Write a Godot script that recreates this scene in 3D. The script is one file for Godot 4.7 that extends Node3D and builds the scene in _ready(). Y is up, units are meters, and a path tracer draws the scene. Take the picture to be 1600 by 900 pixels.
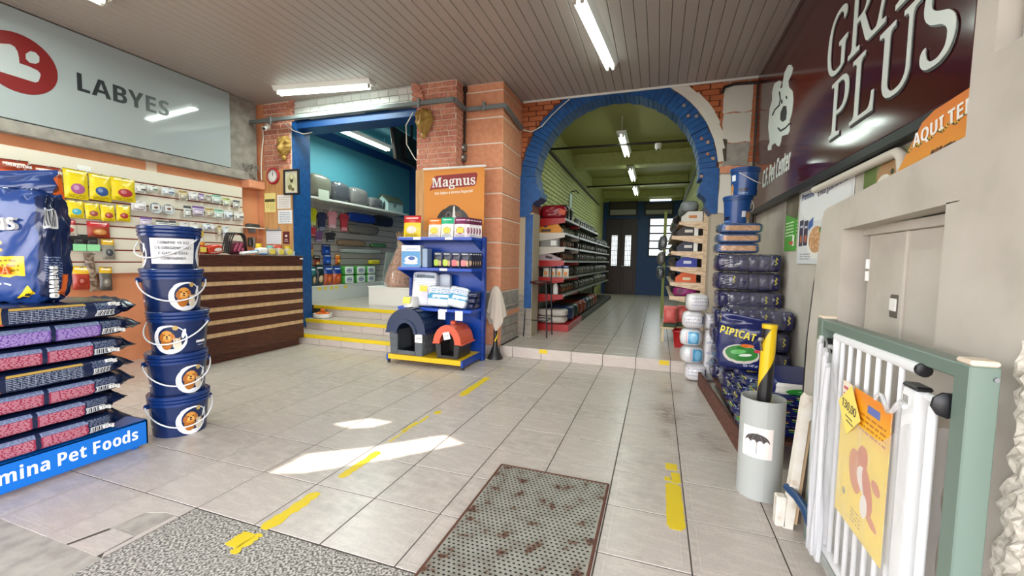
extends Node3D
# A pet shop seen from its open street front: a counter and slat wall at the left, an alcove with steps, an arch into a long aisle.

const CEIL := 3.086
var used := {}
var cache := {}
var mats := {}
var rng := RandomNumberGenerator.new()
var fnl := FastNoiseLite.new()

# ---------------------------------------------------------------- scene tree helpers
func numbered(s: String) -> String:
	if not used.has(s):
		used[s] = 0
		return s
	used[s] += 1
	return "%s_%03d" % [s, used[s]]

func tag(o: Node, label: String, category: String, group := "") -> Node:
	o.set_meta("label", label)
	o.set_meta("category", category)
	if group != "":
		o.set_meta("group", group)
	return o

func thing(called: String, label: String, category: String, at := Vector3.ZERO, turn := 0.0, group := "") -> Node3D:
	var o := Node3D.new()
	o.name = numbered(called)
	add_child(o)
	o.position = at
	o.rotation.y = turn
	tag(o, label, category, group)
	return o

func part(parent: Node, called: String, mesh: Mesh, m: Material, at := Vector3.ZERO, rot := Vector3.ZERO, scl := Vector3.ONE) -> MeshInstance3D:
	var o := MeshInstance3D.new()
	o.name = called
	o.mesh = mesh
	o.material_override = m
	o.position = at
	o.rotation_degrees = rot
	o.scale = scl
	parent.add_child(o, true)
	return o

func solo(called: String, label: String, category: String, mesh: Mesh, m: Material, at := Vector3.ZERO, rot := Vector3.ZERO, group := "") -> MeshInstance3D:
	var o := part(self, numbered(called), mesh, m, at, rot)
	tag(o, label, category, group)
	return o

func struct(called: String, mesh: Mesh = null, m: Material = null, at := Vector3.ZERO) -> Node3D:
	# a piece of the setting; its core stays at the world's origin so that pieces on it take world positions
	var o := Node3D.new()
	o.name = numbered(called)
	add_child(o)
	o.set_meta("kind", "structure")
	if mesh:
		part(o, "core", mesh, m, at)
	else:
		o.position = at
	return o

func stuff(o: Node) -> Node:
	o.set_meta("kind", "stuff")
	return o

# ---------------------------------------------------------------- materials
func mat(hex: String, rough := 0.6, metal := 0.0, spec := 0.5) -> StandardMaterial3D:
	var key := "%s|%s|%s|%s" % [hex, rough, metal, spec]
	if mats.has(key):
		return mats[key]
	var m := StandardMaterial3D.new()
	m.albedo_color = Color(hex)
	m.roughness = rough
	m.metallic = metal
	m.metallic_specular = spec
	mats[key] = m
	return m

func ramp(cols: Array, offs: Array) -> Gradient:
	var g := Gradient.new()
	var c := PackedColorArray()
	for h in cols:
		c.append(Color(h))
	g.offsets = PackedFloat32Array(offs)
	g.colors = c
	return g

func ntex(freq: float, octaves: int, sd: int, cols: Array, offs: Array, size := 512, kind := FastNoiseLite.TYPE_SIMPLEX_SMOOTH) -> NoiseTexture2D:
	var n := FastNoiseLite.new()
	n.noise_type = kind
	n.frequency = freq
	n.fractal_octaves = octaves
	n.seed = sd
	var t := NoiseTexture2D.new()
	t.width = size
	t.height = size
	t.seamless = true
	t.noise = n
	t.color_ramp = ramp(cols, offs)
	return t

func tri(tex: Texture2D, scl: Vector3, rough := 0.7, world := false, tint := "ffffff") -> StandardMaterial3D:
	var m := StandardMaterial3D.new()
	m.albedo_color = Color(tint)
	m.albedo_texture = tex
	m.uv1_triplanar = true
	m.uv1_world_triplanar = world
	m.uv1_scale = scl
	m.roughness = rough
	return m

func pic(im: Image, rough := 0.5, coat := 0.0) -> StandardMaterial3D:
	var m := StandardMaterial3D.new()
	m.albedo_texture = ImageTexture.create_from_image(im)
	m.roughness = rough
	if coat > 0.0:
		m.clearcoat_enabled = true
		m.clearcoat = coat
		m.clearcoat_roughness = 0.1
	return m

# small package prints share one sheet of 96 x 128 cells
var sheet: Image
var sheet_users := []
func print_cell(im: Image, rough: float) -> StandardMaterial3D:
	if sheet == null:
		sheet = Image.create(1056, 1024, false, Image.FORMAT_RGBA8)
	if im.get_size() != Vector2i(96, 128):
		im.resize(96, 128, Image.INTERPOLATE_BILINEAR)
	var n := sheet_users.size()
	var col := n % 11
	var row := n / 11
	sheet.blit_rect(im, Rect2i(0, 0, 96, 128), Vector2i(col * 96, row * 128))
	var m := StandardMaterial3D.new()
	m.roughness = rough
	m.uv1_scale = Vector3(94.0 / 1056.0, 126.0 / 1024.0, 1)
	m.uv1_offset = Vector3((col * 96 + 1) / 1056.0, (row * 128 + 1) / 1024.0, 0)
	sheet_users.append(m)
	return m

func finish_prints() -> void:
	var t := ImageTexture.create_from_image(sheet)
	for m in sheet_users:
		m.albedo_texture = t

func film(hex: String, alpha: float, rough := 0.12) -> StandardMaterial3D:
	var key := "film%s%s%s" % [hex, alpha, rough]
	if mats.has(key):
		return mats[key]
	var m := StandardMaterial3D.new()
	m.transparency = BaseMaterial3D.TRANSPARENCY_ALPHA
	m.albedo_color = Color(hex, alpha)
	m.roughness = rough
	m.cull_mode = BaseMaterial3D.CULL_DISABLED
	mats[key] = m
	return m

# ---------------------------------------------------------------- painting on images
func canvas(w: int, h: int, hex: String) -> Image:
	var im := Image.create(w, h, false, Image.FORMAT_RGBA8)
	im.fill(Color(hex))
	return im

func rct(im: Image, x: float, y: float, w: float, h: float, hex: String) -> void:
	im.fill_rect(Rect2i(int(x), int(y), int(maxf(1, w)), int(maxf(1, h))), Color(hex))

func ell(im: Image, cx: float, cy: float, rx: float, ry: float, hex: String, rot := 0.0) -> void:
	var c := Color(hex)
	var r := maxf(rx, ry)
	var co := cos(rot)
	var si := sin(rot)
	for y in range(maxi(0, int(cy - r)), mini(im.get_height(), int(cy + r) + 2)):
		for x in range(maxi(0, int(cx - r)), mini(im.get_width(), int(cx + r) + 2)):
			var dx := (x - cx) * co + (y - cy) * si
			var dy := -(x - cx) * si + (y - cy) * co
			if dx * dx / (rx * rx) + dy * dy / (ry * ry) <= 1.0:
				im.set_pixel(x, y, c)

func pol(im: Image, pts: Array, hex: String) -> void:
	var p := PackedVector2Array(pts)
	var lo := p[0]
	var hi := p[0]
	for v in p:
		lo = lo.min(v)
		hi = hi.max(v)
	var c := Color(hex)
	for y in range(maxi(0, int(lo.y)), mini(im.get_height(), int(hi.y) + 2)):
		for x in range(maxi(0, int(lo.x)), mini(im.get_width(), int(hi.x) + 2)):
			if Geometry2D.is_point_in_polygon(Vector2(x + 0.5, y + 0.5), p):
				im.set_pixel(x, y, c)

func fine_print(im: Image, x: int, y: int, w: int, h: int, step: int, thick: int, hex: String) -> void:
	var yy := y
	while yy < y + h:
		var xx := x
		while xx < x + w:
			var l := rng.randi_range(4, 16)
			rct(im, xx, yy, mini(l, x + w - xx), thick, hex)
			xx += l + rng.randi_range(2, 4)
		yy += step

func mottle(im: Image, amount: float, freq: float, sd: int) -> void:
	fnl.seed = sd
	fnl.frequency = freq
	for y in im.get_height():
		for x in im.get_width():
			var c := im.get_pixel(x, y)
			var k := 1.0 + amount * fnl.get_noise_2d(x, y)
			im.set_pixel(x, y, Color(clampf(c.r * k, 0, 1), clampf(c.g * k, 0, 1), clampf(c.b * k, 0, 1)))

# ---------------------------------------------------------------- meshes
func tool() -> SurfaceTool:
	var st := SurfaceTool.new()
	st.begin(Mesh.PRIMITIVE_TRIANGLES)
	return st

func v3(st: SurfaceTool, p: Vector3, uv: Vector2) -> void:
	st.set_uv(uv)
	st.add_vertex(p)

# a, b, c, d run counter-clockwise as seen from outside
func quad(st: SurfaceTool, a: Vector3, b: Vector3, c: Vector3, d: Vector3, ua := Vector2(0, 1), ub := Vector2(1, 1), uc := Vector2(1, 0), ud := Vector2(0, 0)) -> void:
	v3(st, a, ua); v3(st, c, uc); v3(st, b, ub)
	v3(st, a, ua); v3(st, d, ud); v3(st, c, uc)

func out_quad(st: SurfaceTool, o: Vector3, pts: Array, uvs: Array) -> void:
	var n: Vector3 = (pts[1] - pts[0]).cross(pts[2] - pts[0])
	var mid: Vector3 = (pts[0] + pts[2]) * 0.5 - o
	if n.dot(mid) >= 0:
		quad(st, pts[0], pts[1], pts[2], pts[3], uvs[0], uvs[1], uvs[2], uvs[3])
	else:
		quad(st, pts[3], pts[2], pts[1], pts[0], uvs[3], uvs[2], uvs[1], uvs[0])

func done(st: SurfaceTool) -> ArrayMesh:
	st.generate_normals()
	return st.commit()

func add_box(st: SurfaceTool, o: Vector3, s: Vector3, b := 0.0, bas := Basis()) -> void:
	st.set_smooth_group(-1)
	var h := s * 0.5
	b = minf(b, minf(h.x, minf(h.y, h.z)) * 0.9)
	for ax in 3:
		for sg in [-1.0, 1.0]:
			var e := Vector3.ZERO
			e[ax] = sg
			var u := Vector3.ZERO
			var v := Vector3.ZERO
			if ax == 0:
				u = Vector3(0, 0, -sg); v = Vector3.UP
			elif ax == 1:
				u = Vector3.RIGHT; v = Vector3(0, 0, -sg)
			else:
				u = Vector3(sg, 0, 0); v = Vector3.UP
			var c := e * h
			var uu := u * (h * u.abs()).length() - u * b
			var vv := v * (h * v.abs()).length() - v * b
			quad(st, o + bas * (c - uu - vv), o + bas * (c + uu - vv), o + bas * (c + uu + vv), o + bas * (c - uu + vv))
	if b <= 0.0:
		return
	var z := Vector2(0.02, 0.02)
	for ax in 3:
		var a1 := (ax + 1) % 3
		var a2 := (ax + 2) % 3
		for s1 in [-1.0, 1.0]:
			for s2 in [-1.0, 1.0]:
				var p := [Vector3.ZERO, Vector3.ZERO, Vector3.ZERO, Vector3.ZERO]
				for i in 4:
					var w: Vector3 = Vector3.ZERO
					w[ax] = (h[ax] - b) * (-1.0 if i < 2 else 1.0)
					var first := i == 0 or i == 3
					w[a1] = s1 * (h[a1] if first else h[a1] - b)
					w[a2] = s2 * (h[a2] - b if first else h[a2])
					p[i] = o + bas * w
				out_quad(st, o, p, [z, z, z, z])
	for sx in [-1.0, 1.0]:
		for sy in [-1.0, 1.0]:
			for sz in [-1.0, 1.0]:
				var s3 := Vector3(sx, sy, sz)
				var k := h - Vector3(b, b, b)
				var pa := o + bas * (s3 * Vector3(h.x, k.y, k.z))
				var pb := o + bas * (s3 * Vector3(k.x, h.y, k.z))
				var pc := o + bas * (s3 * Vector3(k.x, k.y, h.z))
				if (pb - pa).cross(pc - pa).dot(pa - o) < 0:
					var t := pb
					pb = pc
					pc = t
				v3(st, pa, z); v3(st, pc, z); v3(st, pb, z)

func box(x: float, y: float, z: float, b := 0.0) -> ArrayMesh:
	var key := "box%.4f,%.4f,%.4f,%.4f" % [x, y, z, b]
	if not cache.has(key):
		var st := tool()
		add_box(st, Vector3.ZERO, Vector3(x, y, z), b)
		cache[key] = done(st)
	return cache[key]

# outline in the x-y plane, from z = 0 to z = depth; o moves the outline's points
func add_prism(st: SurfaceTool, pts: PackedVector2Array, depth: float, z0 := 0.0) -> void:
	st.set_smooth_group(-1)
	if Geometry2D.is_polygon_clockwise(pts):
		pts.reverse()
	var lo := pts[0]
	var hi := pts[0]
	for p in pts:
		lo = lo.min(p)
		hi = hi.max(p)
	var sz := (hi - lo).max(Vector2(1e-5, 1e-5))
	var ix := Geometry2D.triangulate_polygon(pts)
	for i in range(0, ix.size(), 3):
		var t := [pts[ix[i]], pts[ix[i + 1]], pts[ix[i + 2]]]
		if (t[1] - t[0]).cross(t[2] - t[0]) < 0:
			t = [t[0], t[2], t[1]]
		for k in [0, 2, 1]:
			v3(st, Vector3(t[k].x, t[k].y, z0 + depth), Vector2((t[k].x - lo.x) / sz.x, 1.0 - (t[k].y - lo.y) / sz.y))
		for k in [0, 1, 2]:
			v3(st, Vector3(t[k].x, t[k].y, z0), Vector2((t[k].x - lo.x) / sz.x, 1.0 - (t[k].y - lo.y) / sz.y))
	for i in pts.size():
		var a := pts[i]
		var b := pts[(i + 1) % pts.size()]
		var z := Vector2(0.02, 0.02)
		quad(st, Vector3(a.x, a.y, z0), Vector3(b.x, b.y, z0), Vector3(b.x, b.y, z0 + depth), Vector3(a.x, a.y, z0 + depth), z, z, z, z)

func prism(pts: Array, depth: float) -> ArrayMesh:
	var st := tool()
	add_prism(st, PackedVector2Array(pts), depth)
	return done(st)

func add_lathe(st: SurfaceTool, prof: Array, seg := 20, o := Vector3.ZERO, bas := Basis()) -> void:
	var g := 1
	var tot := 0.0
	for i in prof.size() - 1:
		tot += (prof[i + 1] - prof[i]).length()
	var run := 0.0
	for i in prof.size() - 1:
		var a: Vector2 = prof[i]
		var b: Vector2 = prof[i + 1]
		if i > 0:
			var pr: Vector2 = a - prof[i - 1]
			if absf(pr.angle_to(b - a)) > 0.6:
				g += 1
		st.set_smooth_group(g)
		var va := 1.0 - run / tot
		run += (b - a).length()
		var vb := 1.0 - run / tot
		for k in seg:
			var t0 := TAU * k / seg
			var t1 := TAU * (k + 1) / seg
			var p0 := o + bas * Vector3(sin(t0) * a.x, a.y, cos(t0) * a.x)
			var p1 := o + bas * Vector3(sin(t1) * a.x, a.y, cos(t1) * a.x)
			var p2 := o + bas * Vector3(sin(t1) * b.x, b.y, cos(t1) * b.x)
			var p3 := o + bas * Vector3(sin(t0) * b.x, b.y, cos(t0) * b.x)
			var u0 := float(k) / seg
			var u1 := float(k + 1) / seg
			if a.x > 1e-6:
				v3(st, p0, Vector2(u0, va)); v3(st, p2, Vector2(u1, vb)); v3(st, p1, Vector2(u1, va))
			if b.x > 1e-6:
				v3(st, p0, Vector2(u0, va)); v3(st, p3, Vector2(u0, vb)); v3(st, p2, Vector2(u1, vb))

func lathe(prof: Array, seg := 20) -> ArrayMesh:
	var st := tool()
	add_lathe(st, prof, seg)
	return done(st)

func cyl(r: float, h: float, seg := 16, r2 := -1.0) -> ArrayMesh:
	var key := "cyl%.4f,%.4f,%d,%.4f" % [r, h, seg, r2]
	if not cache.has(key):
		var t := r if r2 < 0 else r2
		cache[key] = lathe([Vector2(0, 0), Vector2(r, 0), Vector2(t, h), Vector2(0, h)], seg)
	return cache[key]

func add_tube(st: SurfaceTool, pts: Array, r: float, seg := 6, r2 := -1.0) -> void:
	st.set_smooth_group(7)
	var up := Vector3.UP
	var rings := []
	for i in pts.size():
		var d: Vector3 = (pts[mini(i + 1, pts.size() - 1)] - pts[maxi(i - 1, 0)]).normalized()
		if absf(d.dot(up)) > 0.95:
			up = Vector3.RIGHT if absf(d.x) < 0.9 else Vector3.BACK
		var a := d.cross(up).normalized()
		var b := a.cross(d).normalized()
		up = b
		var rr := r if r2 < 0 else lerpf(r, r2, float(i) / (pts.size() - 1))
		var ring := []
		for k in seg:
			var t := TAU * k / seg
			ring.append(pts[i] + (a * cos(t) + b * sin(t)) * rr)
		rings.append(ring)
	for i in pts.size() - 1:
		for k in seg:
			var k2 := (k + 1) % seg
			quad(st, rings[i][k], rings[i][k2], rings[i + 1][k2], rings[i + 1][k], Vector2(float(k) / seg, 0), Vector2(float(k + 1) / seg, 0), Vector2(float(k + 1) / seg, 1), Vector2(float(k) / seg, 1))
	st.set_smooth_group(-1)
	for e in [0, pts.size() - 1]:
		for k in range(1, seg - 1):
			var t := [rings[e][0], rings[e][k], rings[e][k + 1]]
			if e == 0:
				t = [t[0], t[2], t[1]]
			for p in [t[0], t[2], t[1]]:
				v3(st, p, Vector2.ZERO)

func tube(pts: Array, r: float, seg := 6, r2 := -1.0) -> ArrayMesh:
	var st := tool()
	add_tube(st, pts, r, seg, r2)
	return done(st)

# a sealed bag: base at y = 0, print on both faces, flat seals at the top and bottom
func pouch(w: float, h: float, d: float, seal := 0.08, sd := 1, wrinkle := 0.02, nx := 8, ny := 10) -> ArrayMesh:
	var key := "pouch%.3f,%.3f,%.3f,%.3f,%d,%.3f" % [w, h, d, seal, sd, wrinkle]
	if cache.has(key):
		return cache[key]
	fnl.seed = sd
	fnl.frequency = 1.0
	var st := tool()
	st.set_smooth_group(1)
	for side in [1.0, -1.0]:
		var g := []
		for j in ny + 1:
			var row := []
			for i in nx + 1:
				var u := float(i) / nx
				var v := float(j) / ny
				var vv := clampf((v - seal * 0.5) / (1.0 - seal * 1.5), 0, 1)
				var k := pow(maxf(0, 1.0 - pow(absf(2 * u - 1), 3.0)), 0.6) * pow(maxf(0, 1.0 - pow(absf(2 * vv - 1), 2.6)), 0.55)
				var z: float = side * (0.0015 + d * 0.5 * k)
				z += wrinkle * d * k * side * fnl.get_noise_2d(u * 5.0, v * 5.0) * 2.0
				var pinch := 1.0 - 0.035 * k
				row.append(Vector3((u - 0.5) * w * pinch + 0.02 * w * fnl.get_noise_2d(v * 4.0, 9.0) * wrinkle * 20.0, v * h, z))
			g.append(row)
		for j in ny:
			for i in nx:
				var ua := Vector2(float(i) / nx, 1.0 - float(j) / ny)
				var uc := Vector2(float(i + 1) / nx, 1.0 - float(j + 1) / ny)
				var ub := Vector2(uc.x, ua.y)
				var ud := Vector2(ua.x, uc.y)
				if side > 0:
					quad(st, g[j][i], g[j][i + 1], g[j + 1][i + 1], g[j + 1][i], ua, ub, uc, ud)
				else:
					quad(st, g[j][i + 1], g[j][i], g[j + 1][i], g[j + 1][i + 1], ub, ua, ud, uc)
	cache[key] = done(st)
	return cache[key]

# a soft filled pack, a rounded box that sags and wrinkles; centre at the origin, each face printed
func pack(w: float, h: float, d: float, k := 5.0, lump := 0.0, sd := 1, n := 6, lf := 2.0) -> ArrayMesh:
	var key := "pack%.3f,%.3f,%.3f,%.2f,%.3f,%d,%d,%.2f" % [w, h, d, k, lump, sd, n, lf]
	if cache.has(key):
		return cache[key]
	fnl.seed = sd
	fnl.frequency = 1.0
	var st := tool()
	st.set_smooth_group(1)
	for ax in 3:
		for sg in [-1.0, 1.0]:
			var e := Vector3.ZERO
			e[ax] = sg
			var u := Vector3(0, 0, -sg) if ax == 0 else (Vector3.RIGHT if ax == 1 else Vector3(sg, 0, 0))
			var v := Vector3(0, 0, -sg) if ax == 1 else Vector3.UP
			var g := []
			for j in n + 1:
				var row := []
				for i in n + 1:
					var c: Vector3 = e + u * (2.0 * i / n - 1.0) + v * (2.0 * j / n - 1.0)
					var t := pow(pow(absf(c.x), k) + pow(absf(c.y), k) + pow(absf(c.z), k), -1.0 / k)
					var p := c * t
					p *= 1.0 + lump * fnl.get_noise_3d(p.x * lf * 2.0, p.y * lf, p.z * lf * 2.0)
					row.append(p * Vector3(w, h, d) * 0.5)
				g.append(row)
			for j in n:
				for i in n:
					var ua := Vector2(float(i) / n, 1.0 - float(j) / n)
					var uc := Vector2(float(i + 1) / n, 1.0 - float(j + 1) / n)
					# the broad faces take the first 60 % of the picture, the ends the next 25 %, top and bottom the rest
					ua.x = ua.x * [0.25, 0.15, 0.6][ax] + [0.6, 0.85, 0.0][ax]
					uc.x = uc.x * [0.25, 0.15, 0.6][ax] + [0.6, 0.85, 0.0][ax]
					quad(st, g[j][i], g[j][i + 1], g[j + 1][i + 1], g[j + 1][i], ua, Vector2(uc.x, ua.y), uc, Vector2(ua.x, uc.y))
	cache[key] = done(st)
	return cache[key]

# lettering; o is the middle of the line
func letters(parent: Node, s: String, height: float, m: Material, at: Vector3, rot := Vector3.ZERO, family := "Droid Sans", bold := false, deep := 0.002, stretch := Vector2.ONE, italic := false) -> MeshInstance3D:
	var key := "txt%s|%s|%s|%s" % [s, family, bold, italic]
	if not cache.has(key):
		var f := SystemFont.new()
		f.font_names = PackedStringArray([family])
		f.font_weight = 700 if bold else 400
		f.font_italic = italic
		var t := TextMesh.new()
		t.text = s
		t.font = f
		t.font_size = 48
		t.pixel_size = 1.0 / 48.0
		t.depth = 0.05
		t.curve_step = 2.0
		cache[key] = t
	# capital letters stand about 0.72 of the font size
	var k := height / 0.72
	return part(parent, "lettering", cache[key], m, at, rot, Vector3(k * stretch.x, k * stretch.y, deep / 0.05))

# ---------------------------------------------------------------- the shell of the shop
var T := {}

func make_materials() -> void:
	# glazed floor tiles: pale stone print with soft veins, a pressed border and grime along it
	for k in 4:
		var im := Image.create(160, 160, false, Image.FORMAT_RGB8)
		for y in 160:
			for x in 160:
				fnl.seed = 11 + k
				fnl.frequency = 0.02
				var wv := fnl.get_noise_2d(x * 0.55 + 30.0 * k, y * 1.3) * 18.0
				var n := fnl.get_noise_2d(x * 0.7 + wv, y * 1.9 + wv * 0.6)
				var f := fnl.get_noise_2d(x * 7.0, y * 9.0)
				var v := 0.74 + 0.045 * n + 0.03 * f
				if absf(n) < 0.035:
					v -= 0.035
				var e := mini(mini(x, 159 - x), mini(y, 159 - y))
				if e == 13 or e == 14:
					v += 0.035
				if e == 16 and fnl.get_noise_2d(x * 3.0, y * 3.0) > -0.1:
					v -= 0.05
				var g := fnl.get_noise_2d(x * 2.1 + 77.0, y * 2.1)
				if e < 12:
					v -= 0.03 * maxf(0.0, g + 0.25)
				v -= 0.05 * maxf(0.0, g - 0.25)
				if k == 3:
					v -= 0.06 * maxf(0.0, fnl.get_noise_2d(x * 1.1 + 400.0, y * 0.8) + 0.2)
				im.set_pixel(x, y, Color(v * 1.02, v * 0.955, v * 0.905))
		T["tile%d" % k] = pic(im, 0.28)
	# trodden tiles: one print over 2 x 4 tiles, with brown smears where they lie on the floor
	var big := Image.create(320, 640, false, Image.FORMAT_RGB8)
	for a in 2:
		for b in 4:
			big.blit_rect((T["tile%d" % ((a + b) % 3)].albedo_texture as ImageTexture).get_image(), Rect2i(0, 0, 160, 160), Vector2i(a * 160, b * 160))
	var smears := [[0.117, -3.811, 0.05, 0.06, 0.5], [0.10, -3.307, 0.06, 0.12, 0.6], [0.12, -3.12, 0.07, 0.10, 0.5], [0.24, -3.2, 0.08, 0.16, 0.3], [0.10, -2.866, 0.05, 0.07, 0.4], [0.31, -3.318, 0.07, 0.03, 0.4], [0.324, -2.901, 0.10, 0.09, 0.38], [0.38, -2.74, 0.06, 0.06, 0.45], [0.03, -3.4, 0.07, 0.2, 0.16], [0.2, -2.72, 0.1, 0.08, 0.2], [0.21, -3.85, 0.05, 0.05, 0.3]]
	fnl.seed = 31
	fnl.frequency = 0.02
	for y in 640:
		for x in 320:
			var wx := 0.1605 - 0.3383 + x / 160.0 * 0.3383
			var wz := -2.248 - 0.3383 * 5.0 + y / 160.0 * 0.3383
			var al := 0.0
			for sm in smears:
				var ex: float = (wx - sm[0]) / sm[2]
				var ez: float = (wz - sm[1]) / sm[3]
				al += sm[4] * exp(-(ex * ex + ez * ez))
			al *= 0.55 + 0.9 * fnl.get_noise_2d(x * 1.2, y * 3.4) + 0.35 * fnl.get_noise_2d(x * 5.0, y * 11.0)
			if al > 0.02:
				big.set_pixel(x, y, big.get_pixel(x, y).lerp(Color(0.30, 0.22, 0.17), clampf(al, 0.0, 0.7)))
	var bt := ImageTexture.create_from_image(big)
	for a in 2:
		for b in 4:
			var sm2 := StandardMaterial3D.new()
			sm2.albedo_texture = bt
			sm2.roughness = 0.35
			sm2.uv1_scale = Vector3(0.5, 0.25, 1)
			sm2.uv1_offset = Vector3(0.5 * a, 0.25 * b, 0)
			T["stain%d%d" % [a, b]] = sm2
	T.grout = mat("4d453e", 0.9)
	T.granite = tri(ntex(0.16, 3, 5, ["2b2825", "77706a", "a69f94", "cac3b8"], [0.1, 0.42, 0.56, 0.75], 512), Vector3(1.0, 1.0, 1.0), 0.6, true)
	T.concrete = tri(ntex(0.02, 5, 6, ["958c83", "a39a90", "aca398"], [0.2, 0.5, 0.8]), Vector3(0.9, 0.9, 0.9), 0.9, true)
	T.plaster = tri(ntex(0.01, 5, 7, ["b0a99e", "bab3a8", "bfb8ae"], [0.15, 0.45, 0.8]), Vector3(0.5, 0.5, 0.5), 0.75, true)
	T.cement = tri(ntex(0.02, 5, 8, ["88827c", "979089", "a19a92"], [0.2, 0.5, 0.8]), Vector3(0.7, 0.7, 0.7), 0.9, true)
	T.orange = tri(ntex(0.008, 4, 9, ["cd875e", "d38d63", "d79369"], [0.2, 0.5, 0.8]), Vector3(0.6, 0.6, 0.6), 0.7, true)
	T.terra = tri(ntex(0.02, 4, 10, ["cf8a68", "d6916e", "da9876"], [0.2, 0.5, 0.8]), Vector3(1.2, 1.2, 1.2), 0.75, true)
	T.brick = []
	for h in ["d08a70", "c67e68", "d69176", "cb8470"]:
		T.brick.append(tri(ntex(0.05, 3, T.brick.size() + 20, ["dcdcdc", "ffffff"], [0.3, 0.7], 128), Vector3(3, 3, 3), 0.85, true, h))
	T.spandrel = [mat("b9683f", 0.85), mat("c0714a", 0.85), mat("b2623c", 0.85)]
	T.mortar = mat("dcc0ae", 0.95)
	T.darkmortar = mat("7a4733", 0.95)
	T.blue = tri(ntex(0.02, 4, 12, ["0d4680", "0f4c8a", "125494"], [0.2, 0.5, 0.8]), Vector3(1, 1, 1), 0.5, true)
	T.navy = mat("0d3f78", 0.5)
	T.cyan = mat("559fb2", 0.55)
	T.green = tri(ntex(0.02, 3, 14, ["b2b675", "b9bd7c", "bdc181"], [0.2, 0.5, 0.8]), Vector3(0.8, 0.8, 0.8), 0.6, true)
	T.olive = mat("9d9d5c", 0.6)
	T.plank = mat("a1968f", 0.42)
	T.plankgap = mat("6a635e", 0.8)
	T.wood = tri(ntex(0.012, 4, 15, ["c9a577", "d2af83", "d9b78d"], [0.25, 0.5, 0.75]), Vector3(3.0, 0.5, 3.0), 0.5, false)
	T.ply = tri(ntex(0.012, 4, 16, ["b88852", "c2915b", "c89965"], [0.25, 0.5, 0.75]), Vector3(3.0, 0.4, 3.0), 0.6, true)
	T.pine = tri(ntex(0.015, 4, 18, ["c7a98a", "dcc0a2", "e6cfb4"], [0.25, 0.5, 0.75]), Vector3(1.0, 4.0, 1.0), 0.6, true)
	T.wenge = tri(ntex(0.015, 4, 17, ["3a1a10", "4c2417", "5a2d1d"], [0.25, 0.5, 0.75]), Vector3(1.0, 9.0, 0.7), 0.38, true)
	T.yellow = mat("d9bb10", 0.5)
	T.white = mat("e9e8e4", 0.45)
	T.black = mat("16161a", 0.4)
	T.steel = mat("8d9194", 0.4, 0.7)
	T.zinc = mat("7f8688", 0.45, 0.5)

func tile_floor(parent: Node, x0: float, x1: float, z0: float, z1: float, y: float, front := false) -> void:
	# the joints run through x = 0.1605 and z = -2.248, 0.3383 m apart
	var s := 0.3383
	var g := 0.0055
	for v in range(-40, 20):
		for u in range(-30, 30):
			var a := maxf(x0, 0.1605 + s * u)
			var b := minf(x1, 0.1605 + s * (u + 1))
			var c := maxf(z0, -2.248 + s * v)
			var d := minf(z1, -2.248 + s * (v + 1))
			if b - a < 0.02 or d - c < 0.02 or (front and (v >= 3 and u >= -6 and u <= -3 or v == 3 and u == -7)):
				continue
			var m: Material = T["tile%d" % (absi(u * 7 + v * 13 + u * v) % 4)]
			if front and (u == 0 or u == -1) and v <= -2 and v >= -5:
				m = T["stain%d%d" % [u + 1, v + 5]]
			var o := part(parent, "tile", box(snappedf(b - a - g, 0.001), 0.012, snappedf(d - c - g, 0.001), 0.0015), m, Vector3((a + b) / 2, y - 0.006, (c + d) / 2))
			o.rotation_degrees = Vector3(0.12 * sin(u * 3.1 + v), 180.0 * ((u + v) & 1) if not (front and (u == 0 or u == -1)) else 0.0, 0.1 * cos(v * 2.3 + u))

# a coursed brick face: at is the lower left corner, along runs to the right as seen from outside, out points out of the wall
func brick_face(parent: Node, at: Vector3, along: Vector3, out: Vector3, w: float, h: float, row: float, length: float, ms: Array, proud := 0.008, called := "brick") -> void:
	var bas := Basis(along, Vector3.UP, out)
	var n := int(round(h / row))
	var rh := h / n
	for j in n:
		var x := -length * (0.5 if j % 2 else 0.0) - 0.03
		while x < w - 0.015:
			var l := length * (1.0 if (j + int(x * 31.0)) % 3 else 0.8)
			var a := maxf(0.0, x)
			var b := minf(w, x + l)
			x += l
			if b - a < 0.025:
				continue
			var o := part(parent, called, box(snappedf(b - a - 0.011, 0.004), snappedf(rh - 0.011, 0.002), 0.03, 0.003), ms[rng.randi() % ms.size()])
			o.transform = Transform3D(bas, at + along * (a + b) / 2 + Vector3.UP * (rh * (j + 0.5)) + out * (proud - 0.015 + rng.randf_range(-0.0015, 0.0015)))

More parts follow.
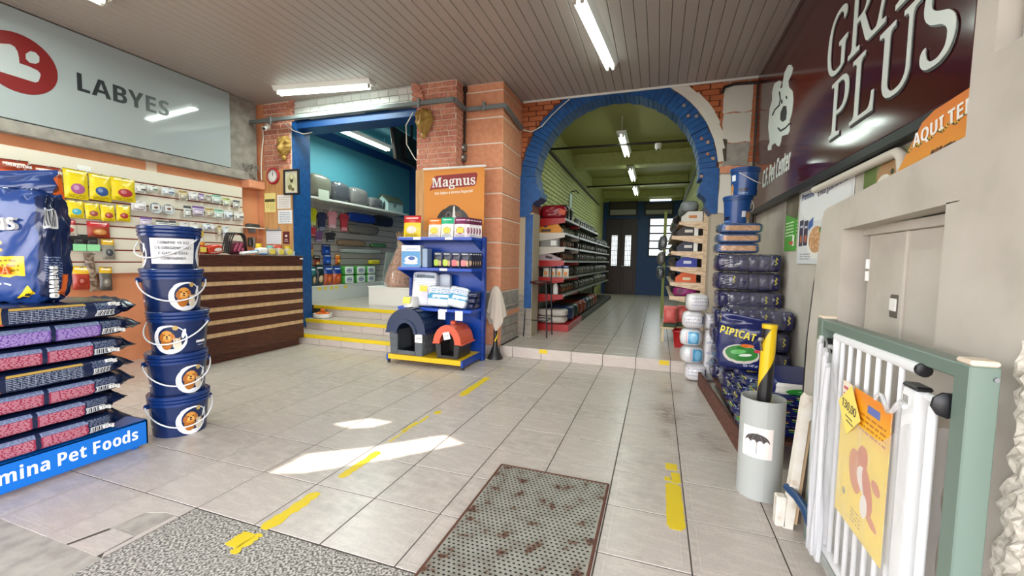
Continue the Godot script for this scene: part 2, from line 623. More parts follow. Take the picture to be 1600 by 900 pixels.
func fluorescent(called_label: String, at: Vector3, turn: float, length: float, energy: float, w := 0.16) -> void:
	# a surface batten: white tray, two tubes in lamp holders, at = middle of the tray's top
	var t := thing("ceiling_light", called_label, "ceiling light", at, turn, "twin tube ceiling lights")
	part(t, "tray", prism([Vector2(-w / 2, 0), Vector2(w / 2, 0), Vector2(w * 0.28, -0.045), Vector2(-w * 0.28, -0.045)], length), T.white, Vector3(0, 0, -length / 2))
	var glow: StandardMaterial3D
	if not mats.has("glow"):
		glow = StandardMaterial3D.new()
		glow.albedo_color = Color(0.95, 0.97, 0.95)
		glow.emission_enabled = true
		glow.emission = Color(0.93, 1.0, 0.96)
		glow.emission_energy_multiplier = 2.6
		mats.glow = glow
	glow = mats.glow
	for s in [-1.0, 1.0]:
		part(t, "tube", lathe([Vector2(0, 0), Vector2(0.013, 0), Vector2(0.013, length - 0.08), Vector2(0, length - 0.08)], 10), glow, Vector3(s * 0.028, -0.068, -length / 2 + 0.04), Vector3(90, 0, 0))
		for e in [-1.0, 1.0]:
			part(t, "lamp_holder", box(0.024, 0.05, 0.022, 0.004), mat("b9b2a8", 0.5), Vector3(s * 0.028, -0.062, e * (length / 2 - 0.03)))
	if at.y < CEIL - 0.05:
		for e in [-0.4, 0.4]:
			part(t, "hanger_rod", tube([Vector3(0, 0.0, e * length), Vector3(0, 0.24 if at.z < -5.7 else 0.12, e * length)], 0.005, 6), T.white)
	var l := AreaLight3D.new()
	l.name = "tube_light"
	l.area_size = Vector2(0.09, length - 0.1)
	l.light_color = Color(0.93, 1.0, 0.95)
	l.light_energy = energy
	l.shadow_enabled = true
	l.area_range = 14.0
	l.rotation_degrees = Vector3(-90, 0, 0)
	l.position = Vector3(0, -0.095, 0)
	t.add_child(l, true)

func sky_and_camera() -> void:
	var cam := Camera3D.new()
	cam.name = "camera"
	cam.fov = rad_to_deg(2.0 * atan(450.0 / 657.42))
	cam.near = 0.05
	cam.far = 200.0
	cam.transform = Transform3D(Basis.from_euler(Vector3(-0.0668, 0.3321, 0.0186)), Vector3(0, 1.11, 0))
	add_child(cam)
	cam.current = true
	var sky_m := ProceduralSkyMaterial.new()
	sky_m.sky_top_color = Color(0.80, 0.84, 0.90)
	sky_m.sky_horizon_color = Color(0.98, 0.95, 0.93)
	sky_m.sky_curve = 0.2
	sky_m.ground_bottom_color = Color(0.55, 0.52, 0.48)
	sky_m.ground_horizon_color = Color(0.75, 0.73, 0.70)
	sky_m.sky_energy_multiplier = 1.95
	sky_m.ground_energy_multiplier = 0.6
	var sky := Sky.new()
	sky.sky_material = sky_m
	var env := Environment.new()
	env.background_mode = Environment.BG_SKY
	env.sky = sky
	env.tonemap_mode = Environment.TONE_MAPPER_LINEAR
	env.tonemap_exposure = 2.2
	env.sdfgi_enabled = true
	env.ssao_enabled = true
	env.ssil_enabled = true
	var we := WorldEnvironment.new()
	we.name = "surroundings"
	we.environment = env
	add_child(we)
	var sun := DirectionalLight3D.new()
	sun.name = "sun"
	sun.light_color = Color(1.0, 0.96, 0.9)
	sun.light_energy = 1.9
	sun.light_angular_distance = 0.6
	sun.shadow_enabled = true
	add_child(sun)
	sun.look_at_from_position(Vector3.ZERO, Vector3(0.55, -0.9, -0.545), Vector3.UP)

func worn_paint(fl: Node, x: float, z: float, w: float, l: float, sd: int, ragged: float) -> void:
	fnl.seed = sd
	fnl.frequency = 1.0
	var pts := []
	var n := 14
	for i in n + 1:
		var t := float(i) / n
		pts.append(Vector2(x - w / 2 * (1.0 - ragged * absf(fnl.get_noise_2d(t * 6.0, 1.0)) * 1.6) * (0.6 if i == 0 or i == n else 1.0), z + l * t))
	for i in n + 1:
		var t := 1.0 - float(i) / n
		pts.append(Vector2(x + w / 2 * (1.0 - ragged * absf(fnl.get_noise_2d(t * 7.0, 5.0)) * 1.8) * (0.6 if i == 0 or i == n else 1.0), z + l * t))
	part(fl, "paint_mark", prism(pts, 0.0012), T.yellow, Vector3(0, 0.0014, 0), Vector3(90, 0, 0))


func spandrel(aw: Node, cx: float, cy: float, xa: float, xb: float, ya: float, yb: float) -> void:
	var j := 0
	var yy := ya
	while yy < yb:
		var xx := xa - (0.1 if j % 2 else 0.0)
		while xx < xb:
			var a := maxf(xa, xx)
			var b := minf(xb, xx + 0.185)
			xx += 0.19
			if b - a < 0.03:
				continue
			# bricks stop at the arch ring
			var near := Vector2(clampf(cx, a, b) - cx, yy + 0.03 - cy).length()
			var rlim := 1.15
			if near < rlim:
				if (a + b) / 2 < cx:
					b = minf(b, cx - sqrt(maxf(0.0, rlim * rlim - pow(yy + 0.03 - cy, 2))))
				else:
					a = maxf(a, cx + sqrt(maxf(0.0, rlim * rlim - pow(yy + 0.03 - cy, 2))))
				if b - a < 0.03:
					continue
			part(aw, "brick", box(snappedf(b - a - 0.008, 0.004), 0.054, 0.03, 0.003), T.spandrel[(j + int(xx * 10.0)) % 3], Vector3((a + b) / 2, yy + 0.03, -5.175))
		yy += 0.062
		j += 1


func patch_panel(aw: Node, xa: float, xb: float, ya: float, yb: float, m: Material, sd: int, z: float) -> void:
	fnl.seed = sd
	fnl.frequency = 1.0
	var pts := []
	for i in 24:
		var t := i / 24.0 * 4.0
		var q := Vector2(xa, ya)
		if t < 1.0: q = Vector2(lerpf(xa, xb, t), ya)
		elif t < 2.0: q = Vector2(xb, lerpf(ya, yb, t - 1.0))
		elif t < 3.0: q = Vector2(lerpf(xb, xa, t - 2.0), yb)
		else: q = Vector2(xa, lerpf(yb, ya, t - 3.0))
		pts.append(q + Vector2(fnl.get_noise_1d(i * 1.7), fnl.get_noise_1d(i * 1.7 + 50.0)) * 0.018)
	part(aw, "render_panel", prism(pts, 0.012), m, Vector3(0, 0, z))


func louvre(xa: float, xb: float, ya: float, yb: float, k: int, dim: bool, called: String) -> void:
	var w := struct(called, null, null, Vector3(0, 0, -13.29))
	part(w, "pane", box(xb - xa, yb - ya, 0.01), mat("4a4644", 0.4) if dim else T.daylight, Vector3((xa + xb) / 2, (ya + yb) / 2, 0.0))
	for i in k + 1:
		part(w, "slat", box(xb - xa + 0.03, 0.035, 0.05, 0.004), mat("3a3534", 0.5), Vector3((xa + xb) / 2, lerpf(ya, yb, float(i) / k), 0.02))
	if dim:
		part(w, "pane", box(xb - xa, (yb - ya) * 0.42, 0.012), mat("a9a3a2", 0.35), Vector3((xa + xb) / 2, ya + (yb - ya) * 0.22, 0.01))
	for xx in [xa, xb]:
		part(w, "window_frame", box(0.04, yb - ya + 0.06, 0.05, 0.004), mat("26272a", 0.5), Vector3(xx, (ya + yb) / 2, 0.02))


func cup_face(cup: Node, pts: Array, x0: float, x1: float, m: Material, called: String) -> MeshInstance3D:
	# outline given as (z, y); extruded along x
	var q := []
	for p in pts:
		q.append(Vector2(-p.x, p.y))
	return part(cup, called, prism(q, x1 - x0), m, Vector3(x0, 0, 0), Vector3(0, 90, 0))


func shell() -> void:
	# ---- floor of the shop front
	var fl := struct("floor", box(6.9, 0.2, 5.4), T.grout, Vector3(-2.05, -0.1025, -2.2))
	tile_floor(fl, -5.1, 0.98, -4.14, -0.895, 0.0, true)
	tile_floor(fl, -2.16, 0.98, -4.51, -4.14, 0.0)
	# the tile beside the granite is broken, its corner gone
	part(fl, "tile", prism([Vector2(-2.206, -1.229), Vector2(-1.874, -1.229), Vector2(-1.874, -1.165), Vector2(-1.955, -1.165), Vector2(-2.035, -1.135), Vector2(-2.05, -1.03), Vector2(-2.09, -0.90), Vector2(-2.206, -0.90)], 0.012), T.tile2, Vector3(0, 0, 0), Vector3(90, 0, 0))
	part(fl, "tile", prism([Vector2(-1.895, -1.16), Vector2(-1.872, -1.16), Vector2(-1.872, -0.90), Vector2(-1.895, -0.92)], 0.012), T.tile2, Vector3(0, 0, 0), Vector3(90, 0, 0))
	part(fl, "tile", prism([Vector2(-2.03, -1.02), Vector2(-1.905, -1.02), Vector2(-1.902, -0.90), Vector2(-2.07, -0.90)], 0.012), T.tile1, Vector3(0, 0, 0), Vector3(90, 0, 0))
	part(fl, "tile_bed", box(0.17, 0.008, 0.15), T.concrete, Vector3(-1.975, -0.0055, -1.09))
	part(fl, "granite_slab", box(1.112, 0.03, 1.1, 0.003), T.granite, Vector3(-1.313, -0.0155, -0.68))
	struct("floor", box(14, 0.2, 8), T.concrete, Vector3(-2.0, -0.1008, 3.1))
	# worn yellow paint along the tile joints
	for a in [[-1.455, -1.20, 0.045, 0.12, 1, 0.9], [-1.47, -1.515, 0.07, 0.29, 2, 0.6], [-1.497, -1.19, 0.075, 0.085, 9, 0.3], [-1.468, -1.97, 0.055, 0.31, 3, 0.5], [-1.50, -2.43, 0.05, 0.17, 4, 1.2], [-1.49, -2.29, 0.02, 0.2, 5, 1.2], [-1.485, -2.56, 0.03, 0.13, 13, 1.2], [-1.46, -2.67, 0.05, 0.06, 6, 0.4], [-1.47, -3.62, 0.075, 0.58, 7, 0.45], [-1.45, -4.0, 0.03, 0.3, 8, 1.3], [0.116, -2.21, 0.078, 0.39, 10, 0.18], [0.13, -2.33, 0.05, 0.11, 11, 0.5], [0.113, -2.43, 0.066, 0.075, 12, 0.3], [0.09, -2.27, 0.03, 0.04, 14, 0.3]]:
		worn_paint(fl, a[0], a[1], a[2], a[3], a[4], a[5])

	# ---- raised aisle floor behind the arch, with its tiled step
	var af := struct("floor", box(3.2, 0.1185, 8.9), T.grout, Vector3(-0.61, 0.05925, -8.95))
	tile_floor(af, -1.66, 0.98, -13.3, -4.505, 0.122)
	for k in 8:
		var xa := maxf(-1.69, 0.1605 + 0.3383 * (k - 6))
		var xb := minf(0.98, 0.1605 + 0.3383 * (k - 5))
		if xb - xa > 0.03:
			part(af, "riser_tile", box(xb - xa - 0.004, 0.118, 0.012, 0.0015), T["tile%d" % (k % 3)], Vector3((xa + xb) / 2, 0.06, -4.505))
	part(af, "riser_tile", box(0.37, 0.115, 0.012, 0.0015), T.tile1, Vector3(-1.88, 0.06, -4.496))
	for x in [-1.17, 0.10]:
		part(af, "paint_mark", box(0.095, 0.045, 0.002), T.yellow, Vector3(x, 0.095, -4.4975))
	# ---- three tiled steps with yellow edges up to the alcove
	var stp := struct("floor")
	var lev := [[-4.14, 0.125, 0.0], [-4.46, 0.262, 0.125], [-4.79, 0.405, 0.262]]
	for k in 3:
		var zf: float = lev[k][0]
		var zb: float = lev[k + 1][0] if k < 2 else -8.0
		var top: float = lev[k][1]
		part(stp, "step", box(2.42, top, zf - zb), T.grout, Vector3(-3.89, top / 2 - 0.003, (zf + zb) / 2 - 0.012))
		part(stp, "nosing", box(2.0, 0.046, 0.02, 0.003), T.yellow, Vector3(-3.68, top - 0.022, zf - 0.004))
		for i in 8:
			var xa := maxf(-4.5, -4.62 + 0.33 * i + 0.05 * k)
			var xb := minf(-2.68, -4.62 + 0.33 * (i + 1) + 0.05 * k)
			if xb - xa < 0.03:
				continue
			part(stp, "riser_tile", box(xb - xa - 0.004, top - lev[k][2] - 0.04, 0.012, 0.0015), T["tile%d" % (i % 3)], Vector3((xa + xb) / 2, (top + lev[k][2] - 0.04) / 2, zf - 0.008))
			if k < 2:
				part(stp, "tread_tile", box(xb - xa - 0.004, 0.012, zf - zb - 0.03, 0.0015), T["tile%d" % ((i + 1) % 3)], Vector3((xa + xb) / 2, top - 0.006, (zf + zb) / 2 - 0.014))
	tile_floor(stp, -5.1, -2.3, -7.9, -4.815, 0.405)

	# ---- lined ceiling
	var ce := struct("ceiling", box(6.5, 0.12, 4.45), T.plankgap, Vector3(-2.06, CEIL + 0.073, -2.98))
	var x := -5.1
	while x < 0.97:
		part(ce, "plank", box(0.0915, 0.012, 4.28, 0.004), T.plank, Vector3(x + 0.0475, CEIL + 0.006, -3.02))
		x += 0.095
	part(ce, "cornice", box(2.62, 0.022, 0.03, 0.005), T.white, Vector3(-0.36, CEIL - 0.012, -5.135))
	part(ce, "cornice", box(0.02, 0.022, 4.2, 0.005), T.white, Vector3(0.955, CEIL - 0.008, -3.0))

	# ---- left wall
	var wl := struct("wall_left", box(0.2, 3.3, 3.4), T.orange, Vector3(-5.2, 1.55, -2.57))
	part(wl, "cement_band", box(0.03, 1.0, 0.36), T.cement, Vector3(-5.09, 2.58, -4.07))
	part(wl, "ledge", box(0.1, 0.105, 3.2, 0.006), T.cement, Vector3(-5.06, 2.118, -2.48))
	part(wl, "filler_patch", box(0.006, 0.11, 0.1, 0.002), mat("e3cdb6", 0.9), Vector3(-5.098, 2.02, -3.02))
	part(wl, "beam_end", box(0.2, 0.1, 0.24, 0.006), T.terra, Vector3(-5.05, 2.02, -4.15))
	# slatted display panel: boards with dark grooves between
	part(wl, "groove_backing", box(0.012, 1.0, 3.1), mat("8d3326", 0.8), Vector3(-5.094, 1.46, -2.48))
	for k in 9:
		var hh := 0.135 if k else 0.125
		part(wl, "slat_board", box(0.016, 0.104 if k else 0.13, 3.1, 0.002), mat("ddd5c6", 0.45), Vector3(-5.082, (1.905 - 0.117 * k - 0.013) if k else 1.905, -2.48))

	# ---- left pillar: brick above, board below, blue flank
	var lp := struct("wall_left_pillar", box(0.47, 3.3, 0.30), T.mortar, Vector3(-4.745, 1.55, -4.43))
	brick_face(lp, Vector3(-4.985, 2.225, -4.28), Vector3.RIGHT, Vector3.BACK, 0.47, 0.85, 0.0655, 0.185, T.brick)
	part(lp, "board", box(0.485, 1.35, 0.018, 0.002), T.ply, Vector3(-4.745, 1.55, -4.274))
	part(lp, "corner_fill", box(0.14, 3.3, 0.26), T.orange, Vector3(-5.04, 1.55, -4.41))
	part(lp, "painted_flank", box(0.012, 2.95, 0.29), T.blue, Vector3(-4.506, 1.62, -4.43))
	# ---- lintel between the pillars: whitewashed brick band over a blue beam
	var bm := struct("wall_alcove_lintel", box(1.84, 0.35, 0.25), mat("b5b6b2", 0.8), Vector3(-3.59, CEIL - 0.02 + 0.06, -4.445))
	for j in 3:
		for i in 14:
			part(bm, "brick", box(0.127, 0.068, 0.02, 0.003), mat(["cfd0cb", "c6c8c3", "d3d2cd"][(i + j) % 3], 0.8), Vector3(-4.44 + 0.131 * i + 0.02 * (j % 2), 2.885 + 0.073 * j, -4.314))
	part(bm, "blue_beam", box(1.84, 0.10, 0.28, 0.006), T.navy, Vector3(-3.59, 2.805, -4.5))
	for s in [[-4.50, 1.0], [-2.70, -1.0]]:
		for i in 5:
			var a := deg_to_rad(-6.0 + 11.0 * i)
			part(bm, "arch_brick", box(0.15, 0.045, 0.03, 0.004), T.brick[i % 4], Vector3(s[0] - s[1] * (0.055 - 0.035 * i * i * 0.06), 2.855 + 0.052 * i, -4.288), Vector3(0, 0, s[1] * rad_to_deg(a)))

	# ---- middle pillar: brick and board in front, banded pilaster to its right
	var mp := struct("wall_middle_pillar", box(0.50, 3.3, 0.5), T.mortar, Vector3(-2.425, 1.55, -4.555))
	brick_face(mp, Vector3(-2.68, 2.12, -4.305), Vector3.RIGHT, Vector3.BACK, 0.516, 0.96, 0.0605, 0.17, T.brick)
	brick_face(mp, Vector3(-2.175, 2.0, -4.30), Vector3(0, 0, -1), Vector3.RIGHT, 0.2, 1.08, 0.0605, 0.14, T.brick)
	part(mp, "board", box(0.515, 1.45, 0.018, 0.002), T.ply, Vector3(-2.422, 1.395, -4.298))
	part(mp, "plaster_base", box(0.5, 0.66, 0.02), T.terra, Vector3(-2.425, 0.33, -4.30))
	part(mp, "pilaster_core", box(0.455, 3.3, 0.94), mat("e6d3c2", 0.9), Vector3(-1.925, 1.55, -4.975))
	var ys := [0.112, 0.434, 0.508, 0.739, 1.015, 1.306, 1.579, 1.861, 2.141, 2.42, 2.706, 2.999, 3.09]
	for k in ys.size() - 1:
		var hh2: float = ys[k + 1] - ys[k] - 0.014
		var mm: Material = T.terra if k != 2 else T.cement
		part(mp, "pilaster_block", box(0.474 if k != 1 else 0.50, hh2, 0.955, 0.006), mm, Vector3(-1.927, (ys[k] + ys[k + 1]) / 2, -4.9775))
	part(mp, "repair_patch", box(0.12, 0.2, 0.01), T.cement, Vector3(-2.08, 0.64, -4.494))
	for k in 4:
		part(mp, "base_stone", box(0.012, 0.09, 0.6, 0.004), T.cement, Vector3(-1.686, 0.17 + 0.097 * k, -4.83))
	part(mp, "base_ledge", box(0.03, 0.03, 0.62, 0.005), T.cement, Vector3(-1.685, 0.555, -4.83))

	# ---- arch wall
	var cx := -0.556
	var cy := 2.105
	var r0 := 1.0
	var outl := [Vector2(-1.70, 0.1), Vector2(-1.70, 3.45), Vector2(1.1, 3.45), Vector2(1.1, 0.1), Vector2(0.55, 0.1), Vector2(0.55, 1.8), Vector2(r0 * cos(-0.1) + cx, cy + r0 * sin(-0.1))]
	for i in 25:
		var a := PI * i / 24.0
		outl.append(Vector2(cx + r0 * cos(a), cy + r0 * sin(a)))
	outl.append(Vector2(cx - r0, cy - 0.1))
	outl.append(Vector2(-1.52, 1.8))
	outl.append(Vector2(-1.52, 0.1))
	var aw := struct("wall_arch", prism(outl, 0.27), T.darkmortar, Vector3(0, 0, -5.45))
	var n := 56
	for i in n:
		var a0 := -0.06 + (PI + 0.12) * i / n
		var a1 := -0.06 + (PI + 0.12) * (i + 0.93) / n
		var r1 := 1.137 - 0.006 * ((i * 7) % 3)
		var ri := 0.945 + 0.004 * ((i * 5) % 3)
		var pts := [Vector2(cos(a0) * ri, sin(a0) * ri), Vector2(cos(a0) * r1, sin(a0) * r1), Vector2(cos(a1) * r1, sin(a1) * r1), Vector2(cos(a1) * ri, sin(a1) * ri)]
		part(aw, "voussoir", prism(pts, 0.29 + 0.004 * ((i * 3) % 4)), T.blue, Vector3(cx, cy, -5.455))
		# flaked paint shows the orange wash below
		if i in [0, 1, 3, 4, 6, 7, 9, 11, 12, 14, 17]:
			var af2 := (a0 + a1) / 2
			var rr := ri + 0.03 + 0.14 * fposmod(i * 0.618, 1.0)
			var fp := []
			for k in 7:
				var t := TAU * k / 7.0
				fp.append(Vector2(cos(t), sin(t)) * (0.012 + 0.014 * fposmod(i * 0.37 + k * 0.61, 1.0)))
			part(aw, "paint_flake", prism(fp, 0.003), mat(["b98f74", "b0714f", "a8917e"][i % 3], 0.9), Vector3(cx + cos(af2) * rr, cy + sin(af2) * rr, -5.1565))
	# rendered reveals below the imposts
	part(aw, "render_panel", box(0.19, 1.62, 0.30), mat("a99c88", 0.9), Vector3(-1.605, 0.9, -5.314))
	part(aw, "render_panel", box(0.10, 1.62, 0.30), mat("b7ab99", 0.9), Vector3(0.59, 0.9, -5.314))
	# white outer ring on the right haunch
	for i in 9:
		var a0 := 0.10 + 0.112 * i
		var a1 := a0 + 0.114
		var w1 := 1.16 + 0.085 * sin(minf(PI, PI * (i + 0.6) / 9.5)) + 0.02
		part(aw, "limewash_ring", prism([Vector2(cos(a0) * 1.14, sin(a0) * 1.14), Vector2(cos(a0) * w1, sin(a0) * w1), Vector2(cos(a1) * w1, sin(a1) * w1), Vector2(cos(a1) * 1.14, sin(a1) * 1.14)], 0.298), mat("d9d2c8", 0.85), Vector3(cx, cy, -5.45))
	# orange brick spandrels
	spandrel(aw, cx, cy, -1.69, -0.95, 2.16, 3.07)
	spandrel(aw, cx, cy, 0.0, 0.95, 2.2, 3.07)
	# imposts and jambs
	var imp := [Vector2(-1.69, 2.15), Vector2(-1.48, 2.15), Vector2(-1.48, 2.06), Vector2(-1.46, 2.05), Vector2(-1.455, 1.99), Vector2(-1.42, 1.975), Vector2(-1.42, 1.90), Vector2(-1.45, 1.87), Vector2(-1.50, 1.845), Vector2(-1.53, 1.80), Vector2(-1.525, 1.74), Vector2(-1.56, 1.70), Vector2(-1.60, 1.66), Vector2(-1.69, 1.66)]
	part(aw, "impost", prism(imp, 0.31), T.blue, Vector3(0, 0, -5.46))
	var imp2 := []
	for p in imp:
		imp2.append(Vector2(0.40 + (-1.42 - p.x) * 0.72, p.y))
	part(aw, "impost", prism(imp2, 0.31), T.blue, Vector3(0, 0, -5.46))
	part(aw, "painted_jamb", box(0.10, 1.2, 0.02), T.blue, Vector3(-1.565, 1.09, -5.172))
	part(aw, "painted_jamb", prism([Vector2(-1.66, 0.78), Vector2(-1.52, 0.83), Vector2(-1.52, 0.52), Vector2(-1.58, 0.42), Vector2(-1.64, 0.5), Vector2(-1.67, 0.66)], 0.012), T.blue, Vector3(0, 0, -5.178))
	part(aw, "render_strip", box(0.03, 1.6, 0.014), mat("dccbbb", 0.9), Vector3(-1.64, 1.4, -5.172))
	for j in 9:
		part(aw, "jamb_stone", box(0.18, 0.056, 0.02, 0.003), T.cement, Vector3(-1.61, 0.16 + 0.06 * j, -5.174))
	# plastered corner right of the arch: limewashed panels, bare cement and orange remains
	part(aw, "render_panel", box(0.40, 3.0, 0.02), mat("b3a898", 0.9), Vector3(0.79, 1.6, -5.178))
	patch_panel(aw, 0.60, 0.88, 2.74, 3.02, mat("d5cfc6", 0.85), 3, -5.168)
	patch_panel(aw, 0.605, 0.88, 2.42, 2.73, mat("d2ccc3", 0.85), 4, -5.168)
	patch_panel(aw, 0.63, 0.875, 2.17, 2.41, T.cement, 5, -5.168)
	patch_panel(aw, 0.60, 0.90, 2.10, 2.17, T.terra, 6, -5.168)
	patch_panel(aw, 0.60, 0.78, 1.66, 2.08, mat("d9d3ca", 0.85), 7, -5.168)
	patch_panel(aw, 0.58, 0.66, 2.22, 2.46, mat("4a4038", 0.9), 8, -5.166)
	part(aw, "dark_conduit", tube([Vector3(0.93, 1.4, -5.13), Vector3(0.93, 3.0, -5.13)], 0.022, 8), mat("2a1f1c", 0.5))
	part(aw, "dark_conduit", tube([Vector3(0.95, 3.01, -5.12), Vector3(0.70, 3.02, -5.12), Vector3(0.60, 3.0, -5.12), Vector3(0.58, 2.94, -5.12)], 0.016, 8), mat("2a1f1c", 0.5))

	# ---- aisle behind the arch
	var gl := struct("wall_aisle_left", box(0.2, 3.4, 8.0), T.green, Vector3(-1.77, 1.6, -9.4))
	var st := tool()
	for j in 46:
		var zz := -5.47 - (0.11 if j % 2 else 0.0)
		while zz > -13.25:
			add_box(st, Vector3(-1.667, 0.15 + 0.068 * j, zz - 0.1), Vector3(0.03, 0.056, 0.2), 0.006)
			zz -= 0.213
	stuff(part(gl, "painted_brick", done(st), T.green))
	var gr := struct("wall_aisle_right", box(0.2, 3.4, 8.0), T.green, Vector3(0.72, 1.6, -9.4))
	st = tool()
	for j in 30:
		var zz := -5.47 - (0.11 if j % 2 else 0.0)
		while zz > -9.0:
			add_box(st, Vector3(0.617, 1.2 + 0.068 * j, zz - 0.1), Vector3(0.03, 0.056, 0.2), 0.006)
			zz -= 0.213
	stuff(part(gr, "painted_brick", done(st), T.green))
	var ac := struct("ceiling", box(2.6, 0.12, 8.0), T.olive, Vector3(-0.53, 3.27, -9.4))
	for b in [[-8.55, 0.30, 0.26], [-11.0, 0.3, 0.22], [-13.1, 0.35, 0.2]]:
		part(ac, "beam", box(2.28, b[2], b[1], 0.01), T.green, Vector3(-0.53, 3.21 - b[2] / 2, b[0]))
	var wb := struct("wall_back", box(2.6, 3.4, 0.2), T.navy, Vector3(-0.53, 1.6, -13.4))
	part(wb, "green_band", box(2.28, 0.3, 0.02), T.green, Vector3(-0.53, 3.08, -13.292))
	# frosted panes with daylight behind them
	var day := StandardMaterial3D.new()
	day.albedo_color = Color(0.9, 0.92, 0.93)
	day.emission_enabled = true
	day.emission = Color(0.95, 0.98, 1.0)
	day.emission_energy_multiplier = 0.55
	day.roughness = 0.3
	T.daylight = day
	# dark double door with narrow barred lights
	var dr := struct("door_1", null, null, Vector3(-1.08, 0.122, -13.29))
	var dk := mat("2c1712", 0.45)
	for s in [-1.0, 1.0]:
		part(dr, "leaf", box(0.46, 2.3, 0.05, 0.004), dk, Vector3(s * 0.232, 1.15, 0.0))
		part(dr, "panel_moulding", box(0.30, 0.7, 0.02, 0.008), mat("341c15", 0.45), Vector3(s * 0.232, 0.45, 0.03))
		part(dr, "pane", box(0.17, 0.92, 0.01), T.daylight, Vector3(s * 0.20, 1.33, 0.03))
		for k in 7:
			part(dr, "pane_bar", box(0.17, 0.01, 0.012), dk, Vector3(s * 0.20, 0.9 + 0.143 * k, 0.037))
		for k in 3:
			part(dr, "pane_bar", box(0.01, 0.92, 0.012), dk, Vector3(s * 0.20 - 0.05 + 0.05 * k, 1.33, 0.037))
	part(dr, "door_handle", box(0.1, 0.025, 0.04, 0.006), T.steel, Vector3(0.06, 0.86, 0.045))
	part(dr, "door_frame", box(1.02, 0.06, 0.07, 0.006), T.navy, Vector3(0, 2.33, 0.01))
	# fanlight strips and the louvred window: daylight behind them
	louvre(-1.46, -0.66, 2.52, 2.92, 2, true, "window_1")
	louvre(-0.42, 0.35, 2.52, 2.86, 2, true, "window_2")
	louvre(-0.28, 0.40, 1.30, 2.42, 5, false, "window_3")
	var wl3 := AreaLight3D.new()
	wl3.name = "window_light"
	wl3.area_size = Vector2(0.66, 1.1)
	wl3.light_color = Color(0.95, 0.98, 1.0)
	wl3.light_energy = 0.25
	wl3.shadow_enabled = true
	wl3.area_range = 14.0
	wl3.position = Vector3(0.06, 1.86, -13.2)
	wl3.rotation_degrees = Vector3(0, 180, 0)
	add_child(wl3)
	var wt := struct("window_4", null, null, Vector3(0, 0, -13.28))
	part(wt, "pane", box(0.6, 0.06, 0.01), day, Vector3(0.0, 2.95, 0.0))

	# ---- alcove behind the steps
	struct("wall_alcove_left", box(0.2, 3.0, 3.62), T.cyan, Vector3(-5.2, 1.7, -6.16))
	struct("wall_alcove_back", box(3.0, 3.0, 0.2), T.navy, Vector3(-3.7, 1.7, -8.02))
	struct("wall_alcove_right", box(0.2, 3.0, 3.2), T.cyan, Vector3(-2.2, 1.7, -6.5))
	var al := struct("ceiling", box(3.1, 0.12, 3.7), T.cyan, Vector3(-3.7, 3.15, -6.15))
	part(al, "cornice", box(0.06, 0.13, 3.3, 0.006), T.navy, Vector3(-5.06, 3.03, -6.25))
	part(al, "beam", box(0.16, 0.22, 3.3, 0.006), T.cyan, Vector3(-3.55, 3.0, -6.25))

	# ---- right wall, with the meter cupboard built out of it near the street
	var wr := struct("wall_right", box(0.2, 3.3, 4.4), T.plaster, Vector3(1.08, 1.55, -3.0))
	var nb := [Vector2(-2.56, 0.0), Vector2(-2.55, 0.74), Vector2(-2.455, 1.34), Vector2(-2.435, 1.372), Vector2(-2.39, 1.383), Vector2(-1.46, 1.455), Vector2(-1.448, 1.80), Vector2(-1.448, 3.1), Vector2(0.6, 3.1), Vector2(0.6, 0.0)]
	# the hatch recess is cut out of the face: build the face as pieces around it
	var cup := struct("wall_right_cupboard")
	cup_face(cup, [Vector2(-2.56, 0.0), Vector2(-2.55, 0.74), Vector2(-2.455, 1.34), Vector2(-2.435, 1.372), Vector2(-2.39, 1.383), Vector2(-2.20, 1.397), Vector2(-2.20, 0.0)], 0.75, 0.98, T.plaster, "masonry")
	cup_face(cup, [Vector2(-2.20, 1.268), Vector2(-2.20, 1.397), Vector2(-1.455, 1.455), Vector2(-1.455, 1.288)], 0.75, 0.98, T.plaster, "masonry")
	cup_face(cup, [Vector2(-2.20, 0.0), Vector2(-2.20, 0.25), Vector2(-1.51, 0.25), Vector2(-1.51, 0.0)], 0.75, 0.98, T.plaster, "masonry")
	cup_face(cup, [Vector2(-1.51, 0.0), Vector2(-1.51, 1.290), Vector2(-1.455, 1.290), Vector2(-1.455, 0.0)], 0.75, 0.98, T.plaster, "masonry")
	# street pillar with a sunken plate high up and broken plaster low down
	cup_face(cup, [Vector2(-1.455, 0.0), Vector2(-1.455, 1.60), Vector2(-1.0, 1.60), Vector2(-1.0, 0.0)], 0.75, 1.1, T.plaster, "masonry")
	cup_face(cup, [Vector2(-1.455, 1.60), Vector2(-1.45, 3.08), Vector2(-1.39, 3.08), Vector2(-1.375, 1.63), Vector2(-1.0, 1.63), Vector2(-1.0, 1.60)], 0.75, 1.1, T.plaster, "masonry")
	cup_face(cup, [Vector2(-1.40, 1.62), Vector2(-1.40, 3.08), Vector2(-1.0, 3.08), Vector2(-1.0, 1.62)], 0.80, 1.1, T.plaster, "masonry")
	part(cup, "meter_plate", box(0.008, 0.9, 0.34, 0.002), mat("a7a9a8", 0.35, 0.3), Vector3(0.792, 2.09, -1.19))
	# steel hatch leaves in the recess
	for s in [[-2.02, 0.285], [-1.70, 0.36]]:
		part(cup, "hatch_leaf", box(0.02, 0.98, s[1], 0.003), T.plaster, Vector3(0.845, 0.75, s[0]))
	part(cup, "hatch_strip", box(0.026, 0.98, 0.028, 0.005), T.plaster, Vector3(0.838, 0.75, -1.876))
	part(cup, "hatch_back", box(0.02, 1.05, 0.72), T.plaster, Vector3(0.90, 0.76, -1.855))
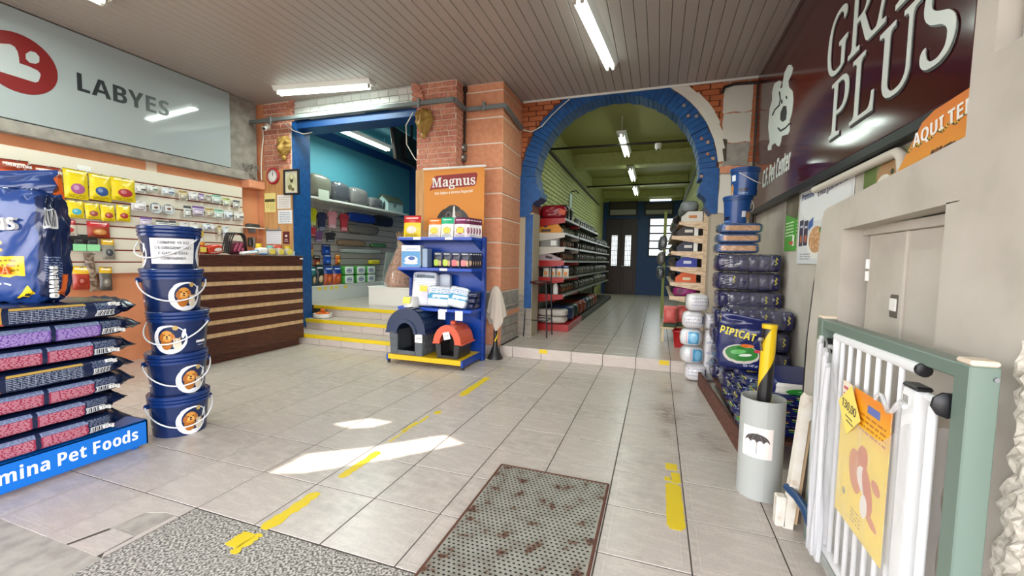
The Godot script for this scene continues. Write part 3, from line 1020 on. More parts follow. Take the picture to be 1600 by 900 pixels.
	part(cup, "hatch_lintel", box(0.1, 0.035, 0.69, 0.003), T.plaster, Vector3(0.87, 1.258, -1.855))
	for k in 2:
		part(cup, "hatch_hinge", tube([Vector3(0.832, 1.14 - 0.05 * k, -2.155), Vector3(0.832, 1.10 - 0.05 * k, -2.155)], 0.009, 8), T.white)
	var pull := part(cup, "hatch_pull", box(0.008, 0.085, 0.06, 0.004), mat("5d564e", 0.6), Vector3(0.833, 0.965, -1.925))
	part(pull, "pull_plate", box(0.01, 0.05, 0.05, 0.006), T.white, Vector3(-0.002, 0.005, -0.004))
	part(cup, "black_hose", tube([Vector3(0.765, 0.05, -2.585), Vector3(0.768, 0.7, -2.58), Vector3(0.775, 1.02, -2.55), Vector3(0.80, 1.22, -2.52)], 0.016, 8), T.black)
	# rough broken render at the foot of the pillar
	var rg := tool()
	rg.set_smooth_group(-1)
	fnl.seed = 5
	fnl.frequency = 1.0
	var rows := []
	for j in 61:
		var row := []
		var yy := 0.016 * j
		var edge := -1.225 + 0.02 * smoothstep(0.0, 0.9, yy) + 0.035 * fnl.get_noise_1d(yy * 9.0) + 0.02 * fnl.get_noise_1d(yy * 31.0)
		for i in 19:
			var zz := lerpf(edge, -1.0, i / 18.0)
			var dp := 0.0 if i == 0 else 0.012 + 0.014 * fnl.get_noise_2d(yy * 26.0, zz * 26.0) + 0.008 * fnl.get_noise_2d(yy * 70.0, zz * 70.0)
			row.append(Vector3(0.7485 - maxf(0.0, dp), yy, zz))
		rows.append(row)
	for j in 60:
		for i in 18:
			quad(rg, rows[j][i], rows[j][i + 1], rows[j + 1][i + 1], rows[j + 1][i])
	part(cup, "broken_render", done(rg), tri(ntex(0.05, 4, 71, ["a39a8c", "cdc6b9", "ddd7cb"], [0.2, 0.45, 0.7], 256), Vector3(3, 3, 3), 0.95, true))
	# street lintel that closes the room above the opening
	struct("wall_front", box(6.3, 0.7, 0.2), T.plaster, Vector3(-2.05, 2.95, -0.95))
	struct("wall_front_left", box(0.3, 3.3, 0.6), T.plaster, Vector3(-5.15, 1.55, -0.75))
	# unseen sheet added over the pavement, gaps shaped to cast the sun patches
	var aw2 := CSGBox3D.new()
	aw2.name = "added_sun_mask"
	aw2.size = Vector3(9.0, 0.03, 3.3)
	aw2.position = Vector3(-2.0, 2.72, 0.8)
	aw2.material = mat("9a9c9c", 0.6)
	aw2.set_meta("kind", "structure")
	var shift := Vector2(0.55, -0.545) / 0.9 * 2.72
	for hole in [[Vector2(-1.84, -1.56), Vector2(-1.83, -1.80), Vector2(-1.56, -1.99), Vector2(-1.22, -2.32), Vector2(-1.06, -2.25), Vector2(-1.35, -1.93), Vector2(-1.69, -1.62)], [Vector2(-2.0, -2.19), Vector2(-1.93, -2.28), Vector2(-1.83, -2.375), Vector2(-1.65, -2.375), Vector2(-1.73, -2.24), Vector2(-1.85, -2.17)]]:
		var cut := CSGPolygon3D.new()
		cut.name = "gap"
		cut.operation = CSGShape3D.OPERATION_SUBTRACTION
		var pp := PackedVector2Array()
		for p in hole:
			var q: Vector2 = p - shift - Vector2(-2.0, 0.8)
			pp.append(Vector2(q.x, -q.y))
		cut.polygon = pp
		cut.depth = 0.4
		cut.rotation_degrees = Vector3(-90, 0, 0)
		cut.position = Vector3(0, 0.2, 0)
		aw2.add_child(cut, true)
	add_child(aw2)

func lights() -> void:
	fluorescent("twin tube ceiling light above the counter, running across the room", Vector3(-3.73, CEIL, -4.0), deg_to_rad(97), 1.25, 1.35)
	fluorescent("twin tube ceiling light nearest the arch, pointing into the shop", Vector3(-0.575, CEIL, -3.79), deg_to_rad(-5), 1.25, 1.35)
	fluorescent("twin tube ceiling light over the slat wall, cut by the picture's top edge", Vector3(-4.1, CEIL, -1.55), 0.0, 1.25, 1.35)
	fluorescent("twin tube ceiling light in the blue alcove behind the steps", Vector3(-4.36, 2.975, -5.5), 0.0, 1.3, 1.2)
	fluorescent("twin tube ceiling light first in the green aisle", Vector3(-0.555, 2.93, -6.75), 0.0, 1.25, 0.42, 0.14)
	fluorescent("twin tube ceiling light second in the green aisle", Vector3(-0.57, 2.93, -9.0), 0.0, 1.2, 0.42, 0.14)
	fluorescent("twin tube ceiling light farthest in the green aisle", Vector3(-0.60, 2.93, -11.0), 0.0, 1.2, 0.42, 0.14)

# ---------------------------------------------------------------- signs, counter, wall fittings
func zy(pts: Array, thick: float, mirror := false) -> ArrayMesh:
	# an outline given as (z, y) in the world, raised by thick; turn the part by +90 (faces +x) or -90 (faces -x)
	var q := []
	for p in pts:
		q.append(Vector2(p[0] if mirror else -p[0], p[1]))
	return prism(q, thick)

func signs() -> void:
	# white wall sign
	var s := thing("wall_sign", "large glossy white sign with red round emblem high on the left wall", "sign", Vector3(-5.02, 2.18, -2.4))
	part(s, "panel", box(0.06, 0.895, 2.9, 0.004), mat("a4abae", 0.06), Vector3(-0.03, 0.4475, 0))
	var red := mat("7c1a1c", 0.3)
	var disc := []
	for i in 40:
		var t := TAU * i / 40.0
		disc.append([-2.04 + 2.4 + 0.235 * cos(t), 2.645 - 2.18 + 0.237 * sin(t)])
	part(s, "emblem", zy(disc, 0.003), red, Vector3.ZERO, Vector3(0, 90, 0))
	var blob := []
	for p in [[-1.90, 2.755], [-1.938, 2.753], [-1.992, 2.774], [-2.018, 2.765], [-2.033, 2.735], [-2.039, 2.69], [-2.04, 2.645], [-2.096, 2.643], [-2.146, 2.632], [-2.162, 2.615], [-2.164, 2.598], [-2.15, 2.545], [-2.13, 2.526], [-1.93, 2.532], [-1.87, 2.55], [-1.86, 2.6], [-1.87, 2.72]]:
		blob.append([p[0] + 2.4, p[1] - 2.18])
	part(s, "emblem_heart", zy(blob, 0.0045), mat("b4b8b9", 0.2), Vector3.ZERO, Vector3(0, 90, 0))
	var dot := []
	for p in [[-2.081, 2.739], [-2.109, 2.773], [-2.14, 2.776], [-2.162, 2.75], [-2.16, 2.707], [-2.136, 2.681], [-2.101, 2.676], [-2.08, 2.697]]:
		dot.append([p[0] + 2.4, p[1] - 2.18])
	part(s, "emblem_dot", zy(dot, 0.0045), mat("b4b8b9", 0.2), Vector3.ZERO, Vector3(0, 90, 0))
	letters(s, "LABYES", 0.155, mat("23282d", 0.35), Vector3(0.001, 2.642 - 2.18, -2.778 + 2.4), Vector3(0, 90, 0), "Droid Sans", true, 0.003, Vector2(1.04, 1.0))

	# dark red sign box on the right wall
	var r := thing("wall_sign", "dark red lit-box sign with white lettering on the right wall", "sign", Vector3(0.92, 1.68, -3.45))
	part(r, "panel", box(0.05, 1.39, 3.33, 0.004), mat("43151a", 0.12), Vector3(0.025, 0.695, 0))
	part(r, "frame", box(0.06, 0.05, 3.34, 0.004), T.black, Vector3(0.03, -0.022, 0))
	part(r, "frame", box(0.07, 1.42, 0.03, 0.004), T.black, Vector3(0.035, 0.69, -1.67))
	var wm := mat("cfd5d1", 0.4)
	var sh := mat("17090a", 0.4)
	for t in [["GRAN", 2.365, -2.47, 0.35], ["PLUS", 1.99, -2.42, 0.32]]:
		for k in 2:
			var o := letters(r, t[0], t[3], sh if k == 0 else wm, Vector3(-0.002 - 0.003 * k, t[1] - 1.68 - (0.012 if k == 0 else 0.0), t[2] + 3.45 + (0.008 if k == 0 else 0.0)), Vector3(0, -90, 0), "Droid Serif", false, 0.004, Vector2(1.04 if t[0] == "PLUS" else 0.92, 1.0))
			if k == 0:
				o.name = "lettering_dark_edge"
	letters(r, "C.F. Pet Center", 0.165, wm, Vector3(-0.003, 1.915 - 1.68, -4.2 + 3.45), Vector3(0, -90, 0), "Droid Sans", true, 0.003, Vector2(0.55, 1.0))
	var dog := []
	for p in [[-3.897, 2.665], [-3.839, 2.616], [-3.855, 2.581], [-3.949, 2.563], [-3.922, 2.507], [-3.81, 2.433], [-3.776, 2.359], [-3.789, 2.268], [-3.842, 2.223], [-3.824, 2.141], [-3.87, 2.126], [-3.989, 2.152], [-4.05, 2.164], [-4.065, 2.12], [-4.11, 2.095], [-4.178, 2.12], [-4.26, 2.165], [-4.375, 2.171], [-4.386, 2.133], [-4.508, 2.161], [-4.517, 2.199], [-4.454, 2.224], [-4.547, 2.383], [-4.531, 2.545], [-4.455, 2.593], [-4.474, 2.673], [-4.407, 2.72], [-4.247, 2.684], [-4.16, 2.64], [-4.199, 2.601], [-4.12, 2.575], [-4.118, 2.615], [-4.078, 2.68], [-3.977, 2.696]]:
		dog.append([p[0] + 3.45, p[1] - 1.68])
	var em := part(r, "dog_emblem", zy(dog, 0.003, true), wm, Vector3.ZERO, Vector3(0, -90, 0))
	var nose := []
	for p in [[-4.044, 2.403], [-3.959, 2.374], [-3.931, 2.315], [-3.945, 2.262], [-4.043, 2.275], [-4.124, 2.318], [-4.121, 2.377]]:
		nose.append([p[0] + 3.45, p[1] - 1.68])
	part(em, "dog_nose", zy(nose, 0.0015, true), T.black, Vector3(0, 0, 0.003))
	for l in [[[-4.169, 2.263], [-4.085, 2.216], [-3.947, 2.198], [-3.836, 2.197]], [[-4.192, 2.568], [-4.146, 2.491], [-4.166, 2.453], [-4.317, 2.465], [-4.394, 2.442]], [[-3.97, 2.45], [-3.95, 2.43]], [[-4.1, 2.47], [-4.09, 2.44]]]:
		var q := []
		for p in l:
			q.append(Vector3(p[0] + 3.45, p[1] - 1.68, 0.003))
		part(em, "dog_line", tube(q, 0.008, 5), T.black)

	# posters on the right wall
	var im := canvas(128, 256, "3c3a30")
	ell(im, 70, 60, 60, 70, "57503f")
	ell(im, 50, 70, 25, 30, "6e6552")
	pol(im, [Vector2(0, 90), Vector2(128, 125), Vector2(128, 256), Vector2(0, 256)], "3f9a2c")
	fine_print(im, 10, 130, 90, 60, 14, 5, "dff0d5")
	rct(im, 92, 190, 20, 45, "e9e7e0")
	rct(im, 60, 215, 40, 14, "c7382b")
	solo("poster", "narrow green and black poster beside the wrapped packs on the right wall", "poster", box(0.006, 0.46, 0.30), pic(im, 0.35), Vector3(0.976, 1.45, -3.86), Vector3.ZERO, "")
	im = canvas(256, 256, "d9dcdd")
	ell(im, 128, 60, 120, 60, "e6e8e8")
	for b in [[8, 105, 24, 90], [36, 110, 24, 84]]:
		rct(im, b[0], b[1], b[2], b[3], "1d2748")
		ell(im, b[0] + 12, b[1] + b[3] * 0.72, 8, 14, "a85a3a")
		rct(im, b[0] + 4, b[1] + 18, 16, 8, "c6cbe0")
	pol(im, [Vector2(62, 118), Vector2(88, 104), Vector2(88, 132), Vector2(62, 146)], "2a5ea8")
	ell(im, 108, 190, 48, 50, "eceae4")
	ell(im, 108, 178, 40, 42, "c99a6c")
	for i in 60:
		ell(im, 78 + rng.randf() * 60, 150 + rng.randf() * 52, 4, 5, ["d9b084", "b77e52", "e3c19a", "c08c4f"][i % 4])
	ell(im, 132, 150, 10, 10, "4f8a3a")
	fine_print(im, 20, 222, 60, 22, 8, 3, "6d7280")
	var po := thing("poster", "white pet food poster with bowl and two dark pouches on the right wall", "poster", Vector3(0.974, 1.12, -3.2))
	part(po, "sheet", box(0.006, 0.53, 0.90), pic(im, 0.3), Vector3(0, 0.265, 0))
	letters(po, "PremieR", 0.045, mat("26346e", 0.5), Vector3(-0.004, 0.475, -0.28), Vector3(0, -90, 0), "Droid Sans", true, 0.001)
	letters(po, "e Alta gastronomia", 0.05, mat("44496a", 0.5), Vector3(-0.004, 0.475, 0.15), Vector3(0, -90, 3), "Droid Sans", false, 0.001, Vector2(0.8, 1), true)
	im = canvas(128, 96, "8a8f6a")
	rct(im, 0, 0, 40, 96, "63763e")
	ell(im, 74, 50, 34, 44, "b08a62")
	pol(im, [Vector2(52, 20), Vector2(62, 0), Vector2(74, 18)], "9c7650")
	ell(im, 62, 66, 22, 26, "ece6da")
	ell(im, 84, 40, 5, 6, "3a3d20")
	ell(im, 60, 74, 6, 4, "c98a80")
	rct(im, 0, 84, 60, 12, "5aa23a")
	solo("poster", "small cat picture above the white cupboard on the right wall", "poster", box(0.006, 0.20, 0.42), pic(im, 0.3), Vector3(0.974, 1.52, -2.42))
	# orange cut-out banner hung behind the cupboard's top edge
	im = canvas(256, 128, "d97a22")
	for y in 128:
		for k in 2:
			rct(im, 128 * k, y, 128, 1, Color("d2701c").lerp(Color("e09a35"), y / 128.0).to_html(false))
	for i in 70:
		ell(im, 110 + rng.randf() * 90, 104 + rng.randf() * 22, 5, 4, ["5a3418", "7d4c20", "3f2510"][i % 3])
	for i in 40:
		ell(im, 30 + i * 5.2, 78 - i * 0.7 + 5 * sin(i), 3.5, 3.5, "3a2a12")
		ell(im, 31 + i * 5.2, 77 - i * 0.7 + 5 * sin(i), 2.2, 2.2, "e8c93c")
	var bn := thing("hanging_banner", "orange cut-out banner with slanted white words above the white cupboard", "banner", Vector3(0.80, 1.40, -1.7))
	var bp := []
	for p in [[-1.90, 1.442], [-1.762, 1.581], [-1.70, 1.60], [-1.44, 1.615], [-1.43, 1.50], [-1.45, 1.465], [-1.50, 1.447], [-1.567, 1.447]]:
		bp.append([p[0] + 1.7, p[1] - 1.40])
	part(bn, "sheet", zy(bp, 0.004, true), pic(im, 0.35), Vector3.ZERO, Vector3(0, -90, 0))
	letters(bn, "AQUI TEM", 0.042, T.white, Vector3(-0.006, 0.147, 0.05), Vector3(0, -90, 6), "Droid Sans", true, 0.001, Vector2(1.1, 1), true)
	# grey cables bundled on the top of the cupboard
	solo("cable_bundle", "pale wrapped pipes lying behind the cat picture over the cupboard", "pipe", tube([Vector3(0.955, 1.605, -3.3), Vector3(0.955, 1.605, -2.35), Vector3(0.95, 1.60, -2.27), Vector3(0.945, 1.57, -2.22), Vector3(0.945, 1.50, -2.20), Vector3(0.945, 1.42, -2.19)], 0.022, 10), mat("cfc7bb", 0.7))
	solo("cable_bundle", "pale curved pipe beside the orange banner over the cupboard", "pipe", tube([Vector3(0.93, 1.43, -2.09), Vector3(0.925, 1.50, -2.07), Vector3(0.92, 1.545, -2.0), Vector3(0.915, 1.565, -1.88), Vector3(0.91, 1.59, -1.6)], 0.032, 10), mat("d3cbbf", 0.7))

func counter() -> void:
	var c := thing("shop_counter", "tall wooden counter with dark and light horizontal stripes", "counter", Vector3(-4.18, 0, -3.43))
	# local x runs out of the front; the length lies along z
	part(c, "carcass", box(0.5, 1.0, 1.36, 0.003), T.wood, Vector3(-0.272, 0.585, 0))
	part(c, "plinth", box(0.44, 0.09, 1.28), T.wenge, Vector3(-0.27, 0.045, -0.01))
	# front: seven dark boards with six light strips between
	var ys := [1.085, 1.005, 0.95, 0.866, 0.825, 0.757, 0.715, 0.645, 0.605, 0.537, 0.497, 0.428, 0.385, 0.324, 0.285, 0.085]
	ys = [1.087, 1.010, 0.955, 0.865, 0.823, 0.757, 0.712, 0.646, 0.602, 0.535, 0.492, 0.424, 0.382, 0.310, 0.270, 0.09]
	var k := 0
	var yt := 1.087
	var plan := [[0.098, 1], [0.055, 0], [0.098, 1], [0.044, 0], [0.082, 1], [0.048, 0], [0.085, 1], [0.046, 0], [0.085, 1], [0.046, 0], [0.085, 1], [0.046, 0], [0.18, 1]]
	for p in plan:
		var dark: bool = p[1] == 1
		part(c, "dark_board" if dark else "light_strip", box(0.022 if dark else 0.014, p[0] - 0.002, 1.36, 0.0015), T.wenge if dark else T.wood, Vector3(-0.011 if dark else -0.015, yt - p[0] / 2, 0))
		yt -= p[0]
	part(c, "end_panel", box(0.53, 1.0, 0.02, 0.002), T.wood, Vector3(-0.262, 0.585, 0.684))
	part(c, "worktop", box(0.53, 0.025, 1.37, 0.003), T.wenge, Vector3(-0.262, 1.098, 0))
	part(c, "price_tag", box(0.002, 0.018, 0.05), T.white, Vector3(0.004, 1.075, -0.655))
	# white tubular rack beside the counter's end
	var r := thing("tubular_rack", "white bent-tube rack standing against the counter's end", "rack", Vector3(-4.05, 0, -2.62))
	var wt := mat("e6e4df", 0.35)
	for x in [0.0, -0.36]:
		part(r, "leg", tube([Vector3(x, 0.012, 0), Vector3(x, 0.70, 0), Vector3(x - 0.008, 0.725, 0), Vector3(x - 0.03, 0.74, 0)] if x == 0.0 else [Vector3(x, 0.012, 0), Vector3(x, 0.70, 0), Vector3(x + 0.008, 0.725, 0), Vector3(x + 0.03, 0.74, 0)], 0.011, 8), wt)
		part(r, "foot", cyl(0.013, 0.015, 10), T.black, Vector3(x, 0, 0))
	part(r, "top_rail", tube([Vector3(-0.03, 0.74, 0), Vector3(-0.33, 0.74, 0)], 0.011, 8), wt)
	part(r, "cross_rail", tube([Vector3(0, 0.655, 0), Vector3(-0.36, 0.655, 0)], 0.009, 8), wt)
	part(r, "cross_rail", tube([Vector3(0, 0.12, 0), Vector3(-0.36, 0.12, 0)], 0.009, 8), wt)
	part(r, "back_board", box(0.34, 0.5, 0.006), mat("a4825c", 0.6), Vector3(-0.18, 0.39, -0.012))

func pillar_fittings() -> void:
	# galvanised cable channel running round the pillars
	var ch := thing("cable_channel", "grey perforated metal channel bolted along the tops of the pillars", "cable channel", Vector3(0, 0, 0))
	var ch2 := thing("cable_channel", "grey metal channel returning round the banded pilaster to the arch", "cable channel", Vector3(0, 0, 0))
	var n := 0
	for s in [[Vector3(-5.06, 2.825, -4.16), Vector3(-2.13, 2.812, -4.16)], [Vector3(-2.13, 2.812, -4.18), Vector3(-2.13, 2.80, -4.43)], [Vector3(-2.11, 2.80, -4.45), Vector3(-1.655, 2.80, -4.45)], [Vector3(-1.655, 2.80, -4.45), Vector3(-1.655, 2.73, -5.08)]]:
		var a: Vector3 = s[0]
		var b: Vector3 = s[1]
		var d := b - a
		var st := tool()
		var yaw := atan2(-d.z, d.x)
		add_box(st, (a + b) / 2, Vector3(d.length(), 0.045, 0.04), 0.003, Basis.from_euler(Vector3(0, yaw, asin(d.y / d.length()))))
		part(ch if n == 0 else ch2, "channel_length", done(st), T.zinc)
		n += 1
	for x in [-4.7, -2.55, -1.9]:
		part(ch if x < -2.2 else ch2, "clamp", box(0.03, 0.10, 0.02, 0.003), T.steel, Vector3(x, 2.81, -4.135 if x < -2.2 else -4.423))
		part(ch if x < -2.2 else ch2, "clamp_stem", box(0.012, 0.02, 0.13 if x < -2.2 else 0.06), T.steel, Vector3(x, 2.85, -4.205 if x < -2.2 else -4.465))
	# white bullet camera
	var cam := thing("security_camera", "small white bullet camera under the metal channel", "camera", Vector3(-4.80, 2.74, -4.18))
	part(cam, "mount", box(0.05, 0.06, 0.05, 0.008), T.white, Vector3(-0.01, 0.025, -0.02))
	part(cam, "camera_body", lathe([Vector2(0, 0), Vector2(0.022, 0), Vector2(0.025, 0.02), Vector2(0.025, 0.09), Vector2(0.02, 0.1), Vector2(0, 0.1)], 12), T.white, Vector3(-0.02, 0.01, -0.01), Vector3(115, 30, 0))
	part(cam, "camera_lens", cyl(0.018, 0.006, 12), T.black, Vector3(0.028, -0.033, 0.075), Vector3(115, 30, 0))
	var d2 := thing("security_camera", "small white dome camera on the dark aisle rail", "camera", Vector3(-0.06, 2.70, -6.45))
	part(d2, "dome", lathe([Vector2(0, 0), Vector2(0.03, 0.012), Vector2(0.045, 0.045), Vector2(0.045, 0.1), Vector2(0, 0.1)], 14), T.white)
	part(d2, "camera_lens", lathe([Vector2(0, -0.004), Vector2(0.016, 0.004), Vector2(0.016, 0.02), Vector2(0, 0.02)], 10), T.black, Vector3(0, 0, 0.02))
	# gilt lion masks
	for s in [[Vector3(-4.60, 2.505, -4.262), "gilded plaster lion mask on the left brick pillar", 1.0, -14.0], [Vector3(-2.555, 2.645, -4.27), "gilded plaster lion mask on the middle brick pillar", 1.08, 4.0]]:
		var m := thing("lion_mask", s[1], "relief mask", s[0], 0.0, "gilded lion masks")
		var g := mat("a07c38", 0.6, 0.1)
		var st := tool()
		fnl.seed = 3
		fnl.frequency = 1.0
		var N := 18
		st.set_smooth_group(1)
		for j in N:
			for i in N:
				var q := []
				for c in [[0, 0], [1, 0], [1, 1], [0, 1]]:
					var u: float = (i + c[0]) / float(N) * 2.0 - 1.0
					var v: float = (j + c[1]) / float(N) * 2.0 - 1.0
					# square to disc
					var p := Vector2(u * sqrt(1.0 - v * v / 2.0), v * sqrt(1.0 - u * u / 2.0))
					var rr := p.length()
					var z := 0.07 * sqrt(maxf(0.0, 1.0 - rr * rr))
					z += 0.045 * exp(-(p - Vector2(0, -0.28)).length_squared() / 0.06)
					z += 0.02 * exp(-(p - Vector2(0, 0.12)).length_squared() / 0.05)
					for e in [-1.0, 1.0]:
						z -= 0.05 * exp(-(p - Vector2(0.3 * e, 0.16)).length_squared() / 0.012)
						z += 0.03 * exp(-(p - Vector2(0.62 * e, 0.55)).length_squared() / 0.03)
						z += 0.02 * exp(-(p - Vector2(0.2 * e, -0.42)).length_squared() / 0.02)
					z -= 0.025 * exp(-(p - Vector2(0, -0.6)).length_squared() / 0.012)
					z += 0.034 * fnl.get_noise_2d(p.x * 4.0, p.y * 4.0) * smoothstep(0.3, 0.8, rr) + 0.012 * sin(atan2(p.y, p.x) * 13.0) * smoothstep(0.45, 0.9, rr)
					var taper := 1.0 - 0.45 * smoothstep(0.2, -1.0, p.y)
					q.append(Vector3(p.x * 0.105 * taper * s[2], p.y * 0.14 * s[2], maxf(0.0, z)))
				quad(st, q[0], q[1], q[2], q[3])
		var f := part(m, "face", done(st), g)
		f.rotation_degrees = Vector3(0, 0, s[3])
		part(m, "backing", lathe([Vector2(0, 0), Vector2(0.09, 0), Vector2(0.095, 0.012), Vector2(0, 0.012)], 16), g, Vector3(0, 0.01, -0.006), Vector3(90, 0, 0))
		for e in [-1.0, 1.0]:
			part(m, "ear", pack(0.045, 0.05, 0.03, 2.2, 0.2, 4, 3), g, Vector3(e * 0.075, 0.10, 0.03))
		part(m, "muzzle_drop", pack(0.07, 0.07, 0.05, 2.2, 0.3, 5, 4), g, Vector3(0, -0.14 * s[2], 0.02))
	# cables
	for c in [["thin pale cable looping from the channel over the left pillar", [Vector3(-4.53, 2.78, -4.2), Vector3(-4.45, 2.70, -4.26), Vector3(-4.33, 2.66, -4.3), Vector3(-4.22, 2.68, -4.33)]], ["pale cable hanging beside the wall screen under the lintel", [Vector3(-2.72, 2.78, -4.3), Vector3(-2.85, 2.66, -4.35), Vector3(-2.86, 2.45, -4.38), Vector3(-2.76, 2.28, -4.4), Vector3(-2.70, 2.24, -4.4)]], ["white cable drooping from the channel to the arch top", [Vector3(-1.66, 2.72, -5.05), Vector3(-1.55, 2.70, -5.12), Vector3(-1.42, 2.76, -5.13), Vector3(-1.30, 2.88, -5.13), Vector3(-1.18, 2.98, -5.13), Vector3(-1.08, 3.05, -5.13)]], ["thin pale cable running down the left edge of the left pillar", [Vector3(-4.97, 2.80, -4.25), Vector3(-4.95, 2.66, -4.25), Vector3(-4.98, 2.5, -4.25), Vector3(-5.0, 2.3, -4.25), Vector3(-5.0, 2.1, -4.25)]]]:
		var st := tool()
		add_tube(st, c[1], 0.007, 6)
		solo("cable", c[0], "cable", done(st), mat("d8d4cc", 0.5), Vector3.ZERO, Vector3.ZERO, "loose cables on the pillars")
	var tg := tool()
	for i in 9:
		var q := []
		for k in 7:
			q.append(Vector3(-5.04 + 0.02 * sin(i * 2.1 + k), 2.20 + 0.09 * absf(sin(k * 0.9 + i)) - 0.03 * k * (i % 2), -4.05 - 0.03 * k + 0.02 * cos(i * 3.0 + k * 1.7)))
		add_tube(tg, q, 0.004, 5)
	solo("cable_tangle", "grey tangle of old cables on the ledge at the sign's end", "cable", done(tg), mat("8f8b84", 0.7))
	# brown pipe with two grey boxes between brick pillar and pilaster
	var pp := thing("conduit_pipe", "dark rusty conduit with two small outlet boxes beside the brick pillar", "conduit", Vector3(-2.15, 2.25, -4.47))
	part(pp, "pipe", tube([Vector3(0, 0.10, 0), Vector3(0, 0.78, 0)], 0.014, 8), mat("3a221b", 0.6, 0.3))
	part(pp, "pipe_cap", cyl(0.026, 0.05, 10), mat("3a221b", 0.6, 0.3), Vector3(0, 0.76, 0))
	for y in [0.0, 0.11]:
		var b := part(pp, "outlet_box", box(0.05, 0.085, 0.05, 0.006), mat("5d544e", 0.5, 0.3), Vector3(0, y + 0.02, 0.01))
		part(b, "outlet", box(0.02, 0.03, 0.006, 0.002), T.white, Vector3(-0.005, 0, 0.026))
	# notices, clock and picture on the board of the left pillar
	var ck := thing("wall_clock", "round wall clock with red rim on the left pillar's board", "clock", Vector3(-4.80, 2.145, -4.262))
	part(ck, "rim", lathe([Vector2(0.078, 0), Vector2(0.105, 0), Vector2(0.108, 0.018), Vector2(0.095, 0.03), Vector2(0.08, 0.024)], 28), mat("a3222a", 0.35), Vector3.ZERO, Vector3(90, 0, 0))
	part(ck, "dial", cyl(0.085, 0.015, 28), mat("e8e6e2", 0.4), Vector3.ZERO, Vector3(90, 0, 0))
	for i in 12:
		var t := TAU * i / 12.0
		part(ck, "hour_mark", box(0.006, 0.016, 0.002), T.black, Vector3(sin(t) * 0.066, cos(t) * 0.066, 0.016), Vector3(0, 0, -rad_to_deg(t)))
	part(ck, "clock_hand", box(0.005, 0.055, 0.002), T.black, Vector3(0.0, 0.025, 0.018))
	part(ck, "clock_hand", box(0.006, 0.04, 0.002), T.black, Vector3(-0.004, 0.018, 0.0185), Vector3(0, 0, 12))
	var im := canvas(96, 120, "cfc9b0")
	ell(im, 48, 60, 40, 52, "b9b692")
	ell(im, 50, 40, 17, 20, "8c8360")
	ell(im, 50, 52, 12, 12, "3a3022")
	ell(im, 50, 30, 10, 12, "d7cfae")
	ell(im, 36, 90, 18, 16, "75704f")
	ell(im, 66, 84, 14, 14, "cdc6a4")
	ell(im, 60, 104, 12, 10, "6a5a40")
	var pf := thing("picture_frame", "black framed dog picture hung at the left pillar's blue edge", "picture", Vector3(-4.475, 2.05, -4.24))
	part(pf, "print", box(0.19, 0.25, 0.006), pic(im, 0.3), Vector3(0, 0, 0.004))
	part(pf, "mount", box(0.22, 0.28, 0.006), T.white, Vector3(0, 0, 0.0))
	for s in [-1.0, 1.0]:
		part(pf, "frame_bar", box(0.024, 0.32, 0.024, 0.003), T.black, Vector3(s * 0.115, 0, 0.004))
		part(pf, "frame_bar", box(0.254, 0.024, 0.024, 0.003), T.black, Vector3(0, s * 0.148, 0.004))
	part(pf, "hanger", box(0.02, 0.02, 0.03), T.black, Vector3(-0.06, 0.12, -0.018))
	for p in [["yellow printed notice pinned under the clock", "e3d58a", Vector3(-4.872, 1.803, -4.262), 0.19, 0.25], ["white lined notice pinned beside the yellow one", "e6e4e0", Vector3(-4.635, 1.81, -4.262), 0.225, 0.18], ["white notice with blue lines pinned below the other white one", "dfe3e6", Vector3(-4.62, 1.615, -4.262), 0.235, 0.175]]:
		im = canvas(96, 96, p[1])
		if p[1] == "e3d58a":
			rct(im, 4, 30, 86, 14, "4c4a22")
			ell(im, 26, 62, 12, 12, "9d9552")
			ell(im, 26, 62, 9, 9, p[1])
			fine_print(im, 46, 54, 40, 30, 7, 2, "8d8546")
		else:
			fine_print(im, 12, 16, 72, 66, 13, 5, "8b91a6" if p[1] == "dfe3e6" else "c0b7b4")
		solo("notice", p[0], "notice", box(p[3], p[4], 0.004), pic(im, 0.6), p[2])
	var cal := thing("wall_calendar", "small white calendar with grey spine on the pillar's board", "calendar", Vector3(-4.82, 1.255, -4.262))
	im = canvas(96, 64, "dfe0e8")
	for i in 6:
		rct(im, 6, 8 + i * 9, 84, 1, "a9abba")
	part(cal, "page", box(0.255, 0.17, 0.005), pic(im, 0.6), Vector3(0, 0.09, 0))
	part(cal, "spine", box(0.26, 0.022, 0.012, 0.003), mat("6f747c", 0.5), Vector3(0, 0.185, 0.002))
	for s in [-1.0, 1.0]:
		part(cal, "clip", box(0.03, 0.045, 0.012, 0.003), T.steel, Vector3(s * 0.10, 0.20, 0.005))
	im = canvas(64, 96, "5e1c22")
	ell(im, 32, 34, 12, 9, "e4dcd8")
	rct(im, 18, 60, 28, 6, "d9cfcc")
	rct(im, 12, 74, 40, 5, "c9b7b6")
	solo("leaflet", "dark red leaflet pinned right of the calendar", "leaflet", box(0.11, 0.16, 0.004), pic(im, 0.5), Vector3(-4.605, 1.345, -4.262))
	# small things on a shelf at the wall corner
	var sh := thing("corner_shelf", "small white corner shelf at the end of the orange wall", "shelf", Vector3(-5.02, 1.46, -4.12))
	part(sh, "board", box(0.15, 0.012, 0.24, 0.002), T.white, Vector3.ZERO)
	part(sh, "bracket", box(0.12, 0.06, 0.01), T.steel, Vector3(-0.01, -0.03, 0))
	solo("router", "dark flat router lying on the corner shelf", "router", pack(0.10, 0.05, 0.16, 6, 0.0, 1, 4), mat("3b3835", 0.5), Vector3(-5.02, 1.491, -4.12))
	var ph := thing("wall_phone", "dark handset hung below the corner shelf", "phone", Vector3(-5.07, 1.28, -4.14))
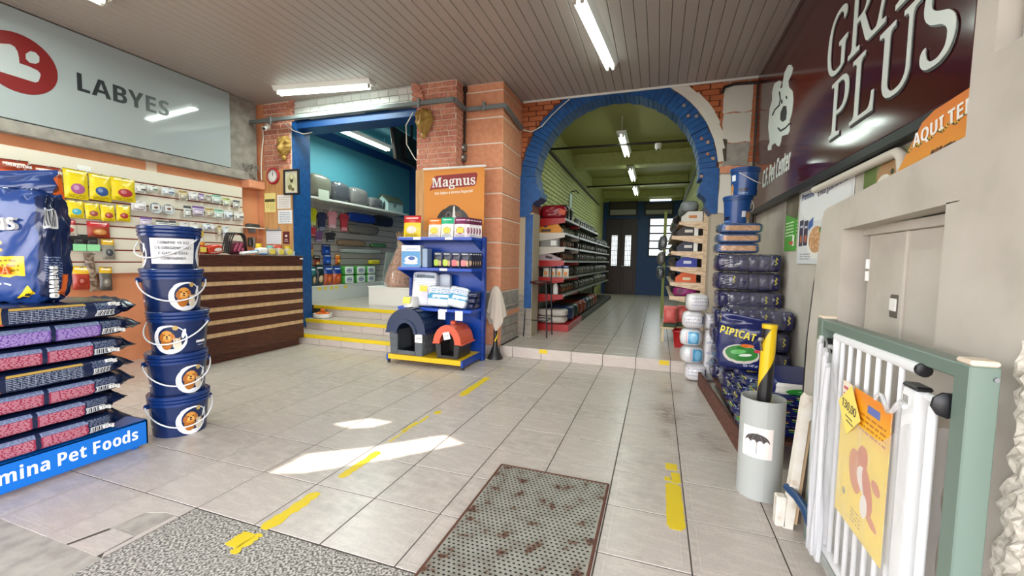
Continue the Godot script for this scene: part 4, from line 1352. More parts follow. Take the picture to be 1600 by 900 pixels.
	part(ph, "cradle", box(0.05, 0.12, 0.08, 0.01), mat("3a3532", 0.5))
	part(ph, "handset", tube([Vector3(0.035, 0.06, 0), Vector3(0.05, 0.02, 0), Vector3(0.05, -0.04, 0), Vector3(0.03, -0.08, 0)], 0.016, 8), mat("6c6560", 0.5))

func middle_banner() -> void:
	var b := thing("roll_banner", "orange hanging banner with dog head and red logo on middle pillar", "banner", Vector3(-2.185, 1.42, -4.275))
	var im := canvas(192, 192, "d88a35")
	# dog head, only its upper half shows over the goods in front
	ell(im, 94, 150, 33, 38, "35332f")
	ell(im, 62, 152, 18, 32, "2a2826", 0.5)
	ell(im, 128, 156, 17, 33, "4a4744", -0.5)
	ell(im, 80, 146, 12, 16, "585350")
	ell(im, 112, 146, 12, 16, "5e5955")
	pol(im, [Vector2(96, 116), Vector2(101, 116), Vector2(102, 144), Vector2(116, 174), Vector2(118, 192), Vector2(76, 192), Vector2(80, 172), Vector2(93, 148)], "e3ded6")
	ell(im, 80, 142, 4, 4, "1f1512")
	ell(im, 110, 143, 4, 4, "8a5a48")
	part(b, "cloth", box(0.745, 0.70, 0.004), pic(im, 0.6), Vector3(0, 0.35, 0))
	part(b, "top_rod", tube([Vector3(-0.385, 0.70, 0), Vector3(0.385, 0.70, 0)], 0.014, 8), T.white)
	var lg := part(b, "logo_plate", prism([Vector2(-0.30, -0.09), Vector2(-0.26, -0.075), Vector2(0.25, -0.055), Vector2(0.275, -0.03), Vector2(0.29, 0.07), Vector2(0.27, 0.09), Vector2(-0.22, 0.075), Vector2(-0.245, 0.06)], 0.003), mat("8e1f1d", 0.5), Vector3(0, 0.545, 0.002))
	letters(lg, "Magnus", 0.105, T.white, Vector3(0.0, 0.003, 0.004), Vector3(0, 0, 1.5), "Droid Serif", true, 0.002, Vector2(0.95, 1), true)
	letters(b, "Um Sabor e Aroma Especial", 0.03, mat("f3ead8", 0.5), Vector3(0.0, 0.43, 0.004), Vector3(0, 0, 2), "Droid Sans", true, 0.001, Vector2(0.86, 1))

# ---------------------------------------------------------------- printed pictures shared by several things
func paint_dog_cat(im: Image, cx: float, cy: float, s: float) -> void:
	ell(im, cx - 14 * s, cy + 34 * s, 24 * s, 32 * s, "b06a26")
	ell(im, cx - 10 * s, cy, 26 * s, 26 * s, "cf8f3e")
	ell(im, cx - 33 * s, cy + 4 * s, 9 * s, 18 * s, "a8642a", 0.3)
	ell(im, cx + 14 * s, cy + 4 * s, 9 * s, 18 * s, "b26e2e", -0.3)
	ell(im, cx - 10 * s, cy + 8 * s, 15 * s, 12 * s, "e0ac5e")
	ell(im, cx - 10 * s, cy + 3 * s, 5 * s, 4 * s, "2a1710")
	ell(im, cx - 10 * s, cy + 13 * s, 7 * s, 3 * s, "6a2a1c")
	ell(im, cx - 20 * s, cy - 5 * s, 3 * s, 3 * s, "2a1710")
	ell(im, cx, cy - 5 * s, 3 * s, 3 * s, "2a1710")
	ell(im, cx + 30 * s, cy + 42 * s, 18 * s, 24 * s, "d8cdb8")
	ell(im, cx + 30 * s, cy + 24 * s, 15 * s, 13 * s, "cbb89a")
	ell(im, cx + 30 * s, cy + 28 * s, 8 * s, 7 * s, "efe9dc")
	for e in [-1, 1]:
		pol(im, [Vector2(cx + (30 + 6 * e) * s, cy + 14 * s), Vector2(cx + (30 + 14 * e) * s, cy + 4 * s), Vector2(cx + (30 + 15 * e) * s, cy + 20 * s)], "b79c78")
		ell(im, cx + (30 + 6 * e) * s, cy + 22 * s, 2 * s, 2 * s, "33402a")

func bucket_stack() -> void:
	var im := canvas(768, 160, "0e2350")
	for o in [0, 384]:
		var cx: float = 192 + o
		ell(im, cx, 88, 76, 72, "e9eaec")
		ell(im, cx + 8, 80, 60, 56, "14244a")
		paint_dog_cat(im, cx, 70, 1.05)
		ell(im, cx + 26, 30, 12, 12, "b69a5e")
		ell(im, cx - 34, 28, 22, 7, "e9eaec", -0.4)
		ell(im, cx + 60, 60, 8, 24, "e9eaec", 0.25)
		rct(im, cx + 118, 104, 60, 12, "e9eaec")
		rct(im, cx + 128, 126, 40, 4, "aeb6cc")
	var body_m := pic(im, 0.25)
	var blue := mat("12306a", 0.25)
	var wire := mat("e4e6ea", 0.3)
	var body := lathe([Vector2(0.134, 0.0), Vector2(0.15, 0.195)], 36)
	var low := lathe([Vector2(0, 0), Vector2(0.13, 0), Vector2(0.134, 0.003), Vector2(0.134, 0.006), Vector2(0.0, 0.006)], 36)
	var lid := lathe([Vector2(0.15, 0.19), Vector2(0.156, 0.192), Vector2(0.156, 0.206), Vector2(0.151, 0.209), Vector2(0.158, 0.216), Vector2(0.158, 0.226), Vector2(0.153, 0.229), Vector2(0.16, 0.236), Vector2(0.16, 0.25), Vector2(0.155, 0.2545), Vector2(0.14, 0.2545), Vector2(0.134, 0.2525), Vector2(0.0, 0.2525)], 36)
	var hang := []
	for i in 21:
		var t := PI * i / 20.0
		hang.append(Vector3(0.166 * cos(t), 0.185 - 0.12 * sin(t), 0.172 * sin(t)))
	var handle := tube(hang, 0.0045, 6)
	var where := ["lowest of the five stacked blue buckets, resting on the floor", "second from the bottom of the five stacked blue buckets", "middle bucket of the five stacked blue buckets", "fourth from the bottom of the five stacked blue buckets", "topmost of the five stacked blue buckets, with a paper sign taped on"]
	var turn := [84.0, 88.0, 38.0, 84.0, 150.0]
	for k in 5:
		var b := thing("food_bucket", where[k], "bucket", Vector3(-2.815 - [0.0, 0.005, 0.0, 0.025, 0.03][k], 0.2548 * k, -1.775 - [0.0, 0.0, 0.012, 0.0, 0.0][k]), deg_to_rad(turn[k] - 90.0), "stacked blue dog food buckets")
		part(b, "bucket_body", body, body_m)
		part(b, "bucket_bottom", low, blue)
		part(b, "lid", lid, blue)
		var h := part(b, "handle", handle, wire, Vector3.ZERO, Vector3(0, 60.0 - (turn[k] - 90.0) + [8, 4, -30, 0, -40][k], 0))
		for e in [-1.0, 1.0]:
			part(b, "handle_lug", box(0.016, 0.03, 0.03, 0.006), blue, Vector3(0.158 * e, 0.185, 0).rotated(Vector3.UP, deg_to_rad(60.0 - (turn[k] - 90.0) + [8, 4, -30, 0, -40][k])))
		if k == 4:
			# curved paper taped round the bucket
			var st := tool()
			st.set_smooth_group(1)
			for i in 12:
				var a0 := deg_to_rad(-42.0 + 7.0 * i)
				var a1 := deg_to_rad(-42.0 + 7.0 * (i + 1))
				quad(st, Vector3(sin(a0) * 0.1455, 0.0, cos(a0) * 0.1455), Vector3(sin(a1) * 0.1455, 0.0, cos(a1) * 0.1455), Vector3(sin(a1) * 0.156, 0.15, cos(a1) * 0.156), Vector3(sin(a0) * 0.156, 0.15, cos(a0) * 0.156))
			var pr := part(b, "paper_sign", done(st), mat("e6e7e8", 0.6), Vector3(0, 0.03, 0), Vector3(0, 62.0 - (turn[k] - 90.0), 0))
			var row := 0
			for s in ["COMPRE 15 KG", "DE ORIGENS CÃO", "E GANHE ESSE", "CONTAINER"]:
				var wy := 0.125 - 0.031 * row
				letters(pr, s, 0.015, mat("4a4d55", 0.6), Vector3(0, wy, 0.1525 + 0.004 * wy / 0.15), Vector3(-4, 0, 0), "Droid Sans", false, 0.004, Vector2(1.05, 1))
				row += 1

func bag_label(style: int) -> StandardMaterial3D:
	# 512 x 96: the long side of a lying sack in the first 60 %, then its short end, then its faces
	var im := canvas(640, 96, "16213f")
	if style == 0:
		rct(im, 0, 4, 118, 88, "b68f3c")
		rct(im, 0, 8, 112, 24, "1b2748")
		rct(im, 0, 34, 112, 22, "8c3b30")
		rct(im, 0, 58, 112, 12, "86b59a")
		ell(im, 70, 82, 50, 12, "b8493c")
		rct(im, 130, 10, 150, 12, "b99a4e")
		for i in 7:
			rct(im, 130, 26 + i * 8, 150, 1, "8f97a8")
		for i in 12:
			rct(im, 130 + i * 13, 24, 1, 58, "8f97a8")
		fine_print(im, 132, 26, 146, 54, 8, 3, "9aa2b3")
	else:
		var c: String = ["", "6a4a98", "93304a", "93304a"][style]
		rct(im, 0, 8, 46, 80, "6d7c98")
		fine_print(im, 0, 12, 44, 74, 7, 3, "1d2a4a")
		for b in [[60, 130], [200, 96]]:
			rct(im, b[0], 8, b[1], 20, "7f8cab")
			rct(im, b[0], 28, b[1], 60, c)
			fine_print(im, b[0] + 4, 12, b[1] - 8, 14, 6, 2, "3a4766")
			fine_print(im, b[0] + 4, 32, b[1] - 8, 52, 6, 3, "c493a0" if style > 1 else "b3a2d0")
	rct(im, 300, 50, 54, 30, "d8dadd")
	for i in 14:
		rct(im, 303 + i * 3.6, 53, 1 + (i * 7) % 3, 24, "20242c")
	fine_print(im, 300, 12, 66, 34, 6, 3, "74819c")
	return pic(im, 0.22)

func sack_display() -> void:
	var s := thing("sack_stand", "bright blue display base with white lettering under the sacks", "display stand", Vector3(-2.73, 0, -1.05))
	var bl := mat("0a6fd0", 0.25)
	part(s, "front_panel", box(0.012, 0.14, 1.0, 0.003), bl, Vector3(-0.006, 0.09, 0))
	part(s, "end_panel", box(0.5, 0.14, 0.012, 0.003), bl, Vector3(-0.25, 0.09, -0.494))
	part(s, "deck", box(0.5, 0.012, 1.0, 0.003), bl, Vector3(-0.25, 0.154, 0))
	for z in [-0.45, 0.45]:
		for x in [-0.04, -0.46]:
			part(s, "foot", box(0.03, 0.02, 0.03, 0.003), bl, Vector3(x, 0.01, z))
	letters(s, "Farmina Pet Foods", 0.062, mat("e9eef2", 0.4), Vector3(0.0005, 0.092, -0.125), Vector3(0, 90, 0), "Droid Sans", true, 0.0015, Vector2(0.855, 1.0), true)
	var lm := [bag_label(0), bag_label(1), bag_label(2)]
	var kinds := [2, 2, 2, 0, 2, 1, 0]
	var words := ["lowest sack of the pile on the blue stand, with red panels", "second sack from the bottom of the blue pile, with red panels", "third sack from the bottom of the pile, with red panels", "fourth sack from the bottom, navy with gold-edged label", "fifth sack from the bottom of the pile, with red panels", "sack with purple panels, second from the top of the pile", "top lying sack of the pile, navy with gold-edged label"]
	var nv := mat("16213f", 0.25)
	for k in 7:
		var g := 0.10
		var zc := -1.09 + 0.02 * sin(k * 2.3) - 0.012 * k
		var b := thing("food_sack", words[k], "sack", Vector3(-2.955 + 0.01 * cos(k * 1.9), 0.16 + g * k, zc), PI / 2 + 0.02 * sin(k * 3.0), "sacks lying on the blue stand")
		part(b, "sack_body", pack(0.70, 0.098, 0.46, 5.5, 0.04, 40 + k, 10, 2.5), lm[kinds[k]], Vector3(0, 0.052, 0))
		# gathered seal at the far end
		var es := part(b, "end_seal", pouch(0.43, 0.085, 0.075, 0.05, 50 + k, 0.2), nv)
		es.transform = Transform3D(Basis(Vector3(0, 0, 1), Vector3(1, 0.12 * sin(k * 1.3), 0).normalized(), Vector3(0, 1, 0)), Vector3(0.295, 0.05, 0))
		if kinds[k] == 0:
			letters(b, "ORIGENS", 0.02, T.white, Vector3(-0.27, 0.084, 0.225), Vector3(-14, 0, 0), "Droid Sans", true, 0.008)
			letters(b, "ADULTOS", 0.018, T.white, Vector3(-0.265, 0.06, 0.2305), Vector3(-4, 0, 0), "Droid Serif", true, 0.006)
		letters(b, "15kg", 0.016, T.white, Vector3(0.27, 0.035 if kinds[k] else 0.08, 0.225), Vector3(0 if kinds[k] else -12, 0, 0), "Droid Sans", true, 0.02, Vector2.ONE, true)
	# one sack standing on the pile
	var im := canvas(320, 256, "1f3c78")
	rct(im, 0, 150, 160, 44, "d9ab1c")
	fine_print(im, 80, 158, 70, 30, 10, 4, "7a5d14")
	ell(im, 60, 170, 12, 14, "2c3f70")
	ell(im, 100, 120, 22, 8, "c59a58")
	ell(im, 104, 136, 18, 7, "b98a48")
	fine_print(im, 4, 212, 130, 4, 8, 4, "d3d8e6")
	fine_print(im, 4, 224, 70, 14, 7, 2, "c98a6c")
	pol(im, [Vector2(144, 252), Vector2(164, 216), Vector2(184, 252)], "dfb91c")
	ell(im, 164, 240, 7, 5, "2a2a2a")
	rct(im, 0, 70, 20, 40, "bfe0d2")
	# side gusset
	rct(im, 192, 0, 80, 256, "18264c")
	rct(im, 202, 40, 30, 46, "dcdfe2")
	for i in 9:
		rct(im, 204 + i * 3, 44, 1 + i % 2, 36, "222733")
	fine_print(im, 200, 150, 34, 56, 6, 3, "6f7f9f")
	rct(im, 236, 190, 12, 60, "d3622a")
	var sk := thing("food_sack", "shiny navy sack standing upright on top of the pile", "sack", Vector3(-2.975, 0.862, -1.13), deg_to_rad(25))
	var bm := part(sk, "sack_body", pack(0.46, 0.54, 0.17, 6.0, 0.12, 77, 16, 2.6), pic(im, 0.16), Vector3(0, 0.268, 0))
	part(sk, "folded_top", pouch(0.46, 0.20, 0.10, 0.1, 12, 0.2, 12, 10), mat("1c3770", 0.16), Vector3(-0.03, 0.43, 0.01), Vector3(-8, 8, 5))
	letters(sk, "ORIGENS", 0.055, T.white, Vector3(-0.02, 0.36, 0.10), Vector3(0, 0, 4), "Droid Sans", true, 0.02, Vector2.ONE, true)
	letters(sk, "BCAA", 0.035, mat("e06a28", 0.4), Vector3(0.04, 0.155, 0.098), Vector3.ZERO, "Droid Sans", true, 0.012)
	letters(sk, "ORIGENS", 0.026, T.white, Vector3(0.229, 0.10, 0.035), Vector3(0, 90, 90), "Droid Sans", true, 0.02)

# ---------------------------------------------------------------- blue gondola in front of the middle pillar
func pouch_print(base: String, band: String, blob: String, w := 96, h := 128, band_at := 0.0, band_h := 0.35) -> StandardMaterial3D:
	var key := "pp%s%s%s%.2f%.2f" % [base, band, blob, band_at, band_h]
	if mats.has(key):
		return mats[key]
	var im := canvas(w, h, base)
	rct(im, 0, h * band_at, w, h * band_h, band)
	rct(im, w * 0.14, h * (band_at + band_h * 0.3), w * 0.72, h * 0.07, Color(band).lightened(0.75).to_html(false))
	ell(im, w * 0.5, h * 0.66, w * 0.3, h * 0.17, blob)
	ell(im, w * 0.42, h * 0.63, w * 0.12, h * 0.08, Color(blob).lightened(0.35).to_html(false))
	fine_print(im, int(w * 0.15), int(h * 0.86), int(w * 0.7), int(h * 0.1), 5, 2, Color(base).darkened(0.5).to_html(false))
	rct(im, 0, 0, w, h * 0.045, Color(band).darkened(0.3).to_html(false))
	mats[key] = print_cell(im, 0.3)
	return mats[key]

func note_yellow(parent: Node, at: Vector3, rot := Vector3.ZERO, w := 0.055, h := 0.045) -> void:
	part(parent, "price_note", box(w, h, 0.0015), mat("ecd65a", 0.7), at, rot)

func gondola() -> void:
	var g := thing("display_gondola", "blue metal shelf unit with yellow base deck before the middle pillar", "shelf unit", Vector3(-2.225, 0, -4.0))
	var bl := mat("0c3f9c", 0.32)
	var bd := mat("0b3a92", 0.35)
	# local: x -0.445 .. 0.415, front at z 0.27, back at -0.25
	part(g, "back_panel", box(0.86, 1.27, 0.02), bl, Vector3(-0.015, 0.70, -0.23))
	for x in [-0.46, 0.445]:
		var up := part(g, "upright", box(0.035, 1.35, 0.06, 0.003), bd, Vector3(x, 0.675, -0.22))
		for k in 20:
			part(up, "slot", box(0.008, 0.03, 0.002), T.black, Vector3(0, -0.60 + 0.062 * k, 0.0305))
	for x in [-0.445, 0.425]:
		part(g, "base_bracket", prism([Vector2(-0.27, 0.03), Vector2(-0.27, 0.095), Vector2(0.25, 0.095), Vector2(0.25, 0.0), Vector2(0.2, 0.03)], 0.02), bl, Vector3(x - 0.01, 0, 0), Vector3(0, 90, 0))
		part(g, "foot", cyl(0.016, 0.03, 10), T.black, Vector3(x, 0, 0.24))
		part(g, "foot", cyl(0.016, 0.03, 10), T.black, Vector3(x, 0, -0.22))
	part(g, "base_deck", box(0.85, 0.012, 0.47, 0.002), mat("e0b212", 0.35), Vector3(-0.01, 0.09, 0.03))
	part(g, "base_lip", box(0.85, 0.05, 0.012, 0.002), mat("e0b212", 0.35), Vector3(-0.01, 0.072, 0.268))
	for y in [1.318, 0.995, 0.565]:
		var sh := part(g, "shelf", box(0.88, 0.032, 0.30, 0.003), mat("1a49b4", 0.3), Vector3(-0.01, y, -0.075))
		for x in [-0.43, 0.43]:
			part(sh, "shelf_bracket", prism([Vector2(-0.14, -0.016), Vector2(0.145, -0.016), Vector2(0.145, -0.13)], 0.006), bd, Vector3(x - 0.003, 0, 0), Vector3(0, 90, 0))
		for x in ([-0.2, 0.18] if y > 1.2 else [0.12]):
			part(sh, "price_tag", box(0.09, 0.026, 0.002), T.white, Vector3(x, 0.0, 0.152))
		if y < 0.6:
			for x in [0.105, 0.305]:
				part(sh, "price_card", box(0.085, 0.10, 0.002), T.white, Vector3(x, -0.045, 0.153))
	# top shelf
	var y1 := 1.335
	var top := [
		["red and yellow snack pouch at the left of the blue unit's top shelf", -2.53, 0.21, 0.235, "e8c823", "c01f22", "e0d2c0", 0.05],
		["orange and white snack pouch on the blue unit's top shelf", -2.255, 0.145, 0.20, "ece6d8", "e8781e", "e0b030", 0.04],
		["green and white snack pouch on the blue unit's top shelf", -2.105, 0.145, 0.21, "e9ece4", "1fae7c", "cdb68a", 0.04],
		["purple and white snack pouch on the blue unit's top shelf", -1.95, 0.15, 0.205, "eee6e6", "7c1f56", "c43a4e", 0.04]]
	for t in top:
		var b := thing("snack_pouch", t[0], "snack pouch", Vector3(t[1], y1, -3.98))
		part(b, "pouch", pouch(t[2], t[3], t[7], 0.08, int(absf(t[1]) * 100.0), 0.04), pouch_print(t[4], t[5], t[6]), Vector3.ZERO, Vector3(-4, 0, 0))
		if t[1] > -2.4:
			note_yellow(b, Vector3(0.01, 0.07, 0.028), Vector3(-4, 0, 0), 0.075, 0.055)
	for k in 5:
		solo("snack_pouch", "narrow dark purple pouch at the top shelf's right end, %s from the front" % ORD[k], "snack pouch", pouch(0.05, 0.20, 0.02, 0.08, 70 + k, 0.03), pouch_print("e8dfe2", "5c1238", "7c1f46"), Vector3(-1.858 + 0.012 * k, y1, -3.97 - 0.045 * k), Vector3(-3, 25, 0), "row of dark purple pouches")
	# second shelf
	var y2 := 1.012
	var im := canvas(96, 128, "cfe2ef")
	rct(im, 0, 0, 96, 34, "eef1f3")
	rct(im, 0, 34, 96, 94, "4d93c8")
	ell(im, 50, 84, 34, 22, "f2f3f4")
	ell(im, 52, 76, 18, 12, "2456a6")
	ell(im, 48, 104, 38, 9, "e3d6d8")
	fine_print(im, 20, 16, 60, 12, 6, 3, "5f87b5")
	var fb := thing("fountain_box", "white and blue boxed water bowl on the unit's second shelf", "box", Vector3(-2.53, y2, -4.0), deg_to_rad(4))
	part(fb, "carton", box(0.225, 0.235, 0.10, 0.003), pic(im, 0.35), Vector3(0, 0.118, 0))
	part(fb, "carton_side", box(0.002, 0.20, 0.09), mat("b9c8d6", 0.4), Vector3(0.114, 0.118, 0))
	solo("fountain_box", "second boxed water bowl standing narrow beside the first", "box", box(0.06, 0.20, 0.10, 0.003), mat("8fa6c0", 0.4), Vector3(-2.365, y2 + 0.1005, -4.02))
	var cc := ["a6c23a", "b7d046", "dd6f76", "e07f86", "c9b7c8", "b8a6b8"]
	for k in 4:
		var b := thing("wet_food_pouch", ["pouch with yellow-green panel, first of the small dark pouches", "pouch with lime panel, second of the small dark pouches", "pouch with pink panel, third of the small dark pouches", "pouch with pink panel, fourth of the small dark pouches"][k], "food pouch", Vector3(-2.205 + 0.105 * k, y2, -3.97), 0.0, "small dark pouches on the second shelf")
		part(b, "pouch", pouch(0.098, 0.165, 0.03, 0.07, 90 + k, 0.03), pouch_print("1e2238", "20263f", cc[k], 96, 128, 0.0, 0.3))
		part(b, "panel", pack(0.06, 0.07, 0.006, 4, 0, 1, 4), mat(cc[k], 0.35), Vector3(-0.012, 0.055, 0.0145))
		part(b, "dog_figure", pack(0.03, 0.06, 0.006, 3, 0.1, 2, 4), mat("c7a27c", 0.4), Vector3(0.03, 0.05, 0.0145))
	for k in 5:
		solo("wet_food_pouch", "narrow dark pouch in the slanting row behind the pink ones, %s" % ORD[k], "food pouch", pouch(0.075, 0.165, 0.02, 0.07, 95 + k, 0.02), pouch_print("22263c", "20243a", "b99472", 96, 128, 0.0, 0.3), Vector3(-1.845 + 0.006 * k, y2, -3.985 - 0.045 * k), Vector3(0, 35, 0), "slanting row of dark pouches")
	# third shelf
	var y3 := 0.582
	im = canvas(128, 144, "d9dbe0")
	rct(im, 0, 0, 128, 40, "c3c9cf")
	rct(im, 12, 12, 60, 14, "5c6d78")
	ell(im, 70, 96, 40, 26, "c6bfd6")
	ell(im, 78, 92, 22, 16, "5f5a86")
	fine_print(im, 16, 46, 96, 18, 7, 2, "98a0ae")
	var sp := thing("training_pad_pack", "tall pale pack marked SANY leaning on the unit's third shelf", "pad pack", Vector3(-2.40, y3, -4.05), deg_to_rad(3))
	part(sp, "wrapper", pack(0.29, 0.37, 0.09, 9, 0.03, 4, 8), pic(im, 0.25), Vector3(0, 0.19, 0), Vector3(-8, 0, 0))
	letters(sp, "SANY", 0.035, mat("4c5a66", 0.4), Vector3(-0.06, 0.335, 0.028), Vector3(-8, 0, 0), "Droid Sans", true, 0.002)
	note_yellow(sp, Vector3(0.0, 0.20, 0.052), Vector3(-8, 0, 0), 0.09, 0.065)
	solo("training_pad_pack", "pale pack standing half hidden behind the SANY pack", "pad pack", pack(0.14, 0.36, 0.06, 8, 0.03, 6, 6), mat("b4bdc9", 0.25), Vector3(-2.20, y3 + 0.18, -4.13))
	var cl := thing("foam_tray", "clear clamshell tray with yellow note at the third shelf's corner", "tray", Vector3(-2.525, y3, -3.965))
	part(cl, "tray", lathe([Vector2(0.0, 0.0), Vector2(0.085, 0.0), Vector2(0.08, 0.06), Vector2(0.065, 0.11), Vector2(0.0, 0.112)], 20), mat("d9d8d2", 0.2), Vector3.ZERO)
	note_yellow(cl, Vector3(-0.005, 0.075, 0.088), Vector3(-14, 0, 0), 0.09, 0.07)
	im = canvas(128, 96, "d5dbe2")
	rct(im, 0, 36, 128, 26, "4d9fc4")
	fine_print(im, 12, 14, 104, 18, 8, 4, "8fa7c4")
	rct(im, 20, 42, 70, 12, "e8eef2")
	for i in 26:
		ell(im, rng.randf() * 128, rng.randf() * 96, 6, 2, "eef1f4")
	var pm := pic(im, 0.2)
	for p in [["pale blue pad pack lying toward the front of the third shelf", -2.185, 8.0, 0.265], ["pale blue pad pack leaning at the right of the third shelf", -1.965, 22.0, 0.21]]:
		var b := thing("training_pad_pack", p[0], "pad pack", Vector3(p[1], y3, -3.99), deg_to_rad(4))
		part(b, "wrapper", pack(p[3], 0.22, 0.10, 7, 0.05, int(p[2]), 8), pm, Vector3(0, 0.122, 0), Vector3(-14, 0, -2 if p[2] < 10 else -9))
	for k in 3:
		solo("training_pad_pack", ["dark navy pack at the bottom of the small pile by the upright", "dark navy pack in the middle of the small pile by the upright", "dark navy pack on top of the small pile by the upright"][k], "pad pack", pack(0.13, 0.062, 0.2, 6, 0.12, 20 + k, 6), mat("1d2548", 0.2), Vector3(-1.862 + 0.012 * k, y3 + 0.031 + 0.061 * k, -4.09), Vector3(0, 8 * k, 0))
	# dog houses on the deck
	var y0 := 0.097
	var dh := thing("dog_house", "large grey plastic dog kennel with navy arched roof", "dog kennel", Vector3(-2.455, y0, -3.965))
	var gy := mat("53585d", 0.5)
	# walls with the doorway cut in the front
	var w := 0.19
	for sx in [-1.0, 1.0]:
		part(dh, "front_wall", prism([Vector2(0.105 * sx, 0.0), Vector2(0.19 * sx, 0.0), Vector2(0.205 * sx, 0.235), Vector2(0.105 * sx, 0.26)], 0.02), gy, Vector3(0, 0, 0.19))
		part(dh, "side_wall", box(0.02, 0.235, 0.39, 0.004), gy, Vector3(0.19 * sx, 0.118, 0.0), Vector3(0, 0, -3.6 * sx))
		for j in 3:
			for i in 3:
				part(dh, "wall_block", box(0.006, 0.06, 0.105, 0.003), gy, Vector3((0.2 + 0.0045 * j) * sx, 0.05 + 0.07 * j, -0.13 + 0.12 * i + 0.02 * (j % 2)), Vector3(0, 0, -3.6 * sx))
			part(dh, "wall_block", box(0.07, 0.06, 0.006, 0.003), gy, Vector3(0.15 * sx, 0.05 + 0.07 * j, 0.211))
	part(dh, "threshold", box(0.23, 0.045, 0.02, 0.004), gy, Vector3(0, 0.022, 0.20))
	part(dh, "rear_wall", box(0.38, 0.24, 0.02), gy, Vector3(0, 0.12, -0.19))
	part(dh, "kennel_floor", box(0.37, 0.012, 0.38), T.black, Vector3(0, 0.006, 0))
	part(dh, "inner_lining", box(0.36, 0.30, 0.01), T.black, Vector3(0, 0.16, -0.17))
	var arch := func(r_in: float, r_out: float, hgt: float, base_y: float) -> Array:
		var pts := []
		for i in 17:
			var t := PI * i / 16.0
			pts.append(Vector2(cos(t) * r_out, base_y + sin(t) * hgt))
		for i in 17:
			var t := PI - PI * i / 16.0
			pts.append(Vector2(cos(t) * r_in, base_y + sin(t) * (hgt - (r_out - r_in))))
		return pts
	var nvb := mat("14294a", 0.35)
	part(dh, "roof", prism(arch.call(0.20, 0.225, 0.245, 0.235), 0.42), nvb, Vector3(0, 0, -0.21))
	part(dh, "roof_hood", prism(arch.call(0.115, 0.235, 0.255, 0.235), 0.025), nvb, Vector3(0, 0, 0.20))
	part(dh, "roof_hood", prism(arch.call(0.10, 0.135, 0.15, 0.225), 0.03), nvb, Vector3(0, 0, 0.205))
	for sx in [-1.0, 1.0]:
		part(dh, "roof_eave", box(0.05, 0.022, 0.45, 0.006), nvb, Vector3(0.222 * sx, 0.236, 0.005))
	for i in 7:
		for k in 7:
			var t := deg_to_rad(28.0 + 18.0 * i)
			part(dh, "roof_shingle", box(0.058, 0.012, 0.05, 0.005), nvb, Vector3(cos(t) * 0.227, 0.235 + sin(t) * 0.247, -0.175 + 0.054 * k), Vector3(0, 0, rad_to_deg(t) - 90.0 + 9.0))
	part(dh, "price_card", box(0.085, 0.085, 0.002), T.white, Vector3(0.155, 0.185, 0.222))
	letters(dh, "189,90", 0.016, T.black, Vector3(0.155, 0.185, 0.2235), Vector3.ZERO, "Droid Sans", false, 0.001)
	var d2 := thing("dog_house", "small black plastic kennel with round orange roof", "dog kennel", Vector3(-1.985, y0, -3.93))
	var bk := mat("232120", 0.35)
	for sx in [-1.0, 1.0]:
		part(d2, "front_wall", prism([Vector2(0.07 * sx, 0.0), Vector2(0.115 * sx, 0.0), Vector2(0.135 * sx, 0.14), Vector2(0.075 * sx, 0.14)], 0.015), bk, Vector3(0, 0, 0.14))
		part(d2, "side_wall", box(0.015, 0.14, 0.28, 0.004), bk, Vector3(0.122 * sx, 0.07, 0.0), Vector3(0, 0, -8.0 * sx))
		part(d2, "roof_eave", box(0.035, 0.018, 0.32, 0.006), mat("c9533a", 0.35), Vector3(0.155 * sx, 0.15, 0))
	part(d2, "threshold", box(0.16, 0.03, 0.015, 0.004), bk, Vector3(0, 0.015, 0.147))
	part(d2, "rear_wall", box(0.23, 0.26, 0.015), bk, Vector3(0, 0.13, -0.13))
	part(d2, "kennel_floor", box(0.22, 0.01, 0.27), bk, Vector3(0, 0.005, 0))
	var orr := mat("cf5a3e", 0.35)
	part(d2, "roof", prism(arch.call(0.13, 0.15, 0.185, 0.148), 0.30), orr, Vector3(0, 0, -0.15))
	part(d2, "roof_rim", prism(arch.call(0.085, 0.158, 0.195, 0.148), 0.03), orr, Vector3(0, 0, 0.135))
	part(d2, "roof_chimney", box(0.055, 0.04, 0.05, 0.008), orr, Vector3(-0.02, 0.345, -0.02))
	for t in [35.0, 62.0, 90.0, 118.0, 145.0]:
		part(d2, "roof_rib", box(0.006, 0.006, 0.30, 0.002), orr, Vector3(cos(deg_to_rad(t)) * 0.151, 0.148 + sin(deg_to_rad(t)) * 0.186, -0.01), Vector3(0, 0, t))
	part(d2, "price_card", box(0.075, 0.075, 0.002), T.white, Vector3(0.0, 0.235, 0.172), Vector3(0, 0, 14))
	letters(d2, "99,90", 0.015, T.black, Vector3(0.0, 0.235, 0.1735), Vector3(0, 0, 14), "Droid Sans", false, 0.001)
	# queue post with a cloth over it
	var q := thing("barrier_post", "black cone-based post with yellow spiral tape by the pilaster", "barrier post", Vector3(-1.69, 0, -4.36))
	part(q, "cone_base", lathe([Vector2(0, 0), Vector2(0.088, 0), Vector2(0.088, 0.012), Vector2(0.06, 0.06), Vector2(0.028, 0.15), Vector2(0.022, 0.20), Vector2(0, 0.20)], 24), mat("1c1b1b", 0.45))
	part(q, "pole", cyl(0.021, 0.68, 14), mat("1c1b1b", 0.4), Vector3(0, 0.12, 0))
	var sp2 := []
	for i in 40:
		var t := i / 39.0
		sp2.append(Vector3(sin(t * 15.0) * 0.0215, 0.20 + 0.55 * t, cos(t * 15.0) * 0.0215))
	part(q, "yellow_tape", tube(sp2, 0.009, 5), T.yellow)
	var st := tool()
	st.set_smooth_group(1)
	fnl.seed = 21
	fnl.frequency = 1.0
	var nseg := 30
	var rows := 12
	var grid := []
